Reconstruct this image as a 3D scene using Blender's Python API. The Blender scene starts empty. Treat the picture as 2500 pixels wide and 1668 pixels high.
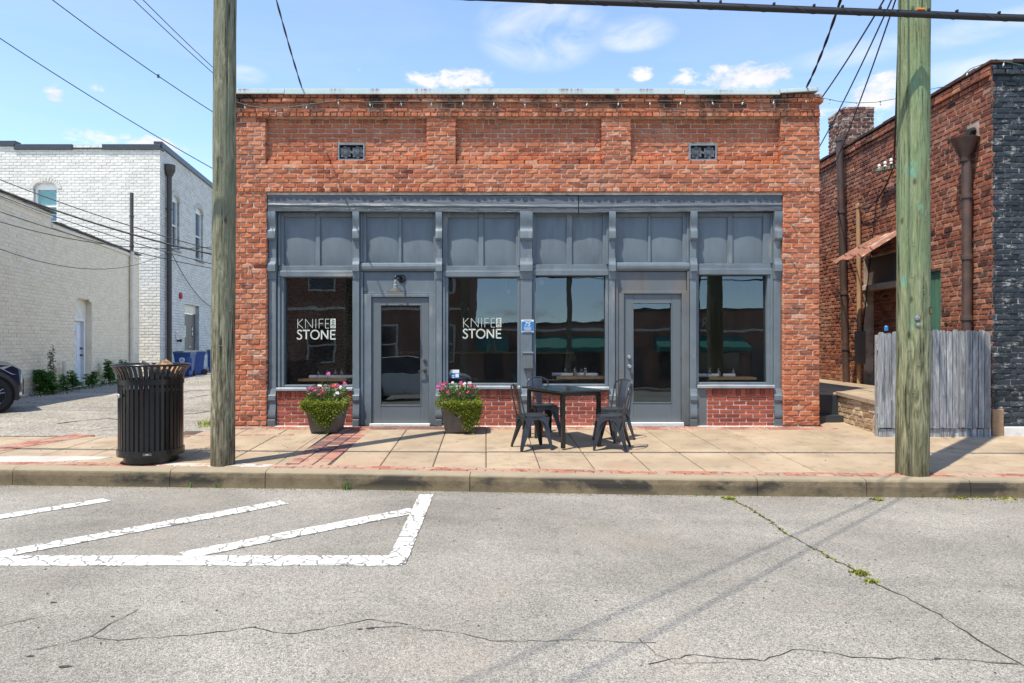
import bpy, math, random
import numpy as np
from mathutils import Vector, Matrix
random.seed(7); RS = np.random.RandomState(11)
PI = math.pi
scene = bpy.context.scene
COL = scene.collection

# ------------------------------------------------------------------ camera, sky, sun, exposure
D0, HC, F = 10.893, 1.346, 1666.7          # camera distance to the shop front, eye height, focal length (of a 2500 px wide frame)
cam = bpy.data.cameras.new("camera"); cam.sensor_width = 36.0; cam.lens = 36.0 * F / 2500
cam.clip_start = 0.05; cam.clip_end = 2000
camo = bpy.data.objects.new("camera", cam); COL.objects.link(camo)
camo.location = (0, -D0, HC); camo.rotation_euler = (math.radians(90), 0, 0)
scene.camera = camo

SUN_K = 0.315                               # horizontal run per metre of drop, in x and in y
sun_dir = Vector((SUN_K * 1.0, SUN_K * 1.0, -1)).normalized()
SUN_EL = math.asin(-sun_dir.z)
sl = bpy.data.lights.new("sun", 'SUN'); sl.energy = 3.4; sl.angle = math.radians(0.5); sl.color = (1.0, 0.93, 0.80)
so = bpy.data.objects.new("sun", sl); COL.objects.link(so); so.location = (-8, -16, 30)
so.rotation_euler = sun_dir.to_track_quat('-Z', 'Y').to_euler()

scene.view_settings.view_transform = 'Standard'
scene.view_settings.look = 'None'
scene.view_settings.gamma = 1.0
scene.view_settings.use_curve_mapping = False
scene.view_settings.exposure = 0.98


class NT:
    """tiny wrapper for writing node trees"""
    def __init__(s, tree): s.t = tree; s.t.nodes.clear()
    def n(s, kind, _o=None, **kw):
        nd = s.t.nodes.new(kind)
        ins = kw.pop('ins', {})
        for k, v in kw.items(): setattr(nd, k, v)
        for k, v in ins.items():
            sock = nd.inputs[k]
            if isinstance(v, bpy.types.NodeSocket): s.t.links.new(v, sock)
            elif isinstance(v, bpy.types.Node): s.t.links.new(v.outputs[0], sock)
            else: sock.default_value = v
        return nd
    def math(s, op, a, b=0.0, c=0.0, clamp=False):
        return s.n('ShaderNodeMath', operation=op, use_clamp=clamp, ins={0: a, 1: b, 2: c}).outputs[0]
    def mix(s, f, a, b, blend='MIX'):
        nd = s.n('ShaderNodeMix', data_type='RGBA', blend_type=blend)
        for i, v in ((0, f), (6, a), (7, b)):
            if isinstance(v, (bpy.types.NodeSocket,)): s.t.links.new(v, nd.inputs[i])
            else: nd.inputs[i].default_value = (v if i == 0 else (tuple(v) + (1,))[:4])
        return nd.outputs[2]
    def maprange(s, v, a, b, c=0.0, d=1.0, smooth=False):
        return s.n('ShaderNodeMapRange', interpolation_type='SMOOTHSTEP' if smooth else 'LINEAR',
                   ins={0: v, 1: a, 2: b, 3: c, 4: d}).outputs[0]
    def ramp(s, f, stops, interp='LINEAR'):
        nd = s.n('ShaderNodeValToRGB', ins={0: f}); cr = nd.color_ramp; cr.interpolation = interp
        while len(cr.elements) < len(stops): cr.elements.new(0.5)
        for e, (p, c) in zip(cr.elements, stops): e.position = p; e.color = (tuple(c) + (1,))[:4]
        return nd.outputs[0]
    def noise(s, vec, scale, detail=4.0, rough=0.55, dist=0.0):
        return s.n('ShaderNodeTexNoise', ins={'Vector': vec, 'Scale': scale, 'Detail': detail, 'Roughness': rough, 'Distortion': dist}).outputs[0]
    def pos(s): return s.n('ShaderNodeNewGeometry').outputs['Position']
    def scl(s, v, sc, loc=(0, 0, 0)): return s.n('ShaderNodeMapping', ins={0: v, 1: loc, 3: sc}).outputs[0]


world = bpy.data.worlds.new("World"); scene.world = world; world.use_nodes = True
w = NT(world.node_tree)
SKY_STRENGTH = 0.15
sky = w.n('ShaderNodeTexSky', sky_type='NISHITA', sun_disc=False, sun_elevation=SUN_EL, sun_rotation=math.radians(225))
sky.air_density = 1.0; sky.dust_density = 0.2; sky.ozone_density = 2.5; sky.altitude = 250
tc = w.n('ShaderNodeTexCoord')
dirv = tc.outputs['Generated']
sx = w.n('ShaderNodeSeparateXYZ', ins={0: dirv})
az = w.math('ARCTAN2', sx.outputs[0], sx.outputs[1])
el = w.math('ARCSINE', sx.outputs[2])
def cloud_angles(qx, qy):
    u = (qx - 1175) / 1566.7; v = (784 - qy) / 1566.7
    return math.atan(u), math.atan(v / math.sqrt(1 + u * u))
CLOUDS = [(1045, 180, 130, 30, 1.0), (1700, 176, 125, 36, 1.15), (1575, 182, 60, 26, .95), (1468, 172, 45, 20, .9), (1245, 70, 170, 90, .62),
          (1455, 78, 110, 40, .55), (2015, 222, 75, 55, 1.05), (1905, 268, 70, 22, .8), (290, 325, 150, 24, 1.0), (128, 205, 26, 26, .85),
          (207, 200, 28, 16, .75), (825, 158, 16, 11, .8), (585, 205, 40, 14, .7), (2190, 165, 170, 26, .5), (560, 172, 60, 22, .45),
          (2290, 60, 160, 30, .45), (1985, 120, 180, 30, .4)]
mask = None; wisp = None
for (qx, qy, a, b, k) in CLOUDS:
    a0, e0 = cloud_angles(qx, qy)
    t1 = w.math('MULTIPLY', w.math('SUBTRACT', az, a0), 1566.7 / a)
    t2 = w.math('MULTIPLY', w.math('SUBTRACT', el, e0), 1566.7 / b)
    r2 = w.math('ADD', w.math('MULTIPLY', t1, t1), w.math('MULTIPLY', t2, t2))
    m = w.math('MULTIPLY', w.math('SUBTRACT', 1.0, r2, clamp=True), k)
    if k > .65: mask = m if mask is None else w.math('MAXIMUM', mask, m)
    else: wisp = m if wisp is None else w.math('MAXIMUM', wisp, m)
# the same fair-weather scatter goes on round the rest of the sky
rest = w.noise(w.scl(dirv, (3.2, 3.2, 9.0)), 1.0, 3.0)
rest = w.math('MULTIPLY', w.maprange(rest, .58, .75, 0, .9), w.maprange(sx.outputs[1], .35, 0.0, 0, 1))
mask = w.math('MAXIMUM', mask, rest)
cn = w.math('ADD', w.math('MULTIPLY', w.noise(w.scl(dirv, (16, 16, 30)), 1.0, 3.0, .5, .4), .55), w.math('MULTIPLY', w.noise(w.scl(dirv, (48, 48, 90)), 1.0, 7.0, .68, .5), .45))
fld = w.math('ADD', w.math('MULTIPLY', mask, .9), w.math('MULTIPLY', w.math('SUBTRACT', cn, .5), 4.2))
fld = w.math('MULTIPLY', w.maprange(fld, .30, 1.0, 0, 1, smooth=True), w.maprange(mask, 0.0, .45, 0, 1, smooth=True))
veil = w.math('MULTIPLY', w.noise(w.scl(dirv, (2.2, 2.2, 12)), 1.0, 5.0, .6, .6), .55)
veil = w.maprange(veil, .24, .46, .04, .24)
CL = 1 / SKY_STRENGTH
shade = w.noise(w.scl(dirv, (14, 14, 30)), 1.0, 4.0)
ccol = w.mix(w.maprange(shade, .35, .65), (.45 * CL, .455 * CL, .49 * CL), (.56 * CL, .545 * CL, .55 * CL))
c1 = w.mix(veil, sky.outputs[0], (.47 * CL, .50 * CL, .55 * CL))
wf = w.math('MULTIPLY', w.maprange(wisp, 0, .5, 0, 1, smooth=True), w.maprange(w.noise(w.scl(dirv, (9, 9, 20)), 1.0, 5.0, .55, .8), .36, .66, 0, .75))
c1 = w.mix(wf, c1, (.53 * CL, .54 * CL, .58 * CL))
c2 = w.mix(fld, c1, ccol)
bg = w.n('ShaderNodeBackground', ins={0: c2, 1: SKY_STRENGTH})
w.n('ShaderNodeOutputWorld', ins={0: bg.outputs[0]})

# ------------------------------------------------------------------ reading the place: positions on planes and on the ground
SLOPE = 0.0306                              # fall of the sidewalk towards the kerb
ROADZ = -0.29
def FX(qx): return (qx - 1175) / 143.8       # shop front elevation
def FZ(qy): return (977.6 - qy) / 143.8
def SXZ(px, py): return (px - 1250) / 153.0, (1040 - py) / 153.0
def W(qx, qy, d): return Vector(((qx - 1175) * d / 1566.7, d - D0, HC + (784 - qy) * d / 1566.7))
def Gs(px, py):
    d = (HC + SLOPE * D0) / ((py - 834) / F + SLOPE)
    return Vector(((px - 1250) / F * d, d - D0, SLOPE * (d - D0)))
def Gr(px, py):
    d = (HC - ROADZ) * F / (py - 834)
    return Vector(((px - 1250) / F * d, d - D0, ROADZ))
def walk_z(y): return SLOPE * min(y, 0.0)
def project(p):
    d = p[1] + D0
    if d < .2: return None
    return 512 + p[0] / d * 682.7, 341.5 - (p[2] - HC) / d * 682.7, d

# ------------------------------------------------------------------ object helpers
def tag(o, label=None, cat=None, group=None, kind=None):
    if label: o['label'] = label
    if cat: o['category'] = cat
    if group: o['group'] = group
    if kind: o['kind'] = kind
    return o
def thing(name, label, cat, loc=(0, 0, 0), rz=0.0, group=None):
    o = bpy.data.objects.new(name, None); COL.objects.link(o)
    o.empty_display_size = .1; o.location = loc; o.rotation_euler = (0, 0, rz)
    return tag(o, label, cat, group)
def origin_of(p):
    v = Vector((0, 0, 0))
    while p is not None: v = v + Vector(p.location); p = p.parent
    return v
def copy_tree(o, parent=None):
    c = o.copy(); COL.objects.link(c)
    if parent is not None: c.parent = parent
    for ch in list(o.children): copy_tree(ch, c)
    return c

class MB:
    def __init__(s): s.v = []; s.f = []; s.mi = []; s.m = 0
    def add(s, vs, fs):
        k = len(s.v); s.v += [tuple(p) for p in vs]
        for f in fs: s.f.append([i + k for i in f]); s.mi.append(s.m)
        return s
    def quad(s, a, b, c, d): return s.add([a, b, c, d], [(0, 1, 2, 3)])
    def poly(s, pts): return s.add(pts, [tuple(range(len(pts)))])
    def box(s, x0, x1, y0, y1, z0, z1):
        vs = [(x, y, z) for z in (z0, z1) for y in (y0, y1) for x in (x0, x1)]
        return s.add(vs, [(0, 2, 3, 1), (4, 5, 7, 6), (0, 1, 5, 4), (2, 6, 7, 3), (0, 4, 6, 2), (1, 3, 7, 5)])
    def obox(s, c, X, Y, Z, sx, sy, sz, ch=0.0):
        c = Vector(c); X, Y, Z = Vector(X), Vector(Y), Vector(Z)
        hx, hy, hz = sx / 2, sy / 2, sz / 2
        if ch <= 0:
            vs = [c + X * x + Y * y + Z * z for z in (-hz, hz) for y in (-hy, hy) for x in (-hx, hx)]
            return s.add(vs, [(0, 2, 3, 1), (4, 5, 7, 6), (0, 1, 5, 4), (2, 6, 7, 3), (0, 4, 6, 2), (1, 3, 7, 5)])
        vs = []; idx = {}
        for a in (-1, 1):
            for b in (-1, 1):
                for e in (-1, 1):
                    for k in range(3):
                        q = [a * hx, b * hy, e * hz]; sg = (a, b, e)
                        for j in range(3):
                            if j != k: q[j] -= sg[j] * ch
                        idx[a, b, e, k] = len(vs); vs.append(c + X * q[0] + Y * q[1] + Z * q[2])
        fs = []
        for k in range(3):
            i, j = (k + 1) % 3, (k + 2) % 3
            for sg in (-1, 1):
                lp = []
                for (p, q) in ((-1, -1), (1, -1), (1, 1), (-1, 1)):
                    t = [0, 0, 0]; t[k] = sg; t[i] = p; t[j] = q; lp.append(idx[t[0], t[1], t[2], k])
                fs.append(lp if sg > 0 else lp[::-1])
            for p in (-1, 1):
                for q in (-1, 1):
                    a_ = [0, 0, 0]; b_ = [0, 0, 0]; a_[k] = -1; b_[k] = 1
                    a_[i] = b_[i] = p; a_[j] = b_[j] = q
                    lp = [idx[(*a_, i)], idx[(*b_, i)], idx[(*b_, j)], idx[(*a_, j)]]
                    fs.append(lp if p * q < 0 else lp[::-1])
        for a in (-1, 1):
            for b in (-1, 1):
                for e in (-1, 1):
                    lp = [idx[a, b, e, 0], idx[a, b, e, 1], idx[a, b, e, 2]]
                    fs.append(lp if a * b * e > 0 else lp[::-1])
        return s.add(vs, fs)
    def cbox(s, x0, x1, y0, y1, z0, z1, ch=.006):
        return s.obox(((x0 + x1) / 2, (y0 + y1) / 2, (z0 + z1) / 2), (1, 0, 0), (0, 1, 0), (0, 0, 1), x1 - x0, y1 - y0, z1 - z0, ch)
    def tube(s, pts, r, n=8, cap=True):
        pts = [Vector(p) for p in pts]; rs = r if isinstance(r, (list, tuple)) else [r] * len(pts)
        k0 = len(s.v); up = None
        for i, p in enumerate(pts):
            t = (pts[min(i + 1, len(pts) - 1)] - pts[max(i - 1, 0)])
            t = t.normalized() if t.length > 1e-9 else Vector((0, 0, 1))
            if up is None: up = t.orthogonal().normalized()
            else:
                up = up - t * up.dot(t); up = up.normalized() if up.length > 1e-6 else t.orthogonal().normalized()
            b = t.cross(up)
            for j in range(n):
                a = 2 * PI * j / n
                s.v.append(tuple(p + (up * math.cos(a) + b * math.sin(a)) * rs[i]))
        for i in range(len(pts) - 1):
            for j in range(n):
                j2 = (j + 1) % n
                s.f.append([k0 + i * n + j, k0 + i * n + j2, k0 + (i + 1) * n + j2, k0 + (i + 1) * n + j]); s.mi.append(s.m)
        if cap:
            s.f.append([k0 + j for j in range(n)][::-1]); s.mi.append(s.m)
            e = k0 + (len(pts) - 1) * n
            s.f.append([e + j for j in range(n)]); s.mi.append(s.m)
        return s
    def lathe(s, prof, c=(0, 0, 0), n=16, axis=None, closed=False):
        c = Vector(c); A = Vector(axis or (0, 0, 1)).normalized(); X = A.orthogonal().normalized() if axis else Vector((1, 0, 0)); Y = A.cross(X)
        k0 = len(s.v)
        for (r, z) in prof:
            for j in range(n):
                a = 2 * PI * j / n
                s.v.append(tuple(c + A * z + (X * math.cos(a) + Y * math.sin(a)) * r))
        m = len(prof)
        for i in range(m if closed else m - 1):
            i2 = (i + 1) % m
            for j in range(n):
                j2 = (j + 1) % n
                s.f.append([k0 + i * n + j, k0 + i * n + j2, k0 + i2 * n + j2, k0 + i2 * n + j]); s.mi.append(s.m)
        return s
    def prism(s, poly, d0, d1, fn):
        """poly: 2-D outline (counter-clockwise), extruded from d0 to d1; fn(a, b, d) -> point"""
        n = len(poly)
        vs = [fn(a, b, d0) for a, b in poly] + [fn(a, b, d1) for a, b in poly]
        fs = [tuple(range(n)), tuple(range(2 * n - 1, n - 1, -1))] + [((i + 1) % n, i, n + i, n + (i + 1) % n) for i in range(n)]
        return s.add(vs, fs)
    def ribbon(s, pts, wd, z_add=0.0, closed=False):
        """flat ribbon on the ground through pts, widths wd"""
        pts = [Vector(p) for p in pts]; ws = wd if isinstance(wd, (list, tuple)) else [wd] * len(pts)
        L = []
        for i, p in enumerate(pts):
            t = pts[min(i + 1, len(pts) - 1)] - pts[max(i - 1, 0)]; t.z = 0; t.normalize()
            nn = Vector((-t.y, t.x, 0)); up = Vector((0, 0, z_add))
            L.append((p + nn * ws[i] / 2 + up, p - nn * ws[i] / 2 + up))
        k = len(s.v)
        for a, b in L: s.v += [tuple(a), tuple(b)]
        for i in range(len(L) - 1):
            s.f.append([k + 2 * i + 1, k + 2 * i + 3, k + 2 * i + 2, k + 2 * i]); s.mi.append(s.m)
        return s
    def build(s, name, mat, parent=None, local=False, smooth=False, tints=None, kind=None, label=None, recalc=False, autosmooth=None):
        off = Vector((0, 0, 0)) if (local or parent is None) else origin_of(parent)
        me = bpy.data.meshes.new(name)
        me.from_pydata([(p[0] - off.x, p[1] - off.y, p[2] - off.z) for p in s.v], [], s.f)
        mats = mat if isinstance(mat, (list, tuple)) else [mat]
        for mm in mats: me.materials.append(mm)
        if len(mats) > 1: me.polygons.foreach_set('material_index', s.mi)
        if tints is not None:
            at = me.attributes.new('tint', 'FLOAT', 'FACE'); at.data.foreach_set('value', np.asarray(tints, dtype=np.float32))
        if recalc:
            import bmesh
            bm = bmesh.new(); bm.from_mesh(me); bmesh.ops.recalc_face_normals(bm, faces=bm.faces); bm.to_mesh(me); bm.free()
        if smooth: me.polygons.foreach_set('use_smooth', [True] * len(me.polygons))
        if autosmooth is not None:
            me.polygons.foreach_set('use_smooth', [True] * len(me.polygons)); me.set_sharp_from_angle(angle=math.radians(autosmooth))
        me.validate(); me.update()
        o = bpy.data.objects.new(name, me); COL.objects.link(o)
        if parent is not None: o.parent = parent
        if kind: o['kind'] = kind
        if label: o['label'] = label
        return o

def brick_variant(depth, rough, rng, simple=False):
    """front face roughened grid on the local plane y = 0 (y runs into the wall), unit in x and z"""
    if simple:
        c = .06; k = .16
        r = lambda: rng.uniform(-rough, rough)
        vs = [(-.5, depth, -.5), (.5, depth, -.5), (.5, depth, .5), (-.5, depth, .5),
              (-.5, .006, -.5), (.5, .006, -.5), (.5, .006, .5), (-.5, .006, .5),
              (-.5 + c, r(), -.5 + k), (.5 - c, r(), -.5 + k), (.5 - c, r(), .5 - k), (-.5 + c, r(), .5 - k)]
        fs = []
        for a in (0, 4):
            for i in range(4): j = (i + 1) % 4; fs.append((a + i, a + j, a + 4 + j, a + 4 + i))
        fs.append((8, 9, 10, 11))
        return vs, fs
    us = [-.5, -.42, rng.uniform(-.12, .12), .42, .5]; ws = [-.5, -.36, .36, .5]
    vs = []
    for j, wv in enumerate(ws):
        for i, u in enumerate(us):
            edge = i in (0, 4) or j in (0, 3); corner = i in (0, 4) and j in (0, 3)
            y = rng.uniform(-rough, rough * .8) + (rough * 1.3 + .003 if edge else 0) + (rough * .8 if corner else 0)
            du = rng.uniform(-.02, .02); dw = rng.uniform(-.07, .07) if rough > .003 else 0
            if corner: du = -math.copysign(.012, u); dw = -math.copysign(.04, wv)
            vs.append((max(-.52, min(.52, u + du)), y, max(-.53, min(.53, wv + dw))))
    k = len(vs)
    vs += [(-.5, depth, -.5), (.5, depth, -.5), (.5, depth, .5), (-.5, depth, .5)]
    fs = [(j * 5 + i, j * 5 + i + 1, j * 5 + i + 6, j * 5 + i + 5) for j in range(3) for i in range(4)]
    fs.append((k, k + 1, 4, 3, 2, 1, 0)); fs.append((k + 2, k + 3, 15, 16, 17, 18, 19))
    fs.append((k + 3, k, 0, 5, 10, 15)); fs.append((k + 1, k + 2, 19, 14, 9, 4))
    return vs, fs

class Pieces:
    """bricks, pavers and the like: the largest in view become parts, the rest one joined part"""
    def __init__(s, name, mat, depth=.03, rough=.004, nvar=10, simple=False, seed=1):
        rng = random.Random(seed); s.name = name; s.mat = mat; s.items = []
        s.vars = [brick_variant(depth, rough, rng, simple) for _ in range(nvar)]; s.rng = rng; s.meshes = [None] * nvar
    def add(s, c, U, I, V, L, H, tint=None):
        s.items.append((Vector(c), Vector(U), Vector(I), Vector(V), L, H, s.rng.random() if tint is None else tint, s.rng.randrange(len(s.vars))))
    def build(s, parent, limit=300, rest_name=None):
        sc = []
        for it in s.items:
            pr = project(it[0])
            a = 0
            if pr and -4 < pr[0] < 1028 and -4 < pr[1] < 687:
                d = (it[0] - Vector((0, -D0, HC))).normalized()
                a = it[4] * it[5] * abs(d.dot(it[2])) / pr[2] ** 2
            sc.append(a)
        order = sorted(range(len(s.items)), key=lambda i: -sc[i])
        parts = [i for i in order[:limit] if sc[i] > 0]; pset = set(parts)
        off = origin_of(parent)
        for i in parts:
            c, U, I, V, L, H, tint, vi = s.items[i]
            if s.meshes[vi] is None:
                me = bpy.data.meshes.new(s.name); me.from_pydata(s.vars[vi][0], [], s.vars[vi][1]); me.materials.append(s.mat); me.update(); s.meshes[vi] = me
            o = bpy.data.objects.new(s.name, s.meshes[vi]); COL.objects.link(o); o.parent = parent
            m = Matrix(((U.x * L, I.x, V.x * H, c.x - off.x), (U.y * L, I.y, V.y * H, c.y - off.y), (U.z * L, I.z, V.z * H, c.z - off.z), (0, 0, 0, 1)))
            o.matrix_local = m; o['tint'] = float(tint)
        rest = [i for i in range(len(s.items)) if i not in pset]
        if rest:
            V_ = []; F_ = []; T_ = []; k = 0
            for i in rest:
                c, U, I, V, L, H, tint, vi = s.items[i]; vs, fs = s.vars[vi]
                for (x, y, z) in vs:
                    q = c + U * (x * L) + I * y + V * (z * H); V_.append((q.x - off.x, q.y - off.y, q.z - off.z))
                for f in fs: F_.append([k + j for j in f]); T_.append(tint)
                k += len(vs)
            me = bpy.data.meshes.new(rest_name or s.name); me.from_pydata(V_, [], F_); me.materials.append(s.mat)
            at = me.attributes.new('tint', 'FLOAT', 'FACE'); at.data.foreach_set('value', np.asarray(T_, dtype=np.float32)); me.update()
            o = bpy.data.objects.new(rest_name or s.name, me); COL.objects.link(o); o.parent = parent; o['kind'] = 'stuff'

def lay_row(P, O, U, u0, u1, v0, ch, bl, proud=0.0, joint=.011, openings=(), phase=None, rng=random, tint=None, edge=0.0, sag=0.0):
    """one course of bricks on the vertical plane through O along U; v0 = bottom of the course"""
    U = Vector(U).normalized(); Z = Vector((0, 0, 1)); I = Z.cross(U)
    segs = [(u0, u1)]
    for op in openings:
        iv = op(v0 + ch / 2)
        if iv is None: continue
        a, b = iv; ns = []
        for (p, q) in segs:
            if b <= p or a >= q: ns.append((p, q)); continue
            if a > p: ns.append((p, a))
            if b < q: ns.append((b, q))
        segs = ns
    ph = rng.random() if phase is None else phase
    for (p, q) in segs:
        k = math.floor(p / bl - ph) ; x = (k + ph) * bl
        cuts = [p]
        while x < q:
            if x - p > .045 and q - x > .045: cuts.append(x + rng.uniform(-.006, .006))
            x += bl
        cuts.append(q)
        for a, b in zip(cuts[:-1], cuts[1:]):
            ea = edge if a == u0 else 0; eb = edge if b == u1 else 0
            L = (b + eb) - (a - ea) - joint
            if L < .02: continue
            c = Vector(O) + U * ((a - ea + b + eb) / 2) + Z * (v0 + ch / 2) - I * (proud + rng.uniform(-.004, .004))
            P.add(c, U, I, Z, L, ch - joint * rng.uniform(.85, 1.15), tint(c) if tint else None)
# ------------------------------------------------------------------ materials
MATS = {}
def newmat(name):
    m = bpy.data.materials.new(name); m.use_nodes = True
    MATS[name] = m
    return m, NT(m.node_tree)
def finish(t, color, rough, bump=None, bstr=.4, bdist=.01, metal=0.0, spec=.5, **kw):
    ins = {'Base Color': color if isinstance(color, bpy.types.NodeSocket) else (tuple(color) + (1,))[:4], 'Roughness': rough, 'Metallic': metal, 'Specular IOR Level': spec}
    if bump is not None: ins['Normal'] = t.n('ShaderNodeBump', ins={'Height': bump, 'Strength': bstr, 'Distance': bdist}).outputs[0]
    ins.update(kw)
    p = t.n('ShaderNodeBsdfPrincipled', ins=ins)
    t.n('ShaderNodeOutputMaterial', ins={0: p.outputs[0]})
    return p
def simple(name, color, rough=.6, var=.15, scale=6.0, stretch=(1, 1, 1), bump=.15, bscale=40.0, metal=0.0, spec=.5, bdist=.006, dirt=None):
    m, t = newmat(name); P = t.pos(); Ps = t.scl(P, stretch)
    nz = t.noise(Ps, scale, 5); f = t.maprange(nz, .3, .7, 1 - var, 1 + var)
    c = t.mix(1.0, color, t.n('ShaderNodeCombineColor', ins={0: f, 1: f, 2: f}).outputs[0], 'MULTIPLY')
    if dirt:
        dn = t.noise(Ps, dirt[1], 6, .65); c = t.mix(t.maprange(dn, dirt[2], dirt[2] + .12, 0, dirt[3]), c, dirt[0])
    finish(t, c, rough, t.noise(Ps, bscale, 4) if bump else None, bump, bdist, metal, spec)
    return m
def tint_of(t):
    a = t.n('ShaderNodeAttribute', attribute_type='GEOMETRY', attribute_name='tint').outputs['Fac']
    b = t.n('ShaderNodeAttribute', attribute_type='OBJECT', attribute_name='tint').outputs['Fac']
    return t.math('ADD', a, b)
def brickmat(name, stops, speck=None, speck_amt=.0, rough=.9, bstr=.6, nscale=55.0, stain=None, var=(.78, 1.2), spec=.25, wear=None, dusty=0):
    m, t = newmat(name); P = t.pos(); T = tint_of(t)
    wob = t.math('MULTIPLY', t.math('SUBTRACT', t.noise(P, 9.0, 2), .5), .25)
    c = t.ramp(t.math('ADD', T, wob, clamp=True), stops)
    n1 = t.noise(P, nscale, 6, .65); f = t.maprange(n1, .3, .7, *var)
    c = t.mix(1.0, c, t.n('ShaderNodeCombineColor', ins={0: f, 1: f, 2: f}).outputs[0], 'MULTIPLY')
    if dusty:
        pit = t.maprange(t.noise(P, 75, 4, .7), .57, .68, 0, .6); c = t.mix(pit, c, [x_ * .3 for x_ in stops[2][1]])
        dn_ = t.math('MULTIPLY', t.maprange(t.noise(t.scl(P, (1, 1, 1.6)), .9, 6, .65), .46, .66), t.maprange(t.noise(P, 16, 5, .7), .35, .6, .3, 1)); c = t.mix(t.math('MULTIPLY', dn_, dusty), c, (.60, .42, .30))
        st_ = t.math('MULTIPLY', t.maprange(t.noise(t.scl(P, (3.2, 3.2, .22)), 1.0, 5, .6), .56, .70), t.maprange(t.noise(P, 1.1, 3), .42, .6)); c = t.mix(t.math('MULTIPLY', st_, .55), c, [x_ * .35 for x_ in stops[2][1]])
    if speck:
        sp = t.noise(P, 23.0, 6, .7); blob = t.noise(P, 1.7, 3)
        k = t.math('MULTIPLY', t.maprange(sp, .60, .70), t.maprange(blob, .42, .62, .15, 1))
        c = t.mix(t.math('MULTIPLY', k, speck_amt), c, speck)
    if wear:
        wn = t.noise(t.scl(P, (1, 1, 2.2)), wear[1], 7, .7); c = t.mix(t.maprange(wn, wear[2], wear[2] + .08, 0, wear[3]), c, wear[0])
    if stain:
        z0, z1, amt, sc = stain; z = t.n('ShaderNodeSeparateXYZ', ins={0: P}).outputs[2]
        sn = t.noise(t.scl(P, (1, 1, .7)), sc, 5, .65)
        k = t.math('MULTIPLY', t.maprange(z, z0, z1), t.maprange(sn, .46, .60))
        c = t.mix(t.math('MULTIPLY', k, amt), c, (.035, .028, .025))
    b = t.math('ADD', n1, t.math('MULTIPLY', t.noise(P, nscale * 3, 4), .5))
    finish(t, c, rough, b, bstr, .012, spec=spec)
    return m

M_BRICK = brickmat('old red brick', [(0, (.19, .055, .032)), (.07, (.33, .098, .05)), (.22, (.45, .142, .068)), (.7, (.52, .172, .08)), (.92, (.55, .218, .11)), (1, (.56, .31, .21))],
                   speck=(.55, .46, .38), speck_amt=.6, stain=(4.75, 5.15, .92, 1.7), dusty=.30)
M_BULK = brickmat('red wire cut brick', [(0, (.20, .05, .032)), (.5, (.32, .082, .05)), (1, (.40, .115, .07))], speck=(.5, .42, .36), speck_amt=.2, bstr=.3)
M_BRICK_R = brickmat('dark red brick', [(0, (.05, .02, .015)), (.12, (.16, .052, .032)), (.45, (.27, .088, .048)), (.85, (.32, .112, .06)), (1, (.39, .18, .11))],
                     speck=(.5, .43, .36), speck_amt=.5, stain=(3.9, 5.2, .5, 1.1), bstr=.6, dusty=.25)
M_BLACKBRICK = brickmat('black painted brick', [(0, (.012, .017, .022)), (.6, (.022, .03, .038)), (1, (.04, .052, .06))], rough=.6, bstr=.5, var=(.7, 1.4), wear=((.40, .40, .37), 5.0, .57, .8), spec=.4)
M_WHITEBRICK = brickmat('white painted brick', [(0, (.56, .555, .51)), (.5, (.635, .625, .58)), (1, (.69, .68, .63))], rough=.65, bstr=.3, var=(.9, 1.06), wear=((.25, .25, .24), 7.0, .69, .6), spec=.35, nscale=30)
M_CREAMBRICK = brickmat('cream painted brick', [(0, (.82, .69, .50)), (.5, (.87, .745, .555)), (1, (.89, .78, .60))], rough=.65, bstr=.3, var=(.92, 1.05), wear=((.36, .32, .27), 6.0, .71, .5), spec=.35, nscale=30)
M_CHIMNEY = brickmat('weathered chimney brick', [(0, (.05, .03, .025)), (.5, (.19, .075, .05)), (1, (.38, .30, .25))], speck=(.6, .55, .5), speck_amt=.9, bstr=.9)
M_PAVER = brickmat('red brick paver', [(0, (.20, .10, .08)), (.3, (.30, .125, .09)), (.75, (.36, .15, .105)), (1, (.39, .21, .155))], rough=.9, bstr=.3, var=(.85, 1.12), wear=((.40, .31, .23), 2.2, .47, .6))
M_PAVER_D = brickmat('brown brick paver', [(0, (.12, .075, .07)), (.6, (.19, .105, .09)), (1, (.28, .13, .10))], rough=.9, bstr=.3, var=(.85, 1.12), wear=((.42, .33, .26), 2.2, .60, .35))
M_STONE = brickmat('buff rubble stone', [(0, (.30, .2, .12)), (.5, (.45, .33, .2)), (1, (.55, .42, .28))], rough=.9, bstr=.8, nscale=20)
M_MORTAR = simple('lime mortar', (.50, .40, .32), .95, .3, 9, bump=.6, bscale=60, dirt=((.12, .09, .075), 6, .56, .7))
M_MORTAR_P = simple('pale mortar', (.58, .50, .45), .95, .15, 9, bump=.4, bscale=60)
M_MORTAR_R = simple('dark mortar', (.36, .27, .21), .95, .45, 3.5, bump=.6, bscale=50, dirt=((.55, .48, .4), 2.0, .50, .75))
M_MORTAR_B = simple('black painted mortar', (.035, .042, .048), .8, .4, 6, bump=.4, dirt=((.5, .48, .44), 4.5, .50, .9))
M_MORTAR_W = simple('painted joint', (.44, .44, .42), .8, .2, 3, bump=.3, dirt=((.12, .12, .12), 1.1, .50, .75))
M_MORTAR_C = simple('cream painted joint', (.80, .71, .56), .8, .12, 2, bump=.3, dirt=((.25, .22, .19), 1.2, .60, .6))

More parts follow.
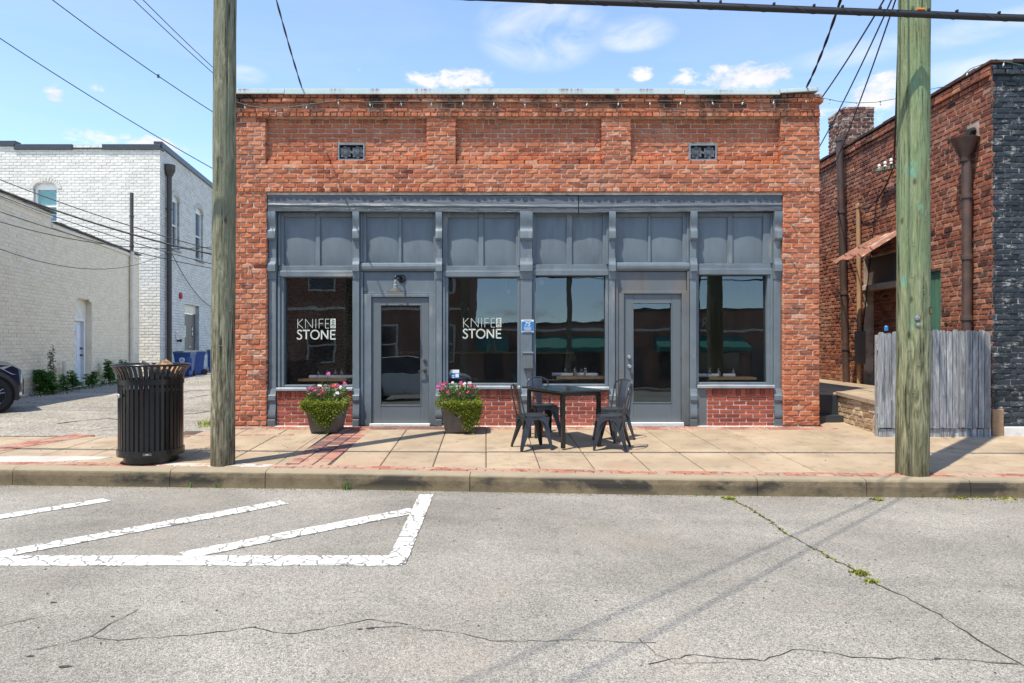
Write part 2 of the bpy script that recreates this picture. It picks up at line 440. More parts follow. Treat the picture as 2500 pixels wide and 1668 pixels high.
def paint_wood(name, col, stretch, worn=(.36, .35, .32), amt=.6, thr=.615, bstr=.35, bs=22):
    m, t = newmat(name); P = t.pos(); Ps = t.scl(P, stretch)
    f = t.maprange(t.noise(P, 3.5, 5), .3, .7, .88, 1.12)
    c = t.mix(1.0, col, t.n('ShaderNodeCombineColor', ins={0: f, 1: f, 2: f}).outputs[0], 'MULTIPLY')
    wn = t.math('ADD', t.math('MULTIPLY', t.noise(Ps, 7, 6, .7), .6), t.math('MULTIPLY', t.noise(P, 1.3, 3), .4))
    c = t.mix(t.maprange(wn, thr - .06, thr + .04, 0, amt), c, worn)
    zg_ = t.n('ShaderNodeSeparateXYZ', ins={0: P}).outputs[2]; c = t.mix(t.math('MULTIPLY', t.maprange(t.math('ADD', zg_, t.math('MULTIPLY', t.noise(P, 6, 5, .7), .7)), .85, .25), .55), c, (.07, .068, .06))
    c = t.mix(t.math('MULTIPLY', t.maprange(t.noise(t.scl(P, (2.5, 2.5, .25)), 2.2, 5, .65), .54, .68), .35), c, [x * .55 for x in col])
    gr = t.noise(Ps, bs, 5, .6, .8)
    finish(t, c, .48, gr, bstr, .008, spec=.45)
    return m
SLATE = (.142, .176, .20)
M_SLATE = paint_wood('slate blue painted wood', SLATE, (1, 1, .12))
M_SLATE_H = paint_wood('slate blue painted rail', SLATE, (.12, 1, 1))
M_SLATE_P = simple('slate blue painted panel', (.142, .178, .203), .5, .12, 2.5, (2.2, 2.2, .5), bump=.2, bscale=60, dirt=((.085, .10, .115), 1.6, .54, .45))
M_GREYDOOR = simple('grey painted metal door', (.122, .145, .158), .42, .05, 3, bump=.06, bscale=150)
M_GREYWOOD = paint_wood('grey weathered door frame', (.132, .15, .16), (1, 1, .1), (.20, .15, .12), .55, .56, .4)
# the cracked timber beam
m, t = newmat('cracked painted timber'); P = t.pos()
gw = t.n('ShaderNodeTexWave', wave_type='BANDS', bands_direction='Z', ins={'Vector': t.scl(P, (.16, .6, 1)), 'Scale': 16.0, 'Distortion': 9.0, 'Detail': 3.0, 'Detail Scale': .9, 'Detail Roughness': .55})
crk = t.maprange(gw.outputs[1], 0.02, .22, 1, 0)
c = t.mix(t.math('MULTIPLY', crk, .55), (.125, .15, .175), (.035, .043, .052))
c = t.mix(t.maprange(t.noise(t.scl(P, (.4, 1, 1)), 9, 6, .7), .66, .74, 0, .6), c, (.36, .36, .34))
finish(t, c, .45, t.math('ADD', t.math('MULTIPLY', crk, -1.0), t.noise(t.scl(P, (.1, 1, 1)), 30, 4)), .7, .012, spec=.45)
M_BEAM = MATS['cracked painted timber']
M_PLASTER = simple('crumbling pale mortar strip', (.50, .44, .37), .9, .3, 5, bump=.6, bscale=30, dirt=((.09, .09, .09), 3, .55, .7))
M_WHITEPAINT = simple('white painted concrete', (.68, .67, .64), .7, .12, 6, bump=.4, dirt=((.30, .26, .22), 7, .58, .7))
M_SILL = paint_wood('worn sill', (.27, .30, .33), (.15, 1, 1), (.6, .55, .5), .7, .55)

# metal coping with rust streaks
m, t = newmat('pale green metal coping'); P = t.pos()
rs = t.math('MULTIPLY', t.maprange(t.noise(t.scl(P, (1, 0, 0)), 1.7, 3), .50, .58), t.maprange(t.noise(t.scl(P, (9, 1, .8)), 2.4, 5, .7), .42, .55))
zz = t.n('ShaderNodeSeparateXYZ', ins={0: P}).outputs[2]
rs = t.math('MULTIPLY', rs, t.maprange(zz, 5.30, 5.36, .25, 1))
c = t.mix(t.maprange(t.noise(t.scl(P, (1, 1, 4)), 1.3, 4), .35, .65), (.40, .49, .49), (.50, .56, .55))
c = t.mix(t.math('MULTIPLY', rs, .9), c, (.17, .055, .02))
finish(t, c, .45, t.noise(P, 4, 3), .12, .01, spec=.5)
M_COPING = MATS['pale green metal coping']

# glass: clear pane, mirror-like by angle, slightly tinted
m, t = newmat('window glass'); m.use_nodes = True
fr = t.n('ShaderNodeFresnel', ins={'IOR': 1.5}).outputs[0]
fac = t.math('ADD', t.math('MULTIPLY', fr, .8), .09, clamp=True)
wav = t.n('ShaderNodeBump', ins={'Height': t.noise(t.pos(), 1.1, 2), 'Strength': .04, 'Distance': .05}).outputs[0]
gl = t.n('ShaderNodeBsdfGlossy', ins={'Color': (.80, .93, 1.0, 1), 'Roughness': .0, 'Normal': wav})
tr = t.n('ShaderNodeBsdfTransparent', ins={'Color': (.92, .94, .93, 1)})
mx = t.n('ShaderNodeMixShader', ins={0: fac, 1: tr.outputs[0], 2: gl.outputs[0]})
sm_ = t.math('ADD', t.maprange(t.noise(t.scl(t.pos(), (1, 1, .5)), 3.0, 6, .7), .4, .75, .002, .016), t.maprange(t.noise(t.pos(), 60, 2), .74, .78, 0, .05))
mx = t.n('ShaderNodeMixShader', ins={0: sm_, 1: mx.outputs[0], 2: t.n('ShaderNodeBsdfDiffuse', ins={0: (.5, .5, .48, 1)}).outputs[0]})
t.n('ShaderNodeOutputMaterial', ins={0: mx.outputs[0]})
M_GLASS = m
m, t = newmat('drinking glass')
fac = t.math('ADD', t.n('ShaderNodeLayerWeight', ins={0: .5}).outputs[1], .14, clamp=True)
gl = t.n('ShaderNodeBsdfGlossy', ins={'Color': (1, 1, 1, 1), 'Roughness': .03}); tr = t.n('ShaderNodeBsdfTransparent', ins={'Color': (.86, .9, .92, 1)})
mx = t.n('ShaderNodeMixShader', ins={0: fac, 1: tr.outputs[0], 2: gl.outputs[0]}); t.n('ShaderNodeOutputMaterial', ins={0: mx.outputs[0]})
M_TUMBLER = m

# asphalt: pale worn aggregate, patches, darker joints
def asphalt(name, lo, hi, scale, patch=1.0, warm=(1, 1, 1)):
    m, t = newmat(name); P = t.pos()
    vo = t.n('ShaderNodeTexVoronoi', feature='F1', ins={'Vector': P, 'Scale': scale})
    vr = t.n('ShaderNodeSeparateColor', ins={0: vo.outputs['Color']}).outputs[0]
    v2 = t.n('ShaderNodeTexVoronoi', feature='F1', ins={'Vector': P, 'Scale': scale * .45})
    vr2 = t.n('ShaderNodeSeparateColor', ins={0: v2.outputs['Color']}).outputs[1]
    g = t.math('ADD', t.math('MULTIPLY', vr, .68), t.math('MULTIPLY', vr2, .32))
    big = t.noise(P, .55, 5, .6); mid = t.noise(P, 3.1, 4, .6)
    c = t.ramp(g, [(.06, lo), (.34, [l * .5 + h * .36 for l, h in zip(lo, hi)]), (.6, [l * .3 + h * .62 for l, h in zip(lo, hi)]), (.95, hi)])
    f = t.math('ADD', t.maprange(big, .3, .7, 1 - .16 * patch, 1 + .14 * patch), t.maprange(mid, .3, .7, -.07, .07))
    c = t.mix(1.0, c, t.n('ShaderNodeCombineColor', ins={0: t.math('MULTIPLY', f, warm[0]), 1: t.math('MULTIPLY', f, warm[1]), 2: t.math('MULTIPLY', f, warm[2])}).outputs[0], 'MULTIPLY')
    lane = t.noise(t.scl(P, (.06, .9, 1)), 1.0, 4, .6); lf_ = t.maprange(lane, .35, .65, .88, 1.10); c = t.mix(1.0, c, t.n('ShaderNodeCombineColor', ins={0: lf_, 1: lf_, 2: lf_}).outputs[0], 'MULTIPLY')
    c = t.mix(t.math('MULTIPLY', t.maprange(t.noise(P, .8, 6, .7), .54, .66), .35), c, (.30, .255, .20))
    oil = t.maprange(t.noise(P, 2.6, 4, .6), .66, .76, 0, .45)
    c = t.mix(oil, c, (.07, .068, .065))
    finish(t, c, .88, t.math('SUBTRACT', t.math('MULTIPLY', vr, .6), vo.outputs['Distance']), .55, .006, spec=.3)
    return m
M_ROAD = asphalt('worn road asphalt', (.10, .093, .081), (.42, .39, .338), 185, 1.5)
M_ALLEY = asphalt('old alley asphalt', (.075, .068, .058), (.50, .455, .385), 60, 1.6)
M_CRACK = simple('dark crack dirt', (.045, .042, .036), .95, .3, 30, bump=0)  # dark dirt tone for cracks, tar spots and grit
# white road paint, cracked and worn through
m, t = newmat('cracked white road paint'); P = t.pos()
vd = t.n('ShaderNodeTexVoronoi', feature='DISTANCE_TO_EDGE', ins={'Vector': t.n('ShaderNodeVectorMath', operation='ADD', ins={0: P, 1: t.n('ShaderNodeVectorMath', operation='SCALE', ins={0: t.n('ShaderNodeTexNoise', ins={'Vector': P, 'Scale': 9.0}).outputs[1], 'Scale': .09}).outputs[0]}).outputs[0], 'Scale': 8.5})
ck = t.maprange(vd.outputs['Distance'], .025, .065, 1, 0)
wn = t.maprange(t.math('ADD', t.math('MULTIPLY', t.noise(P, 160, 3, .7), .55), t.math('MULTIPLY', t.noise(P, 2.3, 4), .45)), .565, .625)
k = t.math('MAXIMUM', t.math('MULTIPLY', ck, t.maprange(t.noise(P, 1.7, 2), .30, .42)), wn)
c = t.mix(k, t.mix(t.noise(P, 40, 4), (.54, .53, .50), (.74, .73, .70)), (.17, .16, .145))
finish(t, c, .7, t.noise(P, 120, 3), .25, .004)
M_ROADPAINT = m

def concrete(name, col, var, grime=.4):
    m, t = newmat(name); P = t.pos(); T = tint_of(t)
    f = t.math('ADD', t.maprange(t.noise(P, 1.6, 6, .6), .3, .7, 1 - var, 1 + var), t.math('MULTIPLY', t.math('SUBTRACT', t.noise(P, 130, 3, .7), .5), .35))
    f = t.math('ADD', f, t.math('MULTIPLY', t.math('SUBTRACT', T, .5), .12))
    c = t.mix(1.0, col, t.n('ShaderNodeCombineColor', ins={0: f, 1: f, 2: f}).outputs[0], 'MULTIPLY')
    c = t.mix(t.maprange(t.noise(P, 4.5, 6, .7), .52, .70, 0, grime), c, [x * .45 for x in col]); c = t.mix(t.maprange(t.noise(P, .9, 5, .65), .5, .68, 0, grime), c, [x * y for x, y in zip(col, (.72, .68, .62))])
    c = t.mix(t.maprange(t.noise(P, 38, 2), .70, .74, 0, .6), c, (.09, .07, .05)); c = t.mix(t.maprange(t.noise(P, 11, 3, .6), .68, .73, 0, .45), c, (.12, .10, .08)); c = t.mix(t.maprange(t.noise(t.scl(P, (1, .5, 1)), 1.7, 5, .6), .55, .68, 0, .4), c, (.40, .25, .17))
    finish(t, c, .85, t.noise(P, 90, 4), .25, .005, spec=.3)
    return m
M_SLAB = concrete('buff concrete slab', (.365, .283, .195), .17, .55)
M_PATCH = concrete('pale new concrete', (.46, .44, .40), .08, .25)
M_BEDDING = simple('sandy joint dirt', (.085, .068, .05), .95, .3, 9, bump=.5)
# kerb: brown tan concrete, blackened in places
m, t = newmat('weathered concrete kerb'); P = t.pos()
c = t.mix(t.maprange(t.noise(P, 5, 6, .65), .3, .7), (.125, .095, .056), (.225, .178, .112))
c = t.mix(t.maprange(t.noise(t.scl(P, (.7, 1, 1.2)), 1.1, 6, .65, .3), .49, .56, 0, .9), c, (.034, .032, .029))
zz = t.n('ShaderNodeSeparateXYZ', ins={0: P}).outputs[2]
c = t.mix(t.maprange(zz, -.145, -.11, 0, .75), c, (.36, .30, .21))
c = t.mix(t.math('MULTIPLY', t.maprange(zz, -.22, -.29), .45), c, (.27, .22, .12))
finish(t, c, .9, t.math('ADD', t.noise(P, 70, 5, .7), t.noise(P, 14, 3)), .6, .01, spec=.25)
M_KERB = m
M_GROUND = simple('far ground', (.2, .19, .16), .95, .2, .2, bump=0)

# utility pole timber
def polemat(name, a, b, dark, green=None, vary=0.0):
    m, t = newmat(name); P = t.pos()
    g = t.noise(t.scl(P, (1, 1, .06)), 48, 6, .65, .9); bl = t.noise(t.scl(P, (1, 1, .16)), 17, 5, .6, 1.4)
    c = t.ramp(t.math('ADD', t.math('MULTIPLY', g, .45), t.math('MULTIPLY', bl, .55)), [(.38, dark), (.46, a), (.52, b), (.60, [x * 1.5 for x in b])])
    if green:
        z = t.n('ShaderNodeSeparateXYZ', ins={0: P}).outputs[2]
        k = t.math('MULTIPLY', t.maprange(z, .7, 2.2, .12, .85), t.maprange(t.noise(t.scl(P, (1, 1, .3)), 4, 4), .3, .6, .45, 1))
        c = t.mix(k, c, t.mix(g, [x * .75 for x in green], [x * 1.3 for x in green]))
        c = t.mix(t.math('MULTIPLY', t.maprange(t.noise(t.scl(P, (1, 1, .5)), 5.5, 4, .6), .62, .68, 0, .7), t.maprange(z, 1.0, 1.8)), c, (.16, .36, .25)) if green[1] > .25 else c
    chk = t.math('MULTIPLY', t.maprange(t.noise(t.scl(P, (1, 1, .025)), 42, 3, .5), .60, .66), t.maprange(t.noise(P, 2.5, 3), .40, .55))
    c = t.mix(t.math('MULTIPLY', chk, .35 if vary else .85), c, [x * .35 for x in dark])
    if not vary:
        kn = t.n('ShaderNodeTexVoronoi', feature='F1', ins={'Vector': t.scl(P, (2.2, 2.2, .9)), 'Scale': 2.6}).outputs['Distance']; c = t.mix(t.maprange(kn, .05, .13, .75, 0), c, [x * .5 for x in dark])
        zb_ = t.n('ShaderNodeSeparateXYZ', ins={0: P}).outputs[2]; c = t.mix(t.math('MULTIPLY', t.maprange(t.math('ADD', zb_, t.math('MULTIPLY', t.noise(P, 5, 4), .8)), .9, .25), .6), c, [x * 1.1 for x in dark])
    if vary:
        rv = t.maprange(t.n('ShaderNodeObjectInfo').outputs['Random'], 0, 1, 1 - vary, 1 + vary); c = t.mix(1.0, c, t.n('ShaderNodeCombineColor', ins={0: rv, 1: rv, 2: rv}).outputs[0], 'MULTIPLY')
    finish(t, c, .9, t.math('SUBTRACT', t.math('ADD', g, bl), chk), .85, .025, spec=.2)
    return m
M_POLE = polemat('grey brown pole timber', (.145, .12, .075), (.30, .275, .18), (.065, .05, .03), (.205, .22, .145))
M_POLE_G = polemat('green treated pole timber', (.17, .16, .09), (.29, .27, .16), (.09, .075, .045), (.21, .285, .145))
M_FENCE = polemat('grey weathered fence board', (.265, .275, .28), (.30, .312, .316), (.21, .215, .22), vary=.22)

M_BLACKMETAL = simple('black coated metal', (.012, .012, .013), .24, .2, 8, bump=.05, bscale=90, spec=.5, dirt=((.07, .065, .055), 14, .62, .5))
M_CHAIR = simple('dark gunmetal chair', (.06, .066, .074), .30, .15, 8, bump=.04, metal=.5)
M_TABLE = simple('black table top', (.014, .016, .018), .16, .2, 6, bump=.02, spec=.6)
M_CABLE = simple('black cable', (.012, .012, .013), .55, .1, 9, bump=0)
M_CABLE_G = simple('grey twisted cable', (.06, .06, .06), .5, .3, 14, bump=0)
M_CORD = simple('green light cord', (.05, .13, .12), .6, .1, 9, bump=0)
M_BULB = simple('clear bulb', (.66, .72, .70), .2, .1, 9, bump=0)
M_BROWNPIPE = simple('brown cast pipe', (.075, .047, .037), .5, .25, 5, bump=.15, dirt=((.16, .07, .04), 5, .55, .5))
M_DKPIPE = simple('dark brown downpipe', (.062, .052, .046), .5, .1, 5, bump=.05)
M_CREAMPIPE = simple('cream painted pipe', (.76, .69, .57), .55, .1, 4, bump=.1)
M_RUST = simple('rusty tin sheet', (.25, .105, .06), .7, .35, 5, (1, 1, 1), bump=.2, dirt=((.62, .55, .47), 4, .55, .8))
M_IRON = simple('grey painted iron', (.20, .225, .25), .5, .15, 8, bump=.1)
M_DARK = simple('dark hollow', (.012, .011, .01), .9, .2, 5, bump=0)
M_GREEN_DOOR = simple('faded green door', (.07, .17, .11), .6, .2, 6, (1, 1, .2), bump=.2)
M_WHITE = simple('white paint', (.74, .74, .72), .5, .06, 5, bump=.05)
M_DOORWHITE = simple('white door paint', (.66, .70, .76), .45, .04, 5, bump=.04)
M_TRIM = simple('dark metal edge', (.035, .042, .05), .4, .1, 5, bump=0)
M_BROWNDOOR = simple('brown metal door', (.105, .088, .078), .5, .08, 4, bump=.05)
M_RED = simple('red bell', (.42, .02, .025), .35, .1, 5, bump=0)
M_SIGNRED = simple('red print', (.55, .03, .03), .5, .05, 5, bump=0)
M_BLUE = simple('blue plastic', (.012, .065, .26), .45, .12, 5, bump=.04)
M_BLUE_D = simple('navy plastic', (.01, .035, .13), .45, .12, 5, bump=.04)
M_LID = simple('grey bin lid', (.075, .085, .095), .5, .12, 5, bump=.04)
M_SIGNBLUE = simple('sign blue', (.02, .19, .46), .4, .04, 5, bump=0)
M_STEEL = simple('brushed steel', (.55, .54, .52), .3, .1, 8, bump=0, metal=.9)
M_BRONZE = simple('dark bronze', (.10, .085, .075), .35, .2, 8, bump=0, metal=.7)
M_LAMP = simple('galvanised grey shade', (.055, .063, .066), .6, .12, 8, bump=.05)
M_LAMPIN = simple('pale shade lining', (.62, .52, .44), .5, .05, 8, bump=0)
M_LETTER = simple('pale vinyl lettering', (.60, .64, .57), .5, .03, 9, bump=0)
M_PRINTDARK = simple('dark print', (.03, .03, .035), .5, .03, 9, bump=0)
M_POT = simple('bronze grey planter', (.115, .105, .098), .45, .3, 5, (1, 1, .35), bump=.12, metal=.2)
M_SOIL = simple('potting soil', (.05, .035, .025), .95, .3, 20, bump=.6)
def leafmat(name, a, b, c3):
    m, t = newmat(name); T = tint_of(t)
    c = t.ramp(T, [(0, a), (.55, b), (1, c3)])
    p = t.n('ShaderNodeBsdfPrincipled', ins={'Base Color': c, 'Roughness': .5, 'Specular IOR Level': .35})
    tl = t.n('ShaderNodeBsdfTranslucent', ins={0: c})
    mx = t.n('ShaderNodeMixShader', ins={0: .3, 1: p.outputs[0], 2: tl.outputs[0]})
    t.n('ShaderNodeOutputMaterial', ins={0: mx.outputs[0]}); return m
M_LEAF = leafmat('green leaf', (.035, .085, .018), (.085, .18, .03), (.17, .28, .05))
M_TRAIL = leafmat('yellow green trailing leaf', (.12, .16, .02), (.27, .32, .035), (.43, .44, .075))
M_WEED = leafmat('weed leaf', (.05, .13, .03), (.12, .28, .06), (.22, .40, .09))
M_DRY = leafmat('dry stalk leaf', (.10, .10, .03), (.18, .16, .06), (.14, .2, .06))
M_MOSS = leafmat('moss', (.10, .12, .02), (.25, .27, .03), (.36, .34, .08))
M_PETAL = leafmat('flower petal', (.38, .012, .16), (.54, .03, .24), (.66, .16, .36))
M_PETALR = leafmat('red petal', (.5, .01, .03), (.6, .02, .05), (.65, .04, .1))
M_PETALW = leafmat('pale pink petal', (.75, .55, .6), (.8, .7, .72), (.82, .8, .8))
M_CARD = simple('brown cardboard', (.42, .25, .13), .8, .12, 5, bump=.1)
M_PAPER = simple('crumpled paper', (.7, .68, .64), .8, .08, 5, bump=.2)
M_WOODTOP = simple('oiled wood top', (.60, .33, .15), .35, .25, 4, (.2, 1, 1), bump=.05)
M_NAPKIN = simple('white napkin', (.78, .79, .82), .85, .05, 9, bump=.2)
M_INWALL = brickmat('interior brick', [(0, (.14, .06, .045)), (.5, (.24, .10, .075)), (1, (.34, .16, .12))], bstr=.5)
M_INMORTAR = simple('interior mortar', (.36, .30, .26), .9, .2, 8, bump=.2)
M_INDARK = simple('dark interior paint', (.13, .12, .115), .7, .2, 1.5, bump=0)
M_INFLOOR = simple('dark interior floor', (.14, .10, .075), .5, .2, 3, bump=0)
M_BARWOOD = simple('bar front timber', (.10, .055, .03), .5, .2, 3, (1, .3, .3), bump=0)
M_CARPAINT = simple('dark blue car paint', (.012, .022, .05), .18, .05, 2, bump=0, spec=.6)
M_CARPAINT_W = simple('white car paint', (.66, .68, .68), .2, .03, 2, bump=0, spec=.6)
M_TYRE = simple('tyre rubber', (.016, .016, .017), .75, .1, 20, bump=.1)
M_ALLOY = simple('dark alloy', (.30, .28, .265), .3, .1, 5, bump=0, metal=.8)
M_PLASTIC = simple('black car trim', (.02, .02, .021), .5, .1, 5, bump=0)
M_CARGLASS = simple('dark car glass', (.012, .014, .016), .05, .0, 5, bump=0, spec=.7)
M_HEADLIGHT = simple('clear headlight', (.42, .45, .48), .1, .05, 5, bump=0, spec=.8)
M_TEAL = simple('teal awning canvas', (.015, .19, .15), .7, .12, 3, bump=.05)
M_BLIND = simple('teal window blind', (.20, .42, .45), .4, .06, 3, bump=0)
M_DKGLASS = simple('dark window pane', (.02, .028, .034), .06, .05, 3, bump=0, spec=.8)
M_SKYGLASS = simple('blue grey window pane', (.045, .10, .16), .06, .05, 3, bump=0, spec=.8)
M_YELLOW = simple('yellow print', (.75, .5, .03), .5, .05, 9, bump=0)
M_ORANGE = simple('orange carton', (.72, .22, .04), .5, .05, 9, bump=0)
M_LIME = simple('yellow green carton', (.52, .50, .04), .5, .05, 9, bump=0)
M_ROOF = simple('grey roof felt', (.2, .2, .2), .9, .1, 3, bump=0)
# ------------------------------------------------------------------ ground, road, kerb, sidewalk
XU, YU, ZU = Vector((1, 0, 0)), Vector((0, 1, 0)), Vector((0, 0, 1))
KX = [-30, -14, -8, -5.83, -2.04, 1.52, 3.23, 5.35, 9, 14, 30]
KY = [-2.9, -2.95, -3.03, -3.12, -3.33, -3.62, -3.70, -3.76, -3.82, -3.86, -3.9]
def kerb_y(x): return float(np.interp(x, KX, KY))      # front edge of the kerb
KW = .16
b = MB(); b.box(-400, 400, -300, 700, -1.2, -.6); b.build('ground', M_GROUND, kind='structure')
b = MB()
xs = np.linspace(-30, 30, 61)
for xa, xb in zip(xs[:-1], xs[1:]):
    b.quad((xa, -34, ROADZ), (xb, -34, ROADZ), (xb, kerb_y(xb) + .03, ROADZ), (xa, kerb_y(xa) + .03, ROADZ))
road = b.build('road', M_ROAD, kind='structure')
def road_line(pts, w, name='road_marking', mat=None, z=.004, parent=None):
    bb = MB(); P = []
    for i in range(len(pts) - 1):
        p, q = Vector(pts[i]), Vector(pts[i + 1]); n = max(1, int((q - p).length / .05))
        P += [p.lerp(q, k / n) for k in range(n)]
    P.append(Vector(pts[-1]))
    ws = [w * random.uniform(.94, 1.06) for _ in P]
    bb.ribbon(P, ws, z); return bb.build(name, mat or M_ROADPAINT, parent or road)
road_line([Gr(-900, 1369.5), Gr(987, 1369.5)], .235)
road_line([Gr(-420, 1430), Gr(-10, 1357), Gr(694, 1227)], .20, z=.006)
road_line([Gr(448, 1358), Gr(700, 1308), Gr(1012, 1247)], .20, z=.006)
road_line([Gr(1041, 1209), Gr(966, 1379)], .15, z=.008)
road_line([Gr(-300, 1312), Gr(262, 1221)], .19, z=.006)
def jag(pts, amp, step):
    out = []
    for i in range(len(pts) - 1):
        p, q = Vector(pts[i]), Vector(pts[i + 1]); n = max(1, int((q - p).length / step))
        for k in range(n):
            o = p.lerp(q, k / n); 
            if out: o = o + Vector((random.uniform(-amp, amp), random.uniform(-amp, amp), 0))
            out.append(o)
    out.append(Vector(pts[-1])); return out
def crack(px, w, amp=.012):
    P = jag([Gr(x, y) for x, y in px], amp, .05); bb = MB()
    bb.ribbon(P, [w * random.uniform(.3, 1.4) for _ in P], .003); bb.build('road_crack', M_CRACK, road); return P
c6 = lambda L: [(1600 + x / 2.348, 1000 + y / 2.348) for x, y in L]
cB = lambda L: [(x / 2.611, 1300 + y / 2.611) for x, y in L]
mossy = crack(c6([(390, 505), (460, 528), (530, 560), (650, 635), (740, 705), (880, 780), (1020, 860), (1150, 925), (1240, 985), (1430, 1075), (1560, 1140), (1700, 1220), (1830, 1305), (1950, 1375), (2113, 1475), (2300, 1600)]), .013)
crack(c6([(-40, 1462), (40, 1447), (230, 1408), (500, 1438), (620, 1437), (800, 1380), (950, 1385), (1110, 1420), (1400, 1430), (1640, 1435), (1830, 1442), (2080, 1462)]), .008)
crack(cB([(230, 750), (580, 668), (700, 690), (900, 680), (1300, 650), (1600, 610), (1850, 650), (2050, 615), (2350, 560), (2600, 590)]), .007)
crack(cB([(580, 668), (660, 620), (720, 580), (880, 490)]), .006)
crack(cB([(-60, 610), (0, 600), (110, 575), (340, 530)]), .005)
crack(cB([(2350, 610), (2500, 600), (2900, 640), (3200, 700), (3700, 690), (4180, 705)]), .005)
crack([(1560, 1560), (1600, 1600), (1650, 1620), (1800, 1618)], .004)
# moss and small weeds in the long crack, at the kerb foot
def blades(bb, tints, c, n, h, spread, lean=.5, wd=.006):
    for _ in range(n):
        a = random.uniform(0, 2 * PI); p = Vector(c) + Vector((random.gauss(0, spread), random.gauss(0, spread), 0))
        d = Vector((math.cos(a), math.sin(a), 0)); hh = h * random.uniform(.5, 1.2); s_ = Vector((-d.y, d.x, 0)) * wd * random.uniform(.6, 1.4)
        q = p + d * hh * lean * .4 + ZU * hh * .6; r_ = p + d * hh * lean + ZU * hh
        bb.add([p - s_, p + s_, q + s_ * .7, q - s_ * .7, r_], [(0, 1, 2, 3), (3, 2, 4)]); k = random.random(); tints += [k, k]
b = MB(); T = []
for i, p in enumerate(mossy[:int(len(mossy) * .62)]):
    if random.random() < .85: blades(b, T, (p.x, p.y, ROADZ), random.randint(3, 12), .012, .010, 1.5, .008)
for px, py, n, sp in [(1780, 1218, 120, .03), (2100, 1400, 160, .025), (2128, 1421, 60, .02), (2140, 1221, 80, .03), (2380, 1210, 260, .06), (2340, 1215, 120, .05), (2450, 1217, 100, .09), (2374, 1185, 60, .02)]:
    p = Gr(px, py); blades(b, T, p, n, .02, sp, 1.2, .008)
b.build('moss', M_MOSS, tints=T, kind='stuff')
b = MB()
for px, py, s_ in [(1218, 1243, .05), (1135, 1217, .025), (830, 1222, .02), (871, 1302, .03), (1455, 1467, .025), (1303, 1220, .025), (1705, 1247, .03), (2212, 1252, .03), (2270, 1241, .02), (1864, 1461, .02),
                   (130, 1472, .05), (75, 1603, .05), (275, 1506, .03), (160, 1628, .07), (1870, 1420, .02), (905, 1535, .06), (880, 1537, .04), (780, 1500, .02), (2290, 1609, .04), (1520, 1488, .02)]:
    c0 = Gr(px, py); n = 9; s_ *= .55; b.add([c0 + Vector((math.cos(2 * PI * k / n) * s_ * random.uniform(.5, 1.1), math.sin(2 * PI * k / n) * s_ * .5 * random.uniform(.5, 1.1), .0035)) for k in range(n)], [tuple(range(n))])
b.build('tar_spot', M_CRACK, road, kind='stuff')

# kerb: separate stones with open joints
kerb = bpy.data.objects.new('kerb', None); COL.objects.link(kerb); kerb['kind'] = 'structure'
def kerb_x(px):                                   # x on the kerb front edge seen at image column px
    x = 0
    for _ in range(20): x = (px - 1250) / F * (kerb_y(x) + D0)
    return x
joints = [-2600, -1900, -1400, -900, -420, 30, 414, 647, 1147, 1850, 2117, 2371, 2700, 3200, 3900]
for ja, jb in zip(joints[:-1], joints[1:]):
    xa, xb = kerb_x(ja) + .004, kerb_x(jb) - .004; n = max(2, int((xb - xa) / .12)); b = MB(); k0 = None
    prof = [(0, ROADZ - .05), (.004, -.175), (.014, -.125), (.035, -.103), (KW, -.098), (KW, ROADZ - .05)]
    rows = []
    for i in range(n + 1):
        x = xa + (xb - xa) * i / n; wv = random.uniform(-.003, .003)
        rows.append([(x, kerb_y(x) + py_ + wv * (j < 4), (pz if j in (0, 5) else walk_z(kerb_y(x) + py_) + (pz + .103) + random.uniform(-.002, .002))) for j, (py_, pz) in enumerate(prof)])
    m_ = len(prof); k = len(b.v)
    for r_ in rows: b.v += r_
    for i in range(n):
        for j in range(m_ - 1): b.f.append([k + i * m_ + j, k + (i + 1) * m_ + j, k + (i + 1) * m_ + j + 1, k + i * m_ + j + 1]); b.mi.append(0)
    b.f.append([k + j for j in range(m_)][::-1]); b.mi.append(0); e = k + n * m_; b.f.append([e + j for j in range(m_)]); b.mi.append(0)
    b.build('kerb_stone', M_KERB, kerb, recalc=True)
b = MB(); T = []
for px, n, h in [(468, 9, .09), (530, 8, .07), (540, 6, .06), (850, 12, .13), (846, 6, .10), (840, 6, .08), (990, 5, .04), (620, 6, .04), (1700, 8, .03), (2250, 8, .03)]:
    x = kerb_x(px); blades(b, T, (x, kerb_y(x) - .015, ROADZ), n, h, .015, .45, .004)
b.build('grass', M_WEED, tints=T, kind='stuff')

# grit and leaf crumbs gathered at the kerb foot, in the alley mouth and on the walk
def crumbs(nm, n, fn, s0, s1, mat):
    bb = MB()
    for _ in range(n):
        p = Vector(fn()); s_ = random.uniform(s0, s1); a = random.uniform(0, 2 * PI); X = Vector((math.cos(a), math.sin(a), 0)) * s_; Y = Vector((-math.sin(a), math.cos(a), 0)) * s_ * random.uniform(.4, .9)
        bb.add([p + X, p + Y, p - X, p - Y, p + ZU * s_ * .7], [(0, 1, 4), (1, 2, 4), (2, 3, 4), (3, 0, 4)])
    return bb.build(nm, mat, kind='stuff')
def kerb_foot():
    x = random.uniform(-7, 7); return (x, kerb_y(x) - abs(random.gauss(0, .05)), ROADZ + .001)
def walk_pt():
    x = random.uniform(-7.5, -2.5) if random.random() < .75 else random.uniform(-2.5, 7); y = random.uniform(-2.8, -.5) ; return (x, y, walk_z(y) + .003)
def road_pt():
    x = random.uniform(-6, 6); y = kerb_y(x) - random.random() ** 1.6 * 4; return (x, y, ROADZ + .002)
crumbs('grit', 900, kerb_foot, .004, .013, simple('kerb grit', (.16, .12, .07), .95, .3, 30, bump=0))
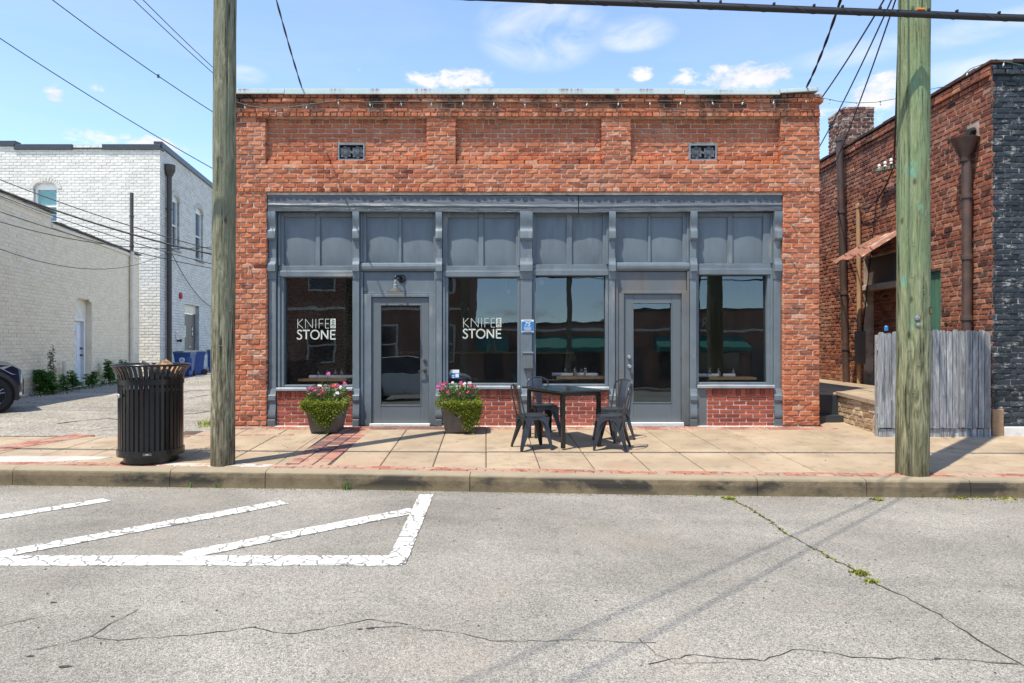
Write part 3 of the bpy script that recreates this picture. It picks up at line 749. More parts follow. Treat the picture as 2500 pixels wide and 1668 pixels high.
crumbs('grit', 240, walk_pt, .004, .011, M_CRACK)
crumbs('grit', 260, road_pt, .004, .010, M_CRACK)
# sidewalk: bedding sheet, then slabs and pavers as pieces
sidewalk = None
b = MB(); xs = np.unique(np.append(np.linspace(-30, 30, 61), -4.5)); BZ = -.012
for xa, xb in zip(xs[:-1], xs[1:]):
    ya, yb = kerb_y(xa) + KW - .01, kerb_y(xb) + KW - .01
    ye = .3 if xb > -4.5 else (-.42 if xb > -5 else -.95)
    b.quad((xa, ya, walk_z(ya) + BZ), (xb, yb, walk_z(yb) + BZ), (xb, ye, walk_z(ye) + BZ), (xa, ye, walk_z(ye) + BZ))
sidewalk = b.build('sidewalk', M_BEDDING, kind='structure')
VS = Vector((0, 1, SLOPE)).normalized(); IS = XU.cross(VS) * -1     # inward (down) for pieces lying on the slope
SKEW = -.038
def shear(x, y): return x + SKEW * (y + 1.99)
def slab(poly, mat=M_SLAB, name='slab', th=.05, lift=0.0, gap=.006):
    """one concrete slab from a plan outline (ccw), edges chamfered; gap shrinks it for the joint"""
    cx = sum(p[0] for p in poly) / len(poly); cy = sum(p[1] for p in poly) / len(poly); n = len(poly)
    def ins(k): 
        out = []
        for (x, y) in poly:
            dx, dy = x - cx, y - cy; out.append((x - math.copysign(min(k, abs(dx)), dx), y - math.copysign(min(k, abs(dy)), dy)))
        return out
    A = ins(gap); B = ins(gap + .008); bb = MB(); dz = random.uniform(-.002, .002) + lift
    vs = [(x, y, walk_z(y) - th) for x, y in A] + [(x, y, walk_z(y) - .006 + dz) for x, y in A] + [(x, y, walk_z(y) + dz) for x, y in B]
    fs = [(i, (i + 1) % n, n + (i + 1) % n, n + i) for i in range(n)] + [(n + i, n + (i + 1) % n, 2 * n + (i + 1) % n, 2 * n + i) for i in range(n)] + [tuple(range(2 * n, 3 * n))]
    bb.add(vs, fs); o = bb.build(name, mat, sidewalk); o['tint'] = random.random(); return o
def back_y(x): return -.40 if x < 5 else -1.35
JX = [-.337 + .614 * k for k in range(-22, 26)]
for xa, xb in zip(JX[:-1], JX[1:]):
    if xb < -2.2 and xa > -2.75: continue
    a0, a1 = xa, xb
    if xa < -2.68 < xb: a1 = -2.68
    if xa < -2.15 < xb: a0 = -2.15
    fy = lambda x: kerb_y(x) + KW + .205
    yb0 = -.36
    if a1 < -4.6: yb0 = -1.0
    mid = -1.98
    f0, f1 = fy(a0), fy(a1)
    if a0 > 5.6: 
        yb0 = -.93
    lo = [(shear(a0, f0), f0), (shear(a1, f1), f1), (shear(a1, mid), mid), (shear(a0, mid), mid)]
    hi = [(shear(a0, mid), mid), (shear(a1, mid), mid), (shear(a1, yb0), yb0), (shear(a0, yb0), yb0)]
    if a0 > 1.3 or a0 < -4.5: slab(lo); slab(hi)
    else: slab([lo[0], lo[1], hi[2], hi[3]])
# pale new concrete round the left pole base and at the far left
slab([(-4.15, -3.0), (-2.82, -3.08), (-2.76, -2.93), (-3.2, -2.86), (-4.1, -2.84)], M_PATCH, 'patch', lift=.006)
slab([(-7.5, -2.78), (-5.6, -2.80), (-4.98, -2.62), (-4.90, -2.50), (-5.4, -2.44), (-7.5, -2.50)], M_PATCH, 'patch', lift=.006)
# pavers
PV = Pieces('paver', M_PAVER, .04, .0015, 8, seed=3); PD = Pieces('brown_paver', M_PAVER_D, .04, .0015, 6, seed=4)
def paver(PP, x, y, L, H, ang=0.0, lift=.003):
    U = Vector((math.cos(ang), math.sin(ang), SLOPE * math.sin(ang))).normalized(); V = Vector((-math.sin(ang), math.cos(ang), SLOPE * math.cos(ang))).normalized()
    PP.add((x, y, walk_z(y) + lift + random.uniform(-.001, .0015)), U, -(U.cross(V)), V, L - .006, H - .006)
x = -13.0
while x < 13:                                       # two courses along the kerb
    ang = math.atan2(kerb_y(x + .2) - kerb_y(x), .2)
    for r in range(2): paver(PV, x + (.1 if r else 0), kerb_y(x) + KW + .052 + r * .1, .2, .1, ang)
    x += .2
x = -4.5
while x < 5.0:                                      # the border along the shop front
    if not (-2.1 < x < -1.05):
        for r in range(3): paver(PV, x + (.1 if r % 2 else 0), -.31 + r * .1, .2, .1)
    else:
        for r in range(3): paver(PD, x + (.1 if r % 2 else 0), -.31 + r * .1, .2, .1)
    x += .2
y = -3.0
r = 0
while y < -.38:                                     # the cross band, brown in the middle
    for k in range(3):
        xx = -2.415 + (k - 1) * .18 + SKEW * 0
        if y > kerb_y(xx) + KW + .24: paver(PD if -2.2 < y < -.62 and random.random() < .8 else PV, xx, y, .17, .1, 0)
    y += .1; r += 1
for k in range(26):                                 # slanting band at the alley mouth
    t_ = k / 25; c0 = Gs(-160, 1122).lerp(Gs(195, 1064), t_)
    dirv_ = (Gs(195, 1064) - Gs(-160, 1122)); ang = math.atan2(dirv_.y, dirv_.x)
    for r in range(4): paver(PV, c0.x + math.sin(-ang) * (r - 1.5) * .1, c0.y + math.cos(ang) * (r - 1.5) * .1, .2, .1, ang, .008)
for k in range(9):
    paver(PV, -7.6 + k * .2 + 2.7, -.93 + .008 * k, .2, .1, .04, .004)
PV.build(sidewalk, 300, 'paver_rest'); PD.build(sidewalk, 300, 'brown_paver_rest')

# alley ground on the left: one sheet from the sidewalk back between the white buildings
b = MB(); nx, ny = 60, 40
def alley_z(x, y): return -.035 - .075 * min(1, max(0, (y + 1) / 8)) + .012 * math.sin(x * 1.3 + y * .6) * min(1, max(0, y + 1))
xs = np.linspace(-45, -4.46, nx); ys = np.concatenate([np.linspace(-1.02, 4, 16), np.linspace(5, 60, 24)])
def alley_edge(x): return -.42 if x > -4.9 else (-.42 - .5 * min(1, (-4.9 - x) / .6)) - .05 * math.sin(x * 3) 
for i in range(nx):
    for j in range(len(ys)):
        yy = ys[j] if j else alley_edge(xs[i])
        b.v.append((xs[i], max(yy, alley_edge(xs[i])), alley_z(xs[i], yy) + (.0 if j else -.004)))
m_ = len(ys)
for i in range(nx - 1):
    for j in range(m_ - 1): b.f.append([i * m_ + j, (i + 1) * m_ + j, (i + 1) * m_ + j + 1, i * m_ + j + 1]); b.mi.append(0)
alley = b.build('alley_road', M_ALLEY, kind='structure', smooth=True)
def alley_crack(px, w):
    P = []
    for x, y in px:
        d = (HC + .07) * F / (y - 834); X = (x - 1250) / F * d; P.append(Vector((X, d - D0, alley_z(X, d - D0))))
    P = jag(P, .015, .12); bb = MB(); bb.ribbon([Vector((p.x, p.y, alley_z(p.x, p.y) + .006)) for p in P], [w * random.uniform(.4, 1.4) for _ in P]); bb.build('road_crack', M_CRACK, alley)
alley_crack([(140, 1038), (185, 1031), (260, 1023), (300, 1026), (330, 1027)], .05)
alley_crack([(215, 1056), (255, 1047), (300, 1042), (340, 1041)], .03)
alley_crack([(440, 955), (470, 950), (520, 951)], .07)
alley_crack([(440, 975), (480, 965), (520, 960)], .05)
alley_crack([(440, 1012), (475, 1010), (520, 1003)], .06)
alley_crack([(-20, 1016), (60, 1004), (150, 994)], .02)
b = MB(); T = []
for px, py, n, sp, h in [(508, 1040, 90, .09, .10), (500, 1046, 40, .06, .05), (455, 932, 60, .35, .04), (500, 930, 60, .3, .04), (470, 925, 40, .3, .05), (205, 982, 20, .2, .02)]:
    d = (HC + .07) * F / (py - 834); X = (px - 1250) / F * d; blades(b, T, (X, d - D0, alley_z(X, d - D0)), n, h, sp, .8, .006)
b.build('grass', M_TRAIL, tints=T, kind='stuff')
# ------------------------------------------------------------------ the brick shop
rb = random.Random(5)
shop = thing('brick_shop', 'single storey red brick shop with slate blue storefront, two grey doors and metal roof edge', 'building', (0, 0, 0))
XL, XR = FX(526), FX(1882)
OL, OR = FX(612), FX(1797)                  # storefront opening
ZO = 3.727; ZT = 5.296
PN = [(FX(608), FX(980)), (FX(1045), FX(1382)), (FX(1447), FX(1793))]   # recessed panels
RH = (ZT - ZO) / 21
VENTS = [(FX(773), FX(834), FZ(366), FZ(326.5)), (FX(1585), FX(1648), FZ(366), FZ(328))]
PZ0, PZ1 = ZT - 15 * RH, ZT - 5 * RH
# mortar backing: piers, top band, panel beds, side walls, roof
b = MB()
MY = .013
b.box(XL + .01, OL - .008, MY, .36, -.15, ZO); b.box(OR + .008, XR - .01, MY, .36, -.15, ZO)
b.box(XL + .01, XR - .01, MY, .36, ZO, PZ0)
b.box(XL + .01, XR - .01, MY, .36, PZ1, ZT)
ed = [XL + .01] + [x for p in PN for x in p] + [XR - .01]
for i in range(0, len(ed), 2): b.box(ed[i], ed[i + 1], MY, .36, PZ0, PZ1)
for (xa, xb) in PN:
    vs_ = [v for v in VENTS if xa < v[0] < xb]
    if vs_:
        v = vs_[0]; b.box(xa, v[0], .103, .36, PZ0, PZ1); b.box(v[1], xb, .103, .36, PZ0, PZ1)
        b.box(v[0], v[1], .103, .36, PZ0, v[2]); b.box(v[0], v[1], .103, .36, v[3], PZ1)
    else: b.box(xa, xb, .103, .36, PZ0, PZ1)
b.build('wall', M_MORTAR, shop)
b = MB(); b.box(XL + .012, XL + .35, .362, 11, -.15, 5.2); b.box(XR - .35, XR - .012, .362, 11, -.15, 5.2); b.box(XL + .35, XR - .35, 10.7, 11, -.15, 5.0)
b.build('side_wall', M_BRICK_R, shop)
b = MB(); b.box(XL + .35, XR - .35, .37, 10.69, 4.55, 4.6); b.build('roof', M_ROOF, shop)

PB = Pieces('brick', M_BRICK, .16, .0065, 14, seed=21)
O0 = Vector((0, 0, 0))
def vent_op(v):
    return lambda z: (v[0] - .005, v[1] + .005) if v[2] < z < v[3] else None
for r in range(21):
    z0 = ZT - (r + 1) * RH
    hd = r in (0, 4, 5, 20); bl = .107 if hd else .222
    pr = {0: .028, 1: .045, 2: .0, 3: .012, 4: .03, 20: .016}.get(r, 0.0)
    ph = .5 * (r % 2) + rb.uniform(-.08, .08)
    if r < 5 or r >= 15:
        x0, x1 = XL - (pr if r < 2 else 0), XR + (pr if r < 2 else 0)
        lay_row(PB, O0, XU, x0, x1, z0, RH, bl, pr, .012, (), ph, rb)
    else:
        for i in range(0, len(ed), 2):
            lay_row(PB, O0, XU, ed[i] - .014, ed[i + 1] + .014, z0, RH, .222, 0.0, .012, (), ph + .2 * i, rb)
        pp = -.09 if r < 13 else (-.062 if r == 13 else -.032)
        for xa, xb in PN:
            lay_row(PB, O0, XU, xa + .004, xb - .004, z0, RH, bl, pp, .012, [vent_op(v) for v in VENTS], ph, rb,
                    tint=(lambda c: rb.uniform(.08, .62)) if r < 11 else None)
PH = ZO / 46
for r in range(46):
    z0 = r * PH
    for (xa, xb) in ((XL, OL), (OR, XR)):
        lay_row(PB, O0, XU, xa, xb, z0, PH, .215, 0.0, .011, (), .5 * (r % 2) + rb.uniform(-.05, .05) + .3, rb)
PB.build(shop, 300, 'brick_rest')

# vents: pale frames with two wheels of iron rings
for v in VENTS:
    cx, cz = (v[0] + v[1]) / 2, (v[2] + v[3]) / 2; hw, hh = (v[1] - v[0]) / 2, (v[3] - v[2]) / 2
    b = MB(); Y0, Y1 = .075, .12
    b.box(v[0], v[1], Y0, Y1, v[2], v[2] + .028); b.box(v[0], v[1], Y0, Y1, v[3] - .02, v[3]); b.box(v[0], v[0] + .02, Y0, Y1, v[2] + .028, v[3] - .02); b.box(v[1] - .02, v[1], Y0, Y1, v[2] + .028, v[3] - .02)
    fr_ = b.build('vent_frame', M_IRON, shop)
    b = MB(); b.box(v[0] + .02, v[1] - .02, .135, .14, v[2] + .028, v[3] - .02); b.build('hollow', M_DARK, fr_)
    b = MB()
    for s_ in (-1, 1):
        c0 = Vector((cx + s_ * hw * .46, .1, cz + .003))
        for rr in (.024, .044, .064, .082): b.tube([c0 + Vector((math.cos(a) * rr, 0, math.sin(a) * rr)) for a in np.linspace(0, 2 * PI, 15)], .0052, 4, False)
        for a in (PI / 4, 3 * PI / 4): dd = Vector((math.cos(a), 0, math.sin(a))) * .03; b.tube([c0 - dd, c0 + dd], .0055, 4)
        for a in np.linspace(0, 2 * PI, 9)[:-1]: b.tube([c0 + Vector((math.cos(a + .2) * .08, 0, math.sin(a + .2) * .08)), c0 + Vector((math.cos(a) * .105, .002, math.sin(a) * .1))], .009, 4)
    b.build('grille', M_IRON, fr_)
# metal coping of three lengths, the last one tilted up
cuts = [(527, 655, 205, 218), (656, 1568, 205, 219), (1569, 1786, 207.5, 220), (1787, 1875, 206, 216.5)]
for qa, qb, qt, qbm in cuts:
    xa, xb = FX(qa), FX(qb); zt, zb = FZ(qt) - .004, FZ(qbm); tl = .0 if qa < 1700 else .035
    b = MB(); sec = [(-.062, zb), (-.075, zb - .006), (-.075, zb + .012), (-.062, zb + .016), (-.056, zt - .012), (-.03, zt), (.32, zt + .015), (.32, zb)]
    n = len(sec); vs = [(xa, y, z) for y, z in sec] + [(xb, y, z + tl) for y, z in sec]
    b.add(vs, [(i, (i + 1) % n, n + (i + 1) % n, n + i) for i in range(n)] + [tuple(range(n)), tuple(range(2 * n - 1, n - 1, -1))]); b.build('coping', M_COPING, shop, recalc=True)

# ---- timber storefront
# crumbling mortar strip over the beam, then the beam in two lengths
b = MB(); b.box(OL, OR, .02, .22, FZ(447), ZO - .004); b.build('mortar_strip', M_PLASTER, shop)
def beam(qa, qb, zt0, zt1, zb0, zb1, dy):
    b = MB(); n = 24; rows = []
    for i in range(n + 1):
        t_ = i / n; x = FX(qa) + (FX(qb) - FX(qa)) * t_; zt = zt0 + (zt1 - zt0) * t_; zb = zb0 + (zb1 - zb0) * t_
        wv = .004 * math.sin(i * 1.7) + random.uniform(-.002, .002)
        rows.append([(x, .21, zt), (x, .030 + dy + wv, zt + wv), (x, .026 + dy + wv, zt - .13), (x, .012 + dy, zb + .095), (x, .020 + dy, zb + .075), (x, .03 + dy + wv, zb + .004), (x, .21, zb)])
    m_ = 7
    for r_ in rows: b.v += r_
    for i in range(n):
        for j in range(m_ - 1): b.f.append([i * m_ + j, i * m_ + j + 1, (i + 1) * m_ + j + 1, (i + 1) * m_ + j]); b.mi.append(0)
    b.f.append(list(range(m_))); b.mi.append(0); b.f.append([n * m_ + j for j in range(m_)][::-1]); b.mi.append(0)
    return b.build('beam', M_BEAM, shop, recalc=True)
beam(613, 1327, FZ(447), FZ(450), FZ(484), FZ(488), .0)
beam(1329, 1796, FZ(450), FZ(446), FZ(488), FZ(483), .008)

PY = .185                                     # transom panel plane
COLS = [(612, 630), (808, 822.5), (999.5, 1013.5), (1194, 1222), (1399, 1413.5), (1586.5, 1601.5), (1780, 1797)]
ZBEAM = FZ(486)
for ci, (qa, qb) in enumerate(COLS):
    xa, xb = FX(qa) + .002, FX(qb) - .002; wide = ci == 3; yf = .075
    if ci == 0: xb2 = xb
    ps = None
    b = MB(); b.cbox(xa, xb, yf, .26, FZ(980), ZBEAM + .02, .005); ps = b.build('pilaster', M_SLATE, shop)
    # top scroll bracket, mid block, plinth: side outlines in (y, z)
    z = lambda q: FZ(q)
    def bracket(outline, ea=.004, nm='bracket'):
        bb = MB(); bb.prism(outline, xa - ea, xb + ea, lambda a, c_, d: (d, a, c_)); return bb.build(nm, M_SLATE, ps, recalc=True, autosmooth=35)
    bracket([(.16, z(484)), (.03, z(484)), (.022, z(493)), (.026, z(501)), (.036, z(509)), (.048, z(516)), (.052, z(521)), (.046, z(525)), (.026, z(529)), (.022, z(531)), (.022, z(546)), (.06, z(551)), (.16, z(551))])
    bracket([(.16, z(590)), (.062, z(591)), (.055, z(596)), (.046, z(602)), (.024, z(606)), (.022, z(609)), (.022, z(622)), (.05, z(624)), (.058, z(628)), (.058, z(634)), (.066, z(640)), (.16, z(641))])
    bracket([(.2, z(892)), (.07, z(893)), (.055, z(899)), (.05, z(905)), (.03, z(909)), (.03, z(919)), (.055, z(924)), (.05, z(934)), (.034, z(944)), (.022, z(952)), (.022, z(957)), (.034, z(962)), (.2, z(962))])
    bb = MB(); bb.cbox(xa - .004, xb + .004, .018, .2, z(981), z(963.5), .006); bb.build('plinth', M_SLATE, ps)

BAYS = [  # (x0, x1, pane1, pane2, (pane top, pane bottom), rail q, window or door)
    (632, 808, (644, 718), (728.5, 803), 494, 608), (823, 999, (836, 911), (918, 992), 495, 601), (1014, 1194, (1025, 1097), (1109, 1184), 496, 608),
    (1222, 1399, (1230, 1302), (1315, 1386), 491, 605), (1414, 1586, (1418, 1492), (1498, 1572), 494, 600), (1602, 1780, (1608, 1677), (1689, 1759), 494, 603)]
for bi, (q0, q1, pa, pb, qt, qb) in enumerate(BAYS):
    x0, x1 = FX(q0), FX(q1)
    # two bulging sheet panels
    for (a, c_) in (pa, pb):
        bb = MB(); nx_, nz_ = 9, 9; xa, xb = FX(a) - .012, FX(c_) + .012; za, zb = FZ(qb) - .01, FZ(qt) + .012; bl_ = random.uniform(.018, .03); sk = random.uniform(.38, .5)
        for j in range(nz_):
            for i in range(nx_):
                u, v = i / (nx_ - 1), j / (nz_ - 1)
                bul = bl_ * math.sin(PI * u) ** .6 * math.sin(PI * min(1, v * 1.02)) ** .5 if 0 < u < 1 and 0 < v < 1 else 0
                bb.v.append((xa + (xb - xa) * u, PY - bul + .01 * (.5 - v), za + (zb - za) * v))
        for j in range(nz_ - 1):
            for i in range(nx_ - 1): k = j * nx_ + i; bb.f.append([k, k + 1, k + nx_ + 1, k + nx_]); bb.mi.append(0)
        bb.build('transom_panel', M_SLATE_P, shop, smooth=True)
    # frame of the transom
    fr_ = None; bb = MB(); yf = .148; zt, zb = ZBEAM + .01, FZ(qb)
    L = [(x0, FX(pa[0])), (FX(pb[1]), x1)]
    for (a, c_) in L:
        bb.cbox(a + .001, c_, yf, .23, zb, zt, .004)
        if c_ - a > .05:
            s_ = -1 if a == x0 else 1; xm = (a + .001 if s_ < 0 else c_ - .034); bb.cbox(xm, xm + .033, yf - .03, yf + .02, zb + .002, zt - .002, .004)
    bb.cbox(FX(pa[1]), FX(pb[0]), yf + .006, .23, zb, zt, .006)
    bb.cbox(FX(pa[0]) + .002, FX(pa[1]) - .002, yf - .002, .23, FZ(qt), zt, .003); bb.cbox(FX(pb[0]) + .002, FX(pb[1]) - .002, yf - .002, .23, FZ(qt), zt, .003)
    fr_ = bb.build('transom_frame', M_SLATE, shop)
    door_bay = bi in (1, 4)
    bb = MB()
    if not door_bay:
        bb.cbox(x0 + .001, x1 - .001, yf - .004, .23, FZ(qb + 12), FZ(qb) - .001, .004)
        bb.cbox(x0 + .001, x1 - .001, yf - .045, .23, FZ(qb + 26), FZ(qb + 13), .006)
        bb.cbox(x0 + .02, x1 - .02, yf - .03, yf + .05, FZ(qb + 13) - .001, FZ(qb + 11), .003)
    else:
        sec = [(.23, FZ(qb) - .001), (yf - .02, FZ(qb) - .003), (yf - .05, FZ(qb + 3)), (yf - .06, FZ(qb + 9)), (yf - .056, FZ(qb + 15)), (yf - .03, FZ(qb + 20)), (.23, FZ(qb + 21))]
        bb.prism(sec, x0 + .001, x1 - .001, lambda a, c_, d: (d, a, c_))
    bb.build('rail', M_SLATE_H, fr_, recalc=True)

# shop windows: (bay index, glass px box in q)
GL = {0: (645.5, 804.5, 635, 885), 2: (1026.5, 1187.5, 633, 881), 3: (1230.5, 1392, 628, 883), 5: (1608.5, 1768, 628, 879)}
GTILT = math.tan(math.radians(1.15)); WINS = {}
def tilted_pane(xa, xb, za, zb, y, name, parent, th=.006):
    bb = MB(); dy = (zb - za) * GTILT
    bb.add([(xa, y, za), (xb, y, za), (xb, y + dy, zb), (xa, y + dy, zb)], [(0, 1, 2, 3)]); return bb.build(name, M_GLASS, parent)
for bi, (qa, qb, qt, qbm) in GL.items():
    q0, q1 = BAYS[bi][0], BAYS[bi][1]; x0, x1 = FX(q0) + .001, FX(q1) - .001; xa, xb = FX(qa), FX(qb); za, zb = FZ(qbm), FZ(qt); ztop = FZ(BAYS[bi][5] + 26) - .001
    bb = MB()
    bb.cbox(x0, xa - .001 if xa - x0 > .02 else x0 + .02, .125, .30, za - .03, ztop, .004); bb.cbox(xb + .001, x1, .125, .30, za - .03, ztop, .004)
    if xa - x0 > .06: bb.cbox(x0, x0 + .04, .10, .13, za - .03, ztop, .004)
    if x1 - xb > .06: bb.cbox(x1 - .04, x1, .10, .13, za - .03, ztop, .004)
    bb.cbox(xa, xb, .135, .30, zb, ztop, .004); bb.cbox(xa, xb, .135, .30, za - .03, za, .004)
    bb.cbox(xa - .014, xa, .165, .19, za, zb, .003); bb.cbox(xb, xb + .014, .165, .19, za, zb, .003)
    wn_ = bb.build('window', M_SLATE, shop); WINS[bi] = (wn_, xa, xb, za, zb)
    tilted_pane(xa - .002, xb + .002, za - .005, zb + .005, .198, 'glass', wn_)
    bb = MB(); zs = za - .032
    sec = [(.30, zs), (.03, zs - .006), (.018, zs - .018), (.018, zs - .05), (.045, zs - .06), (.30, zs - .06)]
    bb.prism(sec, x0 + .002, x1 - .002, lambda a, c_, d: (d, a, c_)); bb.build('sill', M_SILL, wn_, recalc=True)
    # bulkhead of red wire-cut brick
    zt = zs - .062; z0 = FZ(980)
    if bi == 5:
        xL_, xR_ = FX(1625), x1; b = MB(); b.cbox(x0, xL_ - .002, .07, .30, FZ(980), zs - .062, .004); b.build('plinth_board', M_GREYWOOD, shop)
    else: xL_, xR_ = x0, x1
    bb = MB(); bb.box(xL_, xR_, .075, .30, z0 - .05, zt); bb.build('bulkhead', M_MORTAR_P, shop)
    Pk = Pieces('bulkhead_brick', M_BULK, .12, .002, 6, seed=31 + bi); hz = .125
    n = int((xR_ - xL_) / .0745); wv = (xR_ - xL_) / n
    for i in range(n): Pk.add(Vector((xL_ + (i + .5) * wv, .052, zt - hz / 2)), XU, YU, ZU, wv - .01, hz - .006)
    ch = (zt - hz - z0) / 7
    for r in range(7): lay_row(Pk, O0, XU, xL_, xR_, z0 + r * ch, ch, .215, -.066, .012, (), .5 * (r % 2), rb)
    Pk.build(shop, 300)
# white painted concrete foot under the bulkheads and thresholds under the doors
for qa, qb in ((630, 808), (1013, 1205), (1212, 1412), (1600, 1797)):
    b = MB(); b.cbox(FX(qa), FX(qb), -.02 if qa != 1600 else -.03, .2, -.03, FZ(978.5), .008); b.build('foot', M_WHITEPAINT, shop)

# doors
def door_part(bi, slab_q, glass_q, panel_q, mat_frame, mat_door):
    q0, q1 = BAYS[bi][0], BAYS[bi][1]; x0, x1 = FX(q0) + .001, FX(q1) - .001
    dx0, dx1, dz0, dz1 = FX(slab_q[0]), FX(slab_q[1]), FZ(slab_q[3]), FZ(slab_q[2])
    ztop = FZ(BAYS[bi][5] + 21) - .001
    bb = MB(); bb.cbox(x0, dx0 - .005, .13, .30, -.01, dz1 + .05, .004); bb.cbox(dx1 + .005, x1, .13, .30, -.01, dz1 + .05, .004)
    bb.cbox(dx0 - .004, dx1 + .004, .135, .30, dz1 + .006, dz1 + .05, .004)
    bb.cbox(x0, x0 + .045, .105, .14, -.01, ztop, .004); bb.cbox(x1 - .03, x1, .105, .14, -.01, ztop, .004)
    bb.box(x0 + .003, x1 - .003, .30, .32, dz1, ztop)
    fr_ = bb.build('door_frame', mat_frame, shop)
    bb = MB(); bb.cbox(x0 + .046, x1 - .031, .15, .298, FZ(panel_q[1]), ztop - .002, .004); bb.build('header_panel', M_SLATE if bi == 1 else M_GREYWOOD, fr_)
    if dz1 + .052 < FZ(panel_q[1]) - .01:
        bb = MB(); bb.cbox(x0 + .046, x1 - .031, .142, .298, dz1 + .052, FZ(panel_q[1]) - .003, .005); bb.build('header_board', M_SLATE_H if bi == 1 else M_GREYWOOD, fr_)
    gx0, gx1, gz0, gz1 = FX(glass_q[0]), FX(glass_q[1]), FZ(glass_q[3]), FZ(glass_q[2])
    bb = MB(); Y0, Y1 = .165, .21
    bb.cbox(dx0, gx0, Y0, Y1, dz0, dz1, .003); bb.cbox(gx1, dx1, Y0, Y1, dz0, dz1, .003); bb.cbox(gx0 + .0, gx1, Y0 + .001, Y1, dz0, gz0, .003); bb.cbox(gx0, gx1, Y0 + .001, Y1, gz1, dz1, .003)
    m_ = .014
    bb.cbox(gx0 - m_, gx0, Y0 - .006, Y0 + .01, gz0 - m_, gz1 + m_, .002); bb.cbox(gx1, gx1 + m_, Y0 - .006, Y0 + .01, gz0 - m_, gz1 + m_, .002)
    bb.cbox(gx0, gx1, Y0 - .006, Y0 + .01, gz0 - m_, gz0, .002); bb.cbox(gx0, gx1, Y0 - .006, Y0 + .01, gz1, gz1 + m_, .002)
    dr = bb.build('door', mat_door, shop)
    tilted_pane(gx0 - .003, gx1 + .003, gz0 - .003, gz1 + .003, .178, 'glass', dr)
    bb = MB(); bb.cbox(dx0 - .03, dx1 + .03, .02 + .06, .25, -.02, dz0 - .006, .005); bb.build('threshold', M_WHITEPAINT, fr_)
    return dr, fr_
d1, f1 = door_part(1, (849, 981.4, 681.5, 973.5), (870, 961.6, 700, 931.8), (668, 668), M_SLATE, M_GREYDOOR)
d2, f2 = door_part(4, (1436, 1568.7, 674, 971), (1458, 1546, 695, 925.6), (665, 671.5), M_GREYWOOD, M_GREYDOOR)
def knob(c, r, mat, parent, nm, proud=.05):
    bb = MB(); bb.lathe([(0, .0), (r, .0), (r, .012), (r * .5, .016), (r * .45, proud * .5), (r * .85, proud * .6), (r * .9, proud * .9), (r * .5, proud), (0, proud)], c, 14, axis=(0, -1, 0)); return bb.build(nm, mat, parent, smooth=False, autosmooth=40)
knob((FX(972.5), .165, FZ(829.5)), .03, M_BRONZE, d1, 'deadbolt', .025)
hb = knob((FX(972), .165, FZ(850.5)), .03, M_BRONZE, d1, 'handle', .05)
bb = MB(); c0 = Vector((FX(972), .115, FZ(850.5))); bb.tube([c0, c0 + Vector((-.03, -.006, -.002)), c0 + Vector((-.085, -.004, -.018)), c0 + Vector((-.105, .0, -.022))], [.011, .010, .009, .007], 8)
o_ = bb.build('handle', M_BRONZE, d1)
knob((FX(1447), .165, FZ(820)), .031, M_STEEL, d2, 'deadbolt', .035)
knob((FX(1447.5), .165, FZ(842)), .031, M_STEEL, d2, 'handle', .065)
for dr, xq, mt in ((d1, 848, M_RUST), (d2, 1569.5, M_RUST)):
    for zq in (710, 826, 945):
        bb = MB(); bb.lathe([(0, 0), (.009, 0), (.009, .085), (0, .085)], (FX(xq), .157, FZ(zq) - .04), 8); bb.build('hinge', M_BRONZE, dr)

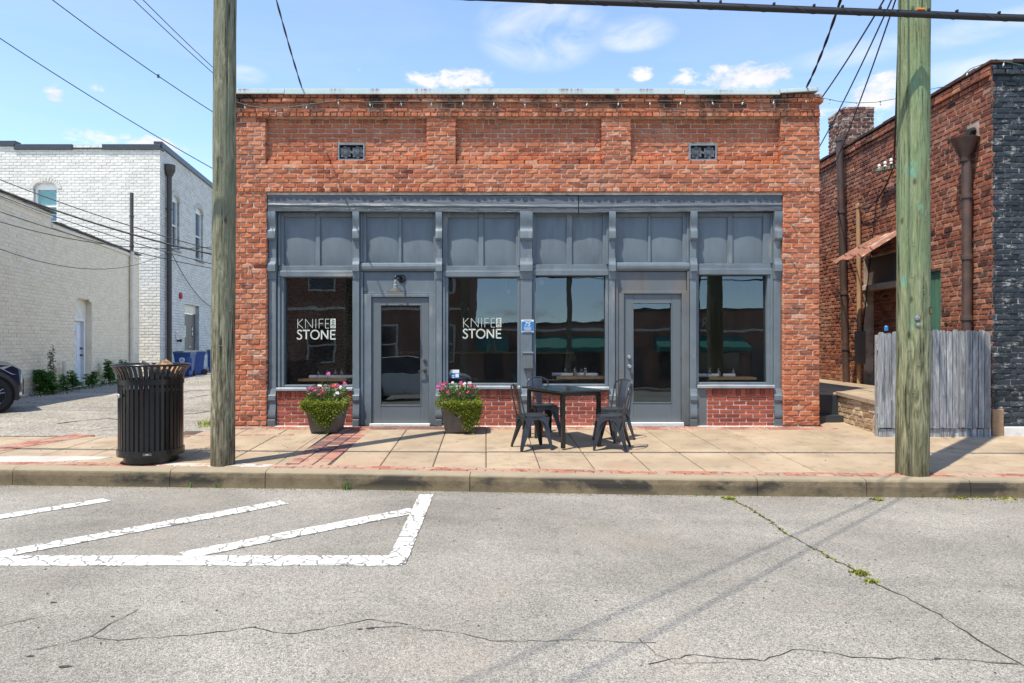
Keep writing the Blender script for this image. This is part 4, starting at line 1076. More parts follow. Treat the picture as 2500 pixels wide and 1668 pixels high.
# window lettering in pale vinyl: strokes on the tilted glass
def stroke_text(parent, px0, py0, px1, py1, pane):
    _, xa, xb, za, zb = pane
    X0, Z0 = (px0 - 1250) / 153 , (1040 - py1) / 153; X1, Z1 = (px1 - 1250) / 153, (1040 - py0) / 153
    k = (D0 + .2) / D0                                       # the glass stands a little behind the elevation plane
    X0 *= k; X1 *= k; Z0 = HC + (Z0 - HC) * k; Z1 = HC + (Z1 - HC) * k
    H = Z1 - Z0; Wd = X1 - X0; bb = MB()
    P = lambda x, z: (X0 + x * Wd, .198 + (Z0 + z * H - za) * GTILT - .005, Z0 + z * H)
    def stroke(pts, w_):
        pts = [Vector((p[0] * Wd, p[1] * H)) for p in pts]
        for a, c_ in zip(pts[:-1], pts[1:]):
            d = (c_ - a).normalized(); n_ = Vector((-d.y, d.x)) * w_ / 2; a2 = a - d * w_ * .12; c2 = c_ + d * w_ * .12
            q = [a2 + n_, a2 - n_, c2 - n_, c2 + n_]; bb.add([P(p.x / Wd, p.y / H) for p in q], [(0, 1, 2, 3)])
    t1, t2 = .0075, .0215
    zb_, zt_ = .54, .97
    def KNIFE():
        h = zt_ - zb_; z_ = lambda v: zb_ + h * v
        stroke([(.015, z_(0)), (.015, z_(1))], t1); stroke([(.145, z_(1)), (.02, z_(.5)), (.155, z_(0))], t1)
        stroke([(.215, z_(0)), (.215, z_(1)), (.40, z_(.03)), (.40, z_(1))], t1)
        stroke([(.485, z_(0)), (.485, z_(1))], t1)
        stroke([(.57, z_(0)), (.57, z_(.985)), (.68, z_(.985))], t1); stroke([(.57, z_(.52)), (.665, z_(.52))], t1)
        stroke([(.83, z_(.985)), (.735, z_(.985)), (.735, z_(.015)), (.83, z_(.015))], t1); stroke([(.735, z_(.52)), (.82, z_(.52))], t1)
    KNIFE()
    h = .44; z_ = lambda v: .02 + h * v
    S = [(.115, .86), (.09, .95), (.055, .98), (.022, .9), (.018, .76), (.035, .64), (.07, .54), (.105, .42), (.118, .27), (.1, .1), (.06, .03), (.022, .06), (.0, .16)]
    stroke([(x, z_(v)) for x, v in S], t2)
    stroke([(.15, z_(.95)), (.325, z_(.95))], t2); stroke([(.2375, z_(.05)), (.2375, z_(.95))], t2)
    stroke([(.465 + .108 * math.cos(a), z_(.5 + .46 * math.sin(a))) for a in np.linspace(0, 2 * PI, 21)], t2)
    stroke([(.635, z_(.02)), (.635, z_(.96)), (.795, z_(.06)), (.795, z_(.98))], t2)
    stroke([(.995, z_(.95)), (.875, z_(.95)), (.875, z_(.05)), (.995, z_(.05))], t2); stroke([(.875, z_(.51)), (.98, z_(.51))], t2)
    # the small plate with AND reading downwards
    bx0, bx1, bz0, bz1 = .865, .998, .545, .985
    bb.add([P(bx0, bz0), P(bx1, bz0), P(bx1, bz1), P(bx0, bz1)], [(0, 1, 2, 3)])
    bb.m = 1; P0 = P; P2 = lambda x, z: tuple(Vector(P0(x, z)) + Vector((0, -.002, 0)))
    P = P2; tt = .0065
    def rt(u, v): return (bx0 + .025 + (bx1 - bx0 - .05) * v, bz1 - .03 - (bz1 - bz0 - .06) * u)   # u runs down, v to the right = up of the letter
    stroke([rt(0, 0), rt(.145, 1), rt(.29, 0)], tt); stroke([rt(.06, .35), rt(.23, .35)], tt)
    stroke([rt(.37, 0), rt(.37, 1), rt(.62, 0), rt(.62, 1)], tt)
    stroke([rt(.72, 0), rt(.72, 1), rt(.86, .95), rt(.98, .65), rt(.98, .35), rt(.86, .05), rt(.72, 0)], tt)
    bb.build('lettering', [M_LETTER, M_PRINTDARK], parent)
stroke_text(WINS[0][0], 724.9, 777.5, 819, 830, WINS[0])
stroke_text(WINS[2][0], 1130, 775.5, 1224, 827.5, WINS[2])
# blue and white sticker in the corner of the second window (no code on it)
bb = MB(); xa, xb = SXZ(1100, 0)[0] * 1.018, SXZ(1121, 0)[0] * 1.018; zf = lambda py: HC + ((1040 - py) / 153 - HC) * 1.018
Yz = lambda z_: .198 + (z_ - WINS[2][3]) * GTILT - .005
for (pa, pb, mi, xo) in ((903, 911, 1, 0), (911, 924, 0, .004)):
    bb.m = mi; z1, z0 = zf(pa), zf(pb); bb.quad((xa + xo, Yz(z0), z0), (xb + xo, Yz(z0), z0), (xb + xo, Yz(z1), z1), (xa + xo, Yz(z1), z1))
bb.m = 1
for (u0, u1, v0, v1) in ((.08, .42, .15, .3), (.08, .42, .45, .6), (.55, .92, .2, .85)):
    z1, z0 = zf(911), zf(924); a, c_ = z0 + (z1 - z0) * v0, z0 + (z1 - z0) * v1; bb.quad((xa + .004 + (xb - xa) * u0, Yz(a) - .002, a), (xa + .004 + (xb - xa) * u1, Yz(a) - .002, a), (xa + .004 + (xb - xa) * u1, Yz(c_) - .002, c_), (xa + .004 + (xb - xa) * u0, Yz(c_) - .002, c_))
bb.build('sticker', [M_SIGNBLUE, M_WHITE], WINS[2][0])

# the room behind the glass
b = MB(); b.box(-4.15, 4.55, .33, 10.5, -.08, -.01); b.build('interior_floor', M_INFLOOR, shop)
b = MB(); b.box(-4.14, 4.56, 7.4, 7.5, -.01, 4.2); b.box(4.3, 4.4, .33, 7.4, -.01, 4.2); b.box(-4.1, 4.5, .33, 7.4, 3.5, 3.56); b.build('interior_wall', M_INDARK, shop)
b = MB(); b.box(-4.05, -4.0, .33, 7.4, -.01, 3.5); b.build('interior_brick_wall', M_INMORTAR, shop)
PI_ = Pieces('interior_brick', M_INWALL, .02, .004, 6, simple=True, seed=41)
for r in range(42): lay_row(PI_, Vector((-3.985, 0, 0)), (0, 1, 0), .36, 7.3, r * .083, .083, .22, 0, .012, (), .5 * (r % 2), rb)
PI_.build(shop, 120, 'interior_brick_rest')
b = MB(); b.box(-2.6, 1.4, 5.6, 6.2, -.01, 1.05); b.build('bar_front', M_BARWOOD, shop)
b = MB(); b.box(-2.7, 1.5, 5.5, 6.3, 1.052, 1.10); b.build('bar_top', M_WOODTOP, shop)
# ------------------------------------------------------------------ right: dark brick building, fence, low wall
rr = random.Random(9)
RX, RY = 7.02, -.90; RTOP = 5.41
rbld = thing('brick_building', 'dark red brick building with black painted front and brown downpipes beside the alley', 'building', (RX, RY, 0))
def wall_open(bb, O, U, u0, u1, v0, v1, ops, reveal=.25):
    """wall sheet with rectangular openings (list of a, b, c, d) and their reveals"""
    U = Vector(U).normalized(); I = ZU.cross(U); O = Vector(O)
    us = sorted(set([u0, u1] + [x for o in ops for x in o[:2] if u0 < x < u1])); vs = sorted(set([v0, v1] + [x for o in ops for x in o[2:4] if v0 < x < v1]))
    P = lambda u, v, d=0: O + U * u + ZU * v + I * d
    for a, c in zip(us[:-1], us[1:]):
        for e, f in zip(vs[:-1], vs[1:]):
            mu, mv = (a + c) / 2, (e + f) / 2
            if any(o[0] < mu < o[1] and o[2] < mv < o[3] for o in ops): continue
            bb.quad(P(a, e), P(c, e), P(c, f), P(a, f))
    for (a, c, e, f) in ops:
        bb.quad(P(a, e), P(a, e, reveal), P(a, f, reveal), P(a, f)); bb.quad(P(c, e, reveal), P(c, e), P(c, f), P(c, f, reveal))
        bb.quad(P(a, f), P(a, f, reveal), P(c, f, reveal), P(c, f)); bb.quad(P(a, e, reveal), P(a, e), P(c, e), P(c, e, reveal))
# side wall: u runs from back to front (U = -Y), u measured from y = 9
YB = 9.0
uo = lambda y: YB - y
side_ops = [(uo(2.75), uo(1.15), .5, 3.0), (uo(1.0), uo(.30), .5, 2.52)]
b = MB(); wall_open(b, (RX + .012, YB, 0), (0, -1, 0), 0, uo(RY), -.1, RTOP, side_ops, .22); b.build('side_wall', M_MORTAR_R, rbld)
def rop(o, arch=.0):
    a, c, e, f = o
    def fn(z):
        if e < z < f: return (a - .004, c + .004)
        return None
    return fn
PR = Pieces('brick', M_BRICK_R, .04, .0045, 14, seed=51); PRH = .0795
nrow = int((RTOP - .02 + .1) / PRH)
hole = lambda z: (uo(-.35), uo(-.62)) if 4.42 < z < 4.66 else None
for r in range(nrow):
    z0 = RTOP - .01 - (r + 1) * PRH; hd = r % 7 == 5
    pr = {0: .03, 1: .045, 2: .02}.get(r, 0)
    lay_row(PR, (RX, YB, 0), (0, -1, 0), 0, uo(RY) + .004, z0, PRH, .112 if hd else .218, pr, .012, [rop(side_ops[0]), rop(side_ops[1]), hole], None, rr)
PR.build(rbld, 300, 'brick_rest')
b = MB(); b.box(RX + .02, RX + .06, -.62, -.35, 4.42, 4.66); b.build('scupper_hole', M_DARK, rbld)
# infilled doorway: recessed brick, plank lintel and a dark boarded light above
PRI = Pieces('infill_brick', M_BRICK_R, .02, .004, 6, seed=52)
for r in range(23): lay_row(PRI, (RX + .2, YB, 0), (0, -1, 0), uo(2.75), uo(1.15), .5 + r * .08, .08, .215, 0, .012, (), .5 * (r % 2), rr)
PRI.build(rbld, 120, 'infill_brick_rest')
b = MB(); b.box(RX + .212, RX + .22, 1.15, 2.75, .5, 3.0); b.build('infill_wall', M_MORTAR_R, rbld)
b = MB(); b.cbox(RX - .01, RX + .19, 1.12, 2.78, 2.36, 2.46, .008); b.build('lintel', M_PLASTER, rbld)
b = MB(); b.box(RX + .10, RX + .14, 1.15, 2.75, 2.461, 3.0); b.build('boarded_light', M_BROWNDOOR, rbld)
b = MB(); b.cbox(RX + .06, RX + .10, .31, .99, .5, 2.51, .004)
for y in np.linspace(.36, .94, 6): b.cbox(RX + .05, RX + .06, y - .042, y + .042, .52, 2.49, .003)
b.build('green_door', M_GREEN_DOOR, rbld)
# black painted front
FU0, FU1 = RX, RX + 9
b = MB(); b.quad((RX + .012, RY + .012, -.05), (FU1, RY + .012, -.05), (FU1, RY + .012, RTOP), (RX + .012, RY + .012, RTOP)); b.build('front_wall', M_MORTAR_B, rbld)
PBk = Pieces('painted_brick', M_BLACKBRICK, .035, .005, 12, seed=53)
for r in range(nrow):
    z0 = RTOP - .01 - (r + 1) * PRH
    lay_row(PBk, (0, RY, 0), XU, FU0 - .002, FU1 if r > 3 else FU1, z0, PRH, .215, {0: .03, 1: .045}.get(r, 0), .011, (), .5 * (r % 2) + rr.uniform(-.06, .06), rr)
PBk.build(rbld, 300, 'painted_brick_rest')
# parapet capping stones along the side and front
b = None; y = YB
while y > RY - .05:
    L = .32; bb = MB(); bb.cbox(RX - .05, RX + .28, max(y - L + .006, RY - .05), y, RTOP + .002, RTOP + .045 + rr.uniform(0, .02), .008); bb.build('capping', M_BRICK_R if rr.random() < .8 else M_CHIMNEY, rbld); y -= L
x = RX + .285
while x < FU1:
    bb = MB(); bb.cbox(x, x + .315, RY - .055, RY + .28, RTOP + .002, RTOP + .05 + rr.uniform(0, .02), .01); bb.build('front_capping', M_CHIMNEY, rbld); x += .32
b = MB(); b.box(RX + .28, FU1, RY + .3, YB, 5.0, 5.05); b.build('roof', M_ROOF, rbld)
b = MB(); b.box(RX + .05, FU1, YB, YB + .3, -.1, 5.3); b.build('rear_wall', M_BRICK_R, rbld)
b = MB(); b.cbox(RX + .16, FU1, RY - .05, RY + .01, -.06, .10, .01); b.build('footing', M_WHITEPAINT, rbld)
b = MB(); b.cbox(RX - .02, RX + .15, RY - .05, RY + .008, -.06, .36, .01); b.build('footing', M_STONE, rbld)
# downpipes: the near one has a flared hopper head under the hole
def pipe(path, r, mat, parent, nm='downpipe', collars=()):
    bb = MB(); bb.tube(path, r, 12)
    for z in collars:
        c_ = Vector((np.interp(z, sorted([p[2] for p in path]), [p[0] for p in sorted(path, key=lambda p: p[2])]), np.interp(z, sorted([p[2] for p in path]), [p[1] for p in sorted(path, key=lambda p: p[2])]), z))
        bb.lathe([(r, -.035), (r * 1.22, -.03), (r * 1.22, .03), (r, .035)], c_, 12)
    return bb.build(nm, mat, parent, autosmooth=40)
XP = RX - .11; YP = -.52
pn = pipe([(XP, YP, .0), (XP, YP, 3.0), (XP, YP, 4.15)], .068, M_BROWNPIPE, rbld, collars=(3.55, 2.62, 1.7))
b = MB(); b.lathe([(.07, 4.08), (.078, 4.16), (.11, 4.22), (.17, 4.37), (.20, 4.42), (.185, 4.425), (.1, 4.24), (.06, 4.2)], (XP - .03, YP, 0), 14); b.build('hopper_head', M_BROWNPIPE, rbld, autosmooth=40)
b = MB(); b.tube([(RX, YP, 4.55), (RX - .08, YP, 4.53), (XP - .02, YP, 4.38)], .055, 8); b.build('spout', M_DARK, rbld)
YF = 3.35
XF_ = RX - .16
pipe([(XF_ + .12, YF, .45), (XF_ + .05, YF, 2.6), (XF_ - .03, YF, 5.60)], .072, M_BROWNPIPE, rbld, collars=(5.55, 4.05, 2.35, 1.2))
# thin wooden mast and conduit beside the doorway
b = MB(); b.tube([(RX - .07, 2.78, .5), (RX - .06, 2.8, 2.3), (RX - .08, 2.8, 4.05)], [.04, .045, .04], 8); b.lathe([(0, 4.12), (.05, 4.1), (.05, 4.02), (0, 4.0)], (RX - .08, 2.8, 0), 8); b.build('service_mast', M_CARD, rbld)
b = MB(); b.box(RX - .14, RX - .02, 2.62, 2.82, .9, 1.55); b.build('meter_box', M_BROWNDOOR, rbld)
# rusty tin sheet canopy over the doorway
can = MB(); n = 9
A = [Vector((RX - .005, y, 3.36)) for y in np.linspace(2.35, 1.15, n)]; B = [Vector((6.2, y + .12, 2.86 + .03 * math.sin(i * 2.1))) for i, y in enumerate(np.linspace(2.35, 1.15, n))]
for k in range(n - 1):
    off = Vector((0, 0, .02 * (k % 2))); of2 = Vector((0, 0, .02 * ((k + 1) % 2)))
    can.quad(A[k] + off, A[k + 1] + of2, B[k + 1] + of2, B[k] + off)
    can.quad(A[k] + off - ZU * .004, B[k] + off - ZU * .004, B[k + 1] + of2 - ZU * .004, A[k + 1] + of2 - ZU * .004)
tag(can.build('canopy', M_RUST), 'small rusty tin canopy sloping out over the bricked up side doorway', 'canopy')
# insulator bracket on the side wall
br = thing('wire_bracket', 'short pale timber bracket holding wires high on the dark red side wall', 'bracket', (RX - .05, 1.35, 4.52))
b = MB(); b.obox((RX - .14, 1.62, 4.52), Vector((.1, -1, -.12)).normalized(), Vector((1, .1, 0)).normalized(), (0, 0, 1), .62, .07, .06, .006); b.build('arm', M_POLE, br)
for k in range(3):
    b = MB(); b.lathe([(0, -.05), (.03, -.04), (.018, -.01), (.032, .01), (.02, .05), (0, .06)], (RX - .17, 1.84 - k * .2, 4.60), 8); b.build('insulator', M_WHITE, br)
# chimney behind the parapet
ch = thing('chimney', 'weathered brick chimney leaning behind the parapet of the dark red building', 'chimney', (7.66, 4.4, 5.0))
b = MB(); b.box(7.32, 7.96, 4.14, 4.86, 5.0, 6.5); b.build('core', M_MORTAR_R, ch)
PC = Pieces('brick', M_CHIMNEY, .03, .014, 8, seed=61)
for r in range(19):
    lay_row(PC, (0, 4.13, 0), XU, 7.30, 7.98, 5.0 + r * .08, .08, .2, .012 * (r > 16), .012, (), .5 * (r % 2), rr)
    lay_row(PC, (7.31, 0, 0), (0, -1, 0), -4.88, -4.12, 5.0 + r * .08, .08, .2, .012 * (r > 16), .012, (), .5 * (r % 2) + .25, rr)
PC.build(ch, 200, 'brick_rest')
# pale far building at the end of the alley
fb = thing('far_building', 'pale whitewashed brick building with dark roof edge far down the right alley', 'building', (12, 22, 0))
b = MB(); b.box(9, 20, 22.02, 26, -.1, 9.9); b.build('wall', M_MORTAR_W, fb)
PFB = Pieces('painted_brick', M_CHIMNEY, .03, .006, 6, simple=True, seed=62)
for r in range(40): lay_row(PFB, (0, 22.0, 0), XU, 12.5, 18, 9.8 - (r + 1) * .082, .082, .22, 0, .012, (), .5 * (r % 2), rr)
PFB.build(fb, 120, 'painted_brick_rest')
b = MB(); b.box(8.9, 20.1, 21.9, 26.1, 9.86, 10.1); b.build('coping', M_TRIM, fb)
# alley floor, raised dock and stone cheek wall
b = MB(); b.quad((4.93, -.38, walk_z(-.38) - .02), (5.4, -.9, walk_z(-.9) - .02), (5.4, .42, .05), (4.93, .42, .05)); b.quad((5.38, -.95, -.05), (7.02, -.95, -.05), (7.02, .42, -.03), (5.38, .42, -.03)); b.build('path', M_SLAB, kind='structure')
b = MB(); b.box(4.926, 5.385, .395, .418, -.08, .46); b.box(4.926, 5.385, .2, .39, -.08, .14); b.build('dock_shade_face', M_TRIM, rbld)  # dark plate and low box added; dock front's shade put into their colour
dock = tag(MB().cbox(4.925, 6.99, .42, 9.0, -.1, .50, .02).build('loading_dock', M_SLAB), kind='structure')
cheek = thing('stone_wall', 'low buff stone wall with sloping concrete cap between shop corner and wooden fence', 'wall', (5.39, -.2, 0))
b = MB(); b.add([(5.41, -.86, -.1), (5.75, -.86, -.1), (5.75, .418, -.1), (5.41, .418, -.1), (5.41, -.86, .40), (5.75, -.86, .40), (5.75, .418, .46), (5.41, .418, .46)], [(0, 3, 2, 1), (4, 5, 6, 7), (0, 1, 5, 4), (1, 2, 6, 5), (2, 3, 7, 6), (3, 0, 4, 7)]); b.build('core', M_MORTAR, cheek)
PS = Pieces('stone', M_STONE, .03, .008, 8, seed=63)
for r in range(6):
    h_ = .082; lay_row(PS, (5.40, 0, 0), (0, -1, 0), -.415, .86, -.06 + r * h_, h_, rr.uniform(.2, .34), 0, .010, (), None, rr)
PS.build(cheek, 300)
b = MB(); b.add([(5.36, -.9, .405), (5.80, -.9, .405), (5.80, .416, .465), (5.36, .416, .465), (5.36, -.9, .47), (5.80, -.9, .47), (5.80, .416, .52), (5.36, .416, .52)], [(0, 3, 2, 1), (4, 5, 6, 7), (0, 1, 5, 4), (1, 2, 6, 5), (2, 3, 7, 6), (3, 0, 4, 7)]); b.build('cap', M_SLAB, cheek)
# weathered picket fence
fe = thing('wooden_fence', 'grey weathered board fence with dog eared tops beside the black brick front', 'fence', (6.1, -1.05, 0))
x = W(2015, 784, 9.84).x; xe = W(2277, 784, 9.84).x; k = 0; FYF = -1.06
while x < xe - .02:
    wd = rr.uniform(.088, .104); zt = 1.50 + rr.uniform(-.012, .02) + (.0 if x > 5.6 else -.02); c_ = .022; zb = .10 + rr.uniform(-.008, .008); yo = rr.uniform(-.004, .004)
    bb = MB(); g_ = .0065
    bb.prism([(x + g_, zb), (x + wd - g_, zb), (x + wd - g_, zt - c_), (x + wd - g_ - c_, zt), (x + g_ + c_, zt), (x + g_, zt - c_)], FYF + yo, FYF + .02 + yo, lambda a, c2, d: (a, d, c2))
    o = bb.build('board', M_FENCE, fe, recalc=True)
    x += wd; k += 1
b = MB(); b.cbox(5.28, xe, FYF + .025, FYF + .065, 1.22, 1.31, .004); b.build('rail', M_FENCE, fe); b = MB(); b.cbox(5.28, xe, FYF + .025, FYF + .065, .3, .39, .004); b.build('rail', M_FENCE, fe)
x = 5.30
while x < xe - .05:
    wd = rr.uniform(.07, .16); bb = MB(); bb.cbox(x + .004, min(x + wd, xe) - .004, FYF + .022, FYF + .038, -.05, .098 - rr.uniform(0, .02), .003); bb.build('kick_board', M_FENCE if rr.random() < .75 else M_GREYWOOD, fe); x += wd
for px in (5.3, 6.1, 6.86): bb = MB(); bb.cbox(px, px + .085, FYF + .067, FYF + .15, -.05, 1.44, .005); bb.build('post', M_FENCE, fe)
tag(MB().lathe([(0, 0), (.026, 0), (.026, .06), (.02, .07), (0, .07)], (W(2034, 0, 9.84).x, FYF + .01, 1.502), 10).build('cup', M_SIGNBLUE), 'small blue cup left standing on top of the grey fence', 'cup')

# ------------------------------------------------------------------ left: cream building, tall white building
rl = random.Random(12)
cdir = Vector((-.22, 1, 0)).normalized(); C0 = W(190, 784, 22.0); C0.z = 0          # a point on the cream wall
cream = thing('cream_building', 'low cream painted brick building with white side door and clay tile roof edge', 'building', (C0.x, C0.y, 0))
ub = (27.6 - 22.0) / cdir.y; ua = -14.0; ust = (19.77 - 22) / cdir.y
dq = lambda q: None
def u_at(q):                                    # run along the cream wall seen at column q of the 2350 px frame
    k = (q - 1175) / 1566.7; d = (C0.x + .22 * 22.0) / (k + .22); return (d - 22.0) / cdir.y
da, db = u_at(172), u_at(211)
dop = (da, db, -.1, 2.72)
b = MB(); wall_open(b, C0 - Vector((.012, .003, 0)), cdir, ua, ub, -.2, 4.80, [dop], .35)
inw = ZU.cross(cdir)
Pc = lambda u, z, d=0: C0 + cdir * u + ZU * z + inw * d
b.quad(Pc(ua, 4.8, .012), Pc(ust, 4.8, .012), Pc(ust, 5.06, .012), Pc(ua, 5.06, .012)); b.quad(Pc(ust, 4.8, .012), Pc(ust, 4.8, .4), Pc(ust, 5.06, .4), Pc(ust, 5.06, .012))
b.quad(Pc(ub, -.2, .012), Pc(ub, -.2, 9), Pc(ub, 4.8, 9), Pc(ub, 4.8, .012)); b.quad(Pc(ua, 4.78, .35), Pc(ub, 4.78, .35), Pc(ub, 4.78, 9), Pc(ua, 4.78, 9))
b.build('wall', M_MORTAR_C, cream)
PCm = Pieces('painted_brick', M_CREAMBRICK, .02, .004, 10, simple=True, seed=71)
def carch(z):
    if z > 2.62 + .16: return None
    if z > 2.50: 
        t_ = (z - 2.50) / .28; ww = (db - da) / 2 * math.sqrt(max(0, 1 - t_ * t_)); m_ = (da + db) / 2; return (m_ - ww, m_ + ww)
    return (da, db)
for r in range(52):
    lay_row(PCm, C0, cdir, u_at(-40), ub, -.15 + r * .1, .1, .27, 0, .008, [carch] + ([lambda z: (ust, 99)] if r > 48 else []), .5 * (r % 2), rl)
PCm.build(cream, 300, 'painted_brick_rest')
b = MB(); b.obox(Pc((da + db) / 2, 2.45, .2), cdir, inw, ZU, db - da - .02, .06, .9, .005); b.build('arch_panel', M_CREAMPIPE, cream)
b = MB(); wl = db - da
b.obox(Pc(da + .05, .98, .17), cdir, inw, ZU, .09, .12, 2.06, .004); b.obox(Pc(db - .3, .98, .17), cdir, inw, ZU, .09, .12, 2.06, .004); b.obox(Pc((da + db) / 2 - .12, 2.05, .17), cdir, inw, ZU, wl - .34, .12, .09, .004); b.build('door_frame', M_WHITE, cream)
b = MB(); xm = (da + db) / 2 - .125; dw = wl - .46
b.obox(Pc(xm, .98, .22), cdir, inw, ZU, dw, .045, 2.0, .004)
for zc, zh in ((1.65, .5), (.95, .55), (.3, .45)):
    for s_ in (-1, 1): b.obox(Pc(xm + s_ * dw * .22, zc, .193), cdir, inw, ZU, dw * .32, .012, zh, .005)
cd = b.build('door', M_DOORWHITE, cream)
for zc in (1.12, .90):
    b = MB(); b.lathe([(0, 0), (.035, 0), (.035, .03), (.02, .05), (.032, .08), (0, .09)], Pc(xm + dw * .4, zc, .197), 10, axis=-inw); b.build('handle', M_PLASTIC, cd)
def text_mesh(body, size, mat, P, Ux, Uz, name, parent, align='CENTER', bold=False):
    cu = bpy.data.curves.new(name, 'FONT'); cu.body = body; cu.size = size; cu.align_x = align; cu.align_y = 'CENTER'; cu.offset = size * .012 if bold else 0
    o = bpy.data.objects.new(name, cu); COL.objects.link(o); dg = bpy.context.evaluated_depsgraph_get(); me = bpy.data.meshes.new_from_object(o.evaluated_get(dg))
    bpy.data.objects.remove(o); bpy.data.curves.remove(cu)
    Ux, Uz, P = Vector(Ux).normalized(), Vector(Uz).normalized(), Vector(P); off = origin_of(parent) if parent else Vector((0, 0, 0))
    for v in me.vertices: v.co = P + Ux * v.co.x + Uz * v.co.y - off
    me.materials.clear(); me.materials.append(mat); me.update()
    o = bpy.data.objects.new(name, me); COL.objects.link(o)
    if parent: o.parent = parent
    return o
ds = thing('warning_sign', 'white warning sign with red heading on the white side door', 'sign', Pc(xm - dw * .2, 1.62, .15))
b = MB(); b.obox(Pc(xm - dw * .22, 1.47, .183), cdir, inw, ZU, .30, .006, .50); b.build('plate', M_WHITE, ds)
b = MB(); b.obox(Pc(xm - dw * .22, 1.62, .178), cdir, inw, ZU, .28, .004, .16); b.build('red_heading', M_SIGNRED, ds)
text_mesh('DANGER', .062, M_WHITE, Pc(xm - dw * .22, 1.62, .174), cdir, ZU, 'lettering', ds)
b = MB()
for k, (zz, ww, mi) in enumerate(((1.50, .24, 0), (1.46, .2, 0), (1.38, .22, 1), (1.34, .2, 1), (1.28, .12, 1))): b.m = mi; b.obox(Pc(xm - dw * .22, zz, .178), cdir, inw, ZU, ww, .004, .02)
b.build('print', [M_SIGNRED, M_PRINTDARK], ds)
# tile edge on the cream parapet: one piece per tile
u = u_at(-30)
while u < ub:
    z = 5.06 if u < ust else 4.80; L = .26
    bb = MB(); bb.obox(Pc(min(u, ub - L) + L / 2, z + .035 + rl.uniform(-.008, .012), .12), (cdir + ZU * rl.uniform(-.06, .06)).normalized(), inw, ZU, L - .015, .42, .05, .012); bb.build('roof_tile', M_DKPIPE, cream); u += L
b = MB(); b.obox(Pc((u_at(-40) + ust) / 2, 4.96, -.02), cdir, inw, ZU, ust - u_at(-40), .05, .1, .01); b.obox(Pc((ust + ub) / 2, 4.70, -.02), cdir, inw, ZU, ub - ust, .05, .1, .01); b.build('cornice', M_CREAMPIPE, cream)
ul = u_at(297)
pipe([tuple(Pc(ul, -.15, -.08)), tuple(Pc(ul, 2.4, -.08)), tuple(Pc(ul, 4.85, -.08))], .075, M_CREAMPIPE, cream, collars=(4.8, 3.55, 1.9))
pipe([tuple(Pc(ul, 4.851, -.08)), tuple(Pc(ul, 6.0, -.08)), tuple(Pc(ul, 7.1, -.08))], .07, M_DKPIPE, cream, 'vent_stack', collars=(5.05, 6.2))
b = MB(); u0 = u_at(137); b.tube([tuple(Pc(u0 - .35, -.02, -.12)), tuple(Pc(u0, -.02, -.12)), tuple(Pc(u0, .12, -.12)), tuple(Pc(u0, .75, -.12))], .055, 8); b.build('drain_pipe', M_CREAMPIPE, cream)

# tall white building
TD = 30.0; TC = W(368, 784, TD); TC.z = 0; TT = 9.98
white = thing('white_building', 'tall white painted brick building with arched windows and dark metal roof edge', 'building', (TC.x, TC.y, 0))
fw = W(-160, 784, TD).x - TC.x
fx = lambda q: (q - 368) * TD / 1566.7; fz = lambda q: HC + (784 - q) * TD / 1566.7
w1 = (fx(77), fx(131), fz(512), fz(418))
b = MB(); wall_open(b, TC + Vector((0, .012, 0)), XU, fw, 0, -.2, TT, [(w1[0], w1[1], w1[2], w1[3])], .3)
sdir = Vector((-.156, 1, 0)).normalized(); sinw = ZU.cross(sdir)
def su(q):
    k = (q - 1175) / 1566.7; d = (TC.x + .156 * TD) / (k + .156); return (d - TD) / sdir.y, d
def sz(qy, d): return HC + (784 - qy) * d / 1566.7
sw = []
for (qa, qb, qt, qbm) in ((396, 412, 448, 573), (449, 466, 477, 597)):
    (u0, d0), (u1, d1_) = su(qa), su(qb); dm = (d0 + d1_) / 2; sw.append((u0, u1, sz(qbm, dm), sz(qt, dm)))
(u0, d0), (u1, d1_) = su(424), su(457); sdoor = (u0, u1, -.2, sz(700, (d0 + d1_) / 2))
wall_open(b, TC + sinw * .012, sdir, 0, 22, -.2, TT, [(a, c, e, f) for a, c, e, f in sw] + [sdoor], .3)
b.quad(TC + Vector((0, .02, TT - .3)), TC + sdir * 22 + ZU * (TT - .3), TC + sdir * 22 + Vector((fw, 0, TT - .3)), TC + Vector((fw, .02, TT - .3)))
b.build('wall', M_MORTAR_W, white)
PW = Pieces('painted_brick', M_WHITEBRICK, .02, .004, 10, simple=True, seed=81)
def arch_op(o):
    a, c, e, f = o
    def fn(z):
        if z < e or z > f: return None
        if z > f - .28:
            t_ = (z - (f - .28)) / .30; h_ = (c - a) / 2 * math.sqrt(max(0, 1 - t_ * t_)); m_ = (a + c) / 2; return (m_ - h_, m_ + h_)
        return (a, c)
    return fn
WH = .128
for r in range(80):
    z0 = TT - .02 - (r + 1) * WH
    if z0 < -.15: break
    lay_row(PW, TC, XU, fx(-25), .0, z0, WH, .34, 0, .014, [arch_op(w1)], .5 * (r % 2) + rl.uniform(-.05, .05), rl)
    lay_row(PW, TC, sdir, 0, 9.5, z0, WH, .34, 0, .016, [arch_op(o) for o in sw] + [lambda z: sdoor[:2] if z < sdoor[3] else None], .5 * (r % 2) + .2, rl)
PW.build(white, 300, 'painted_brick_rest')
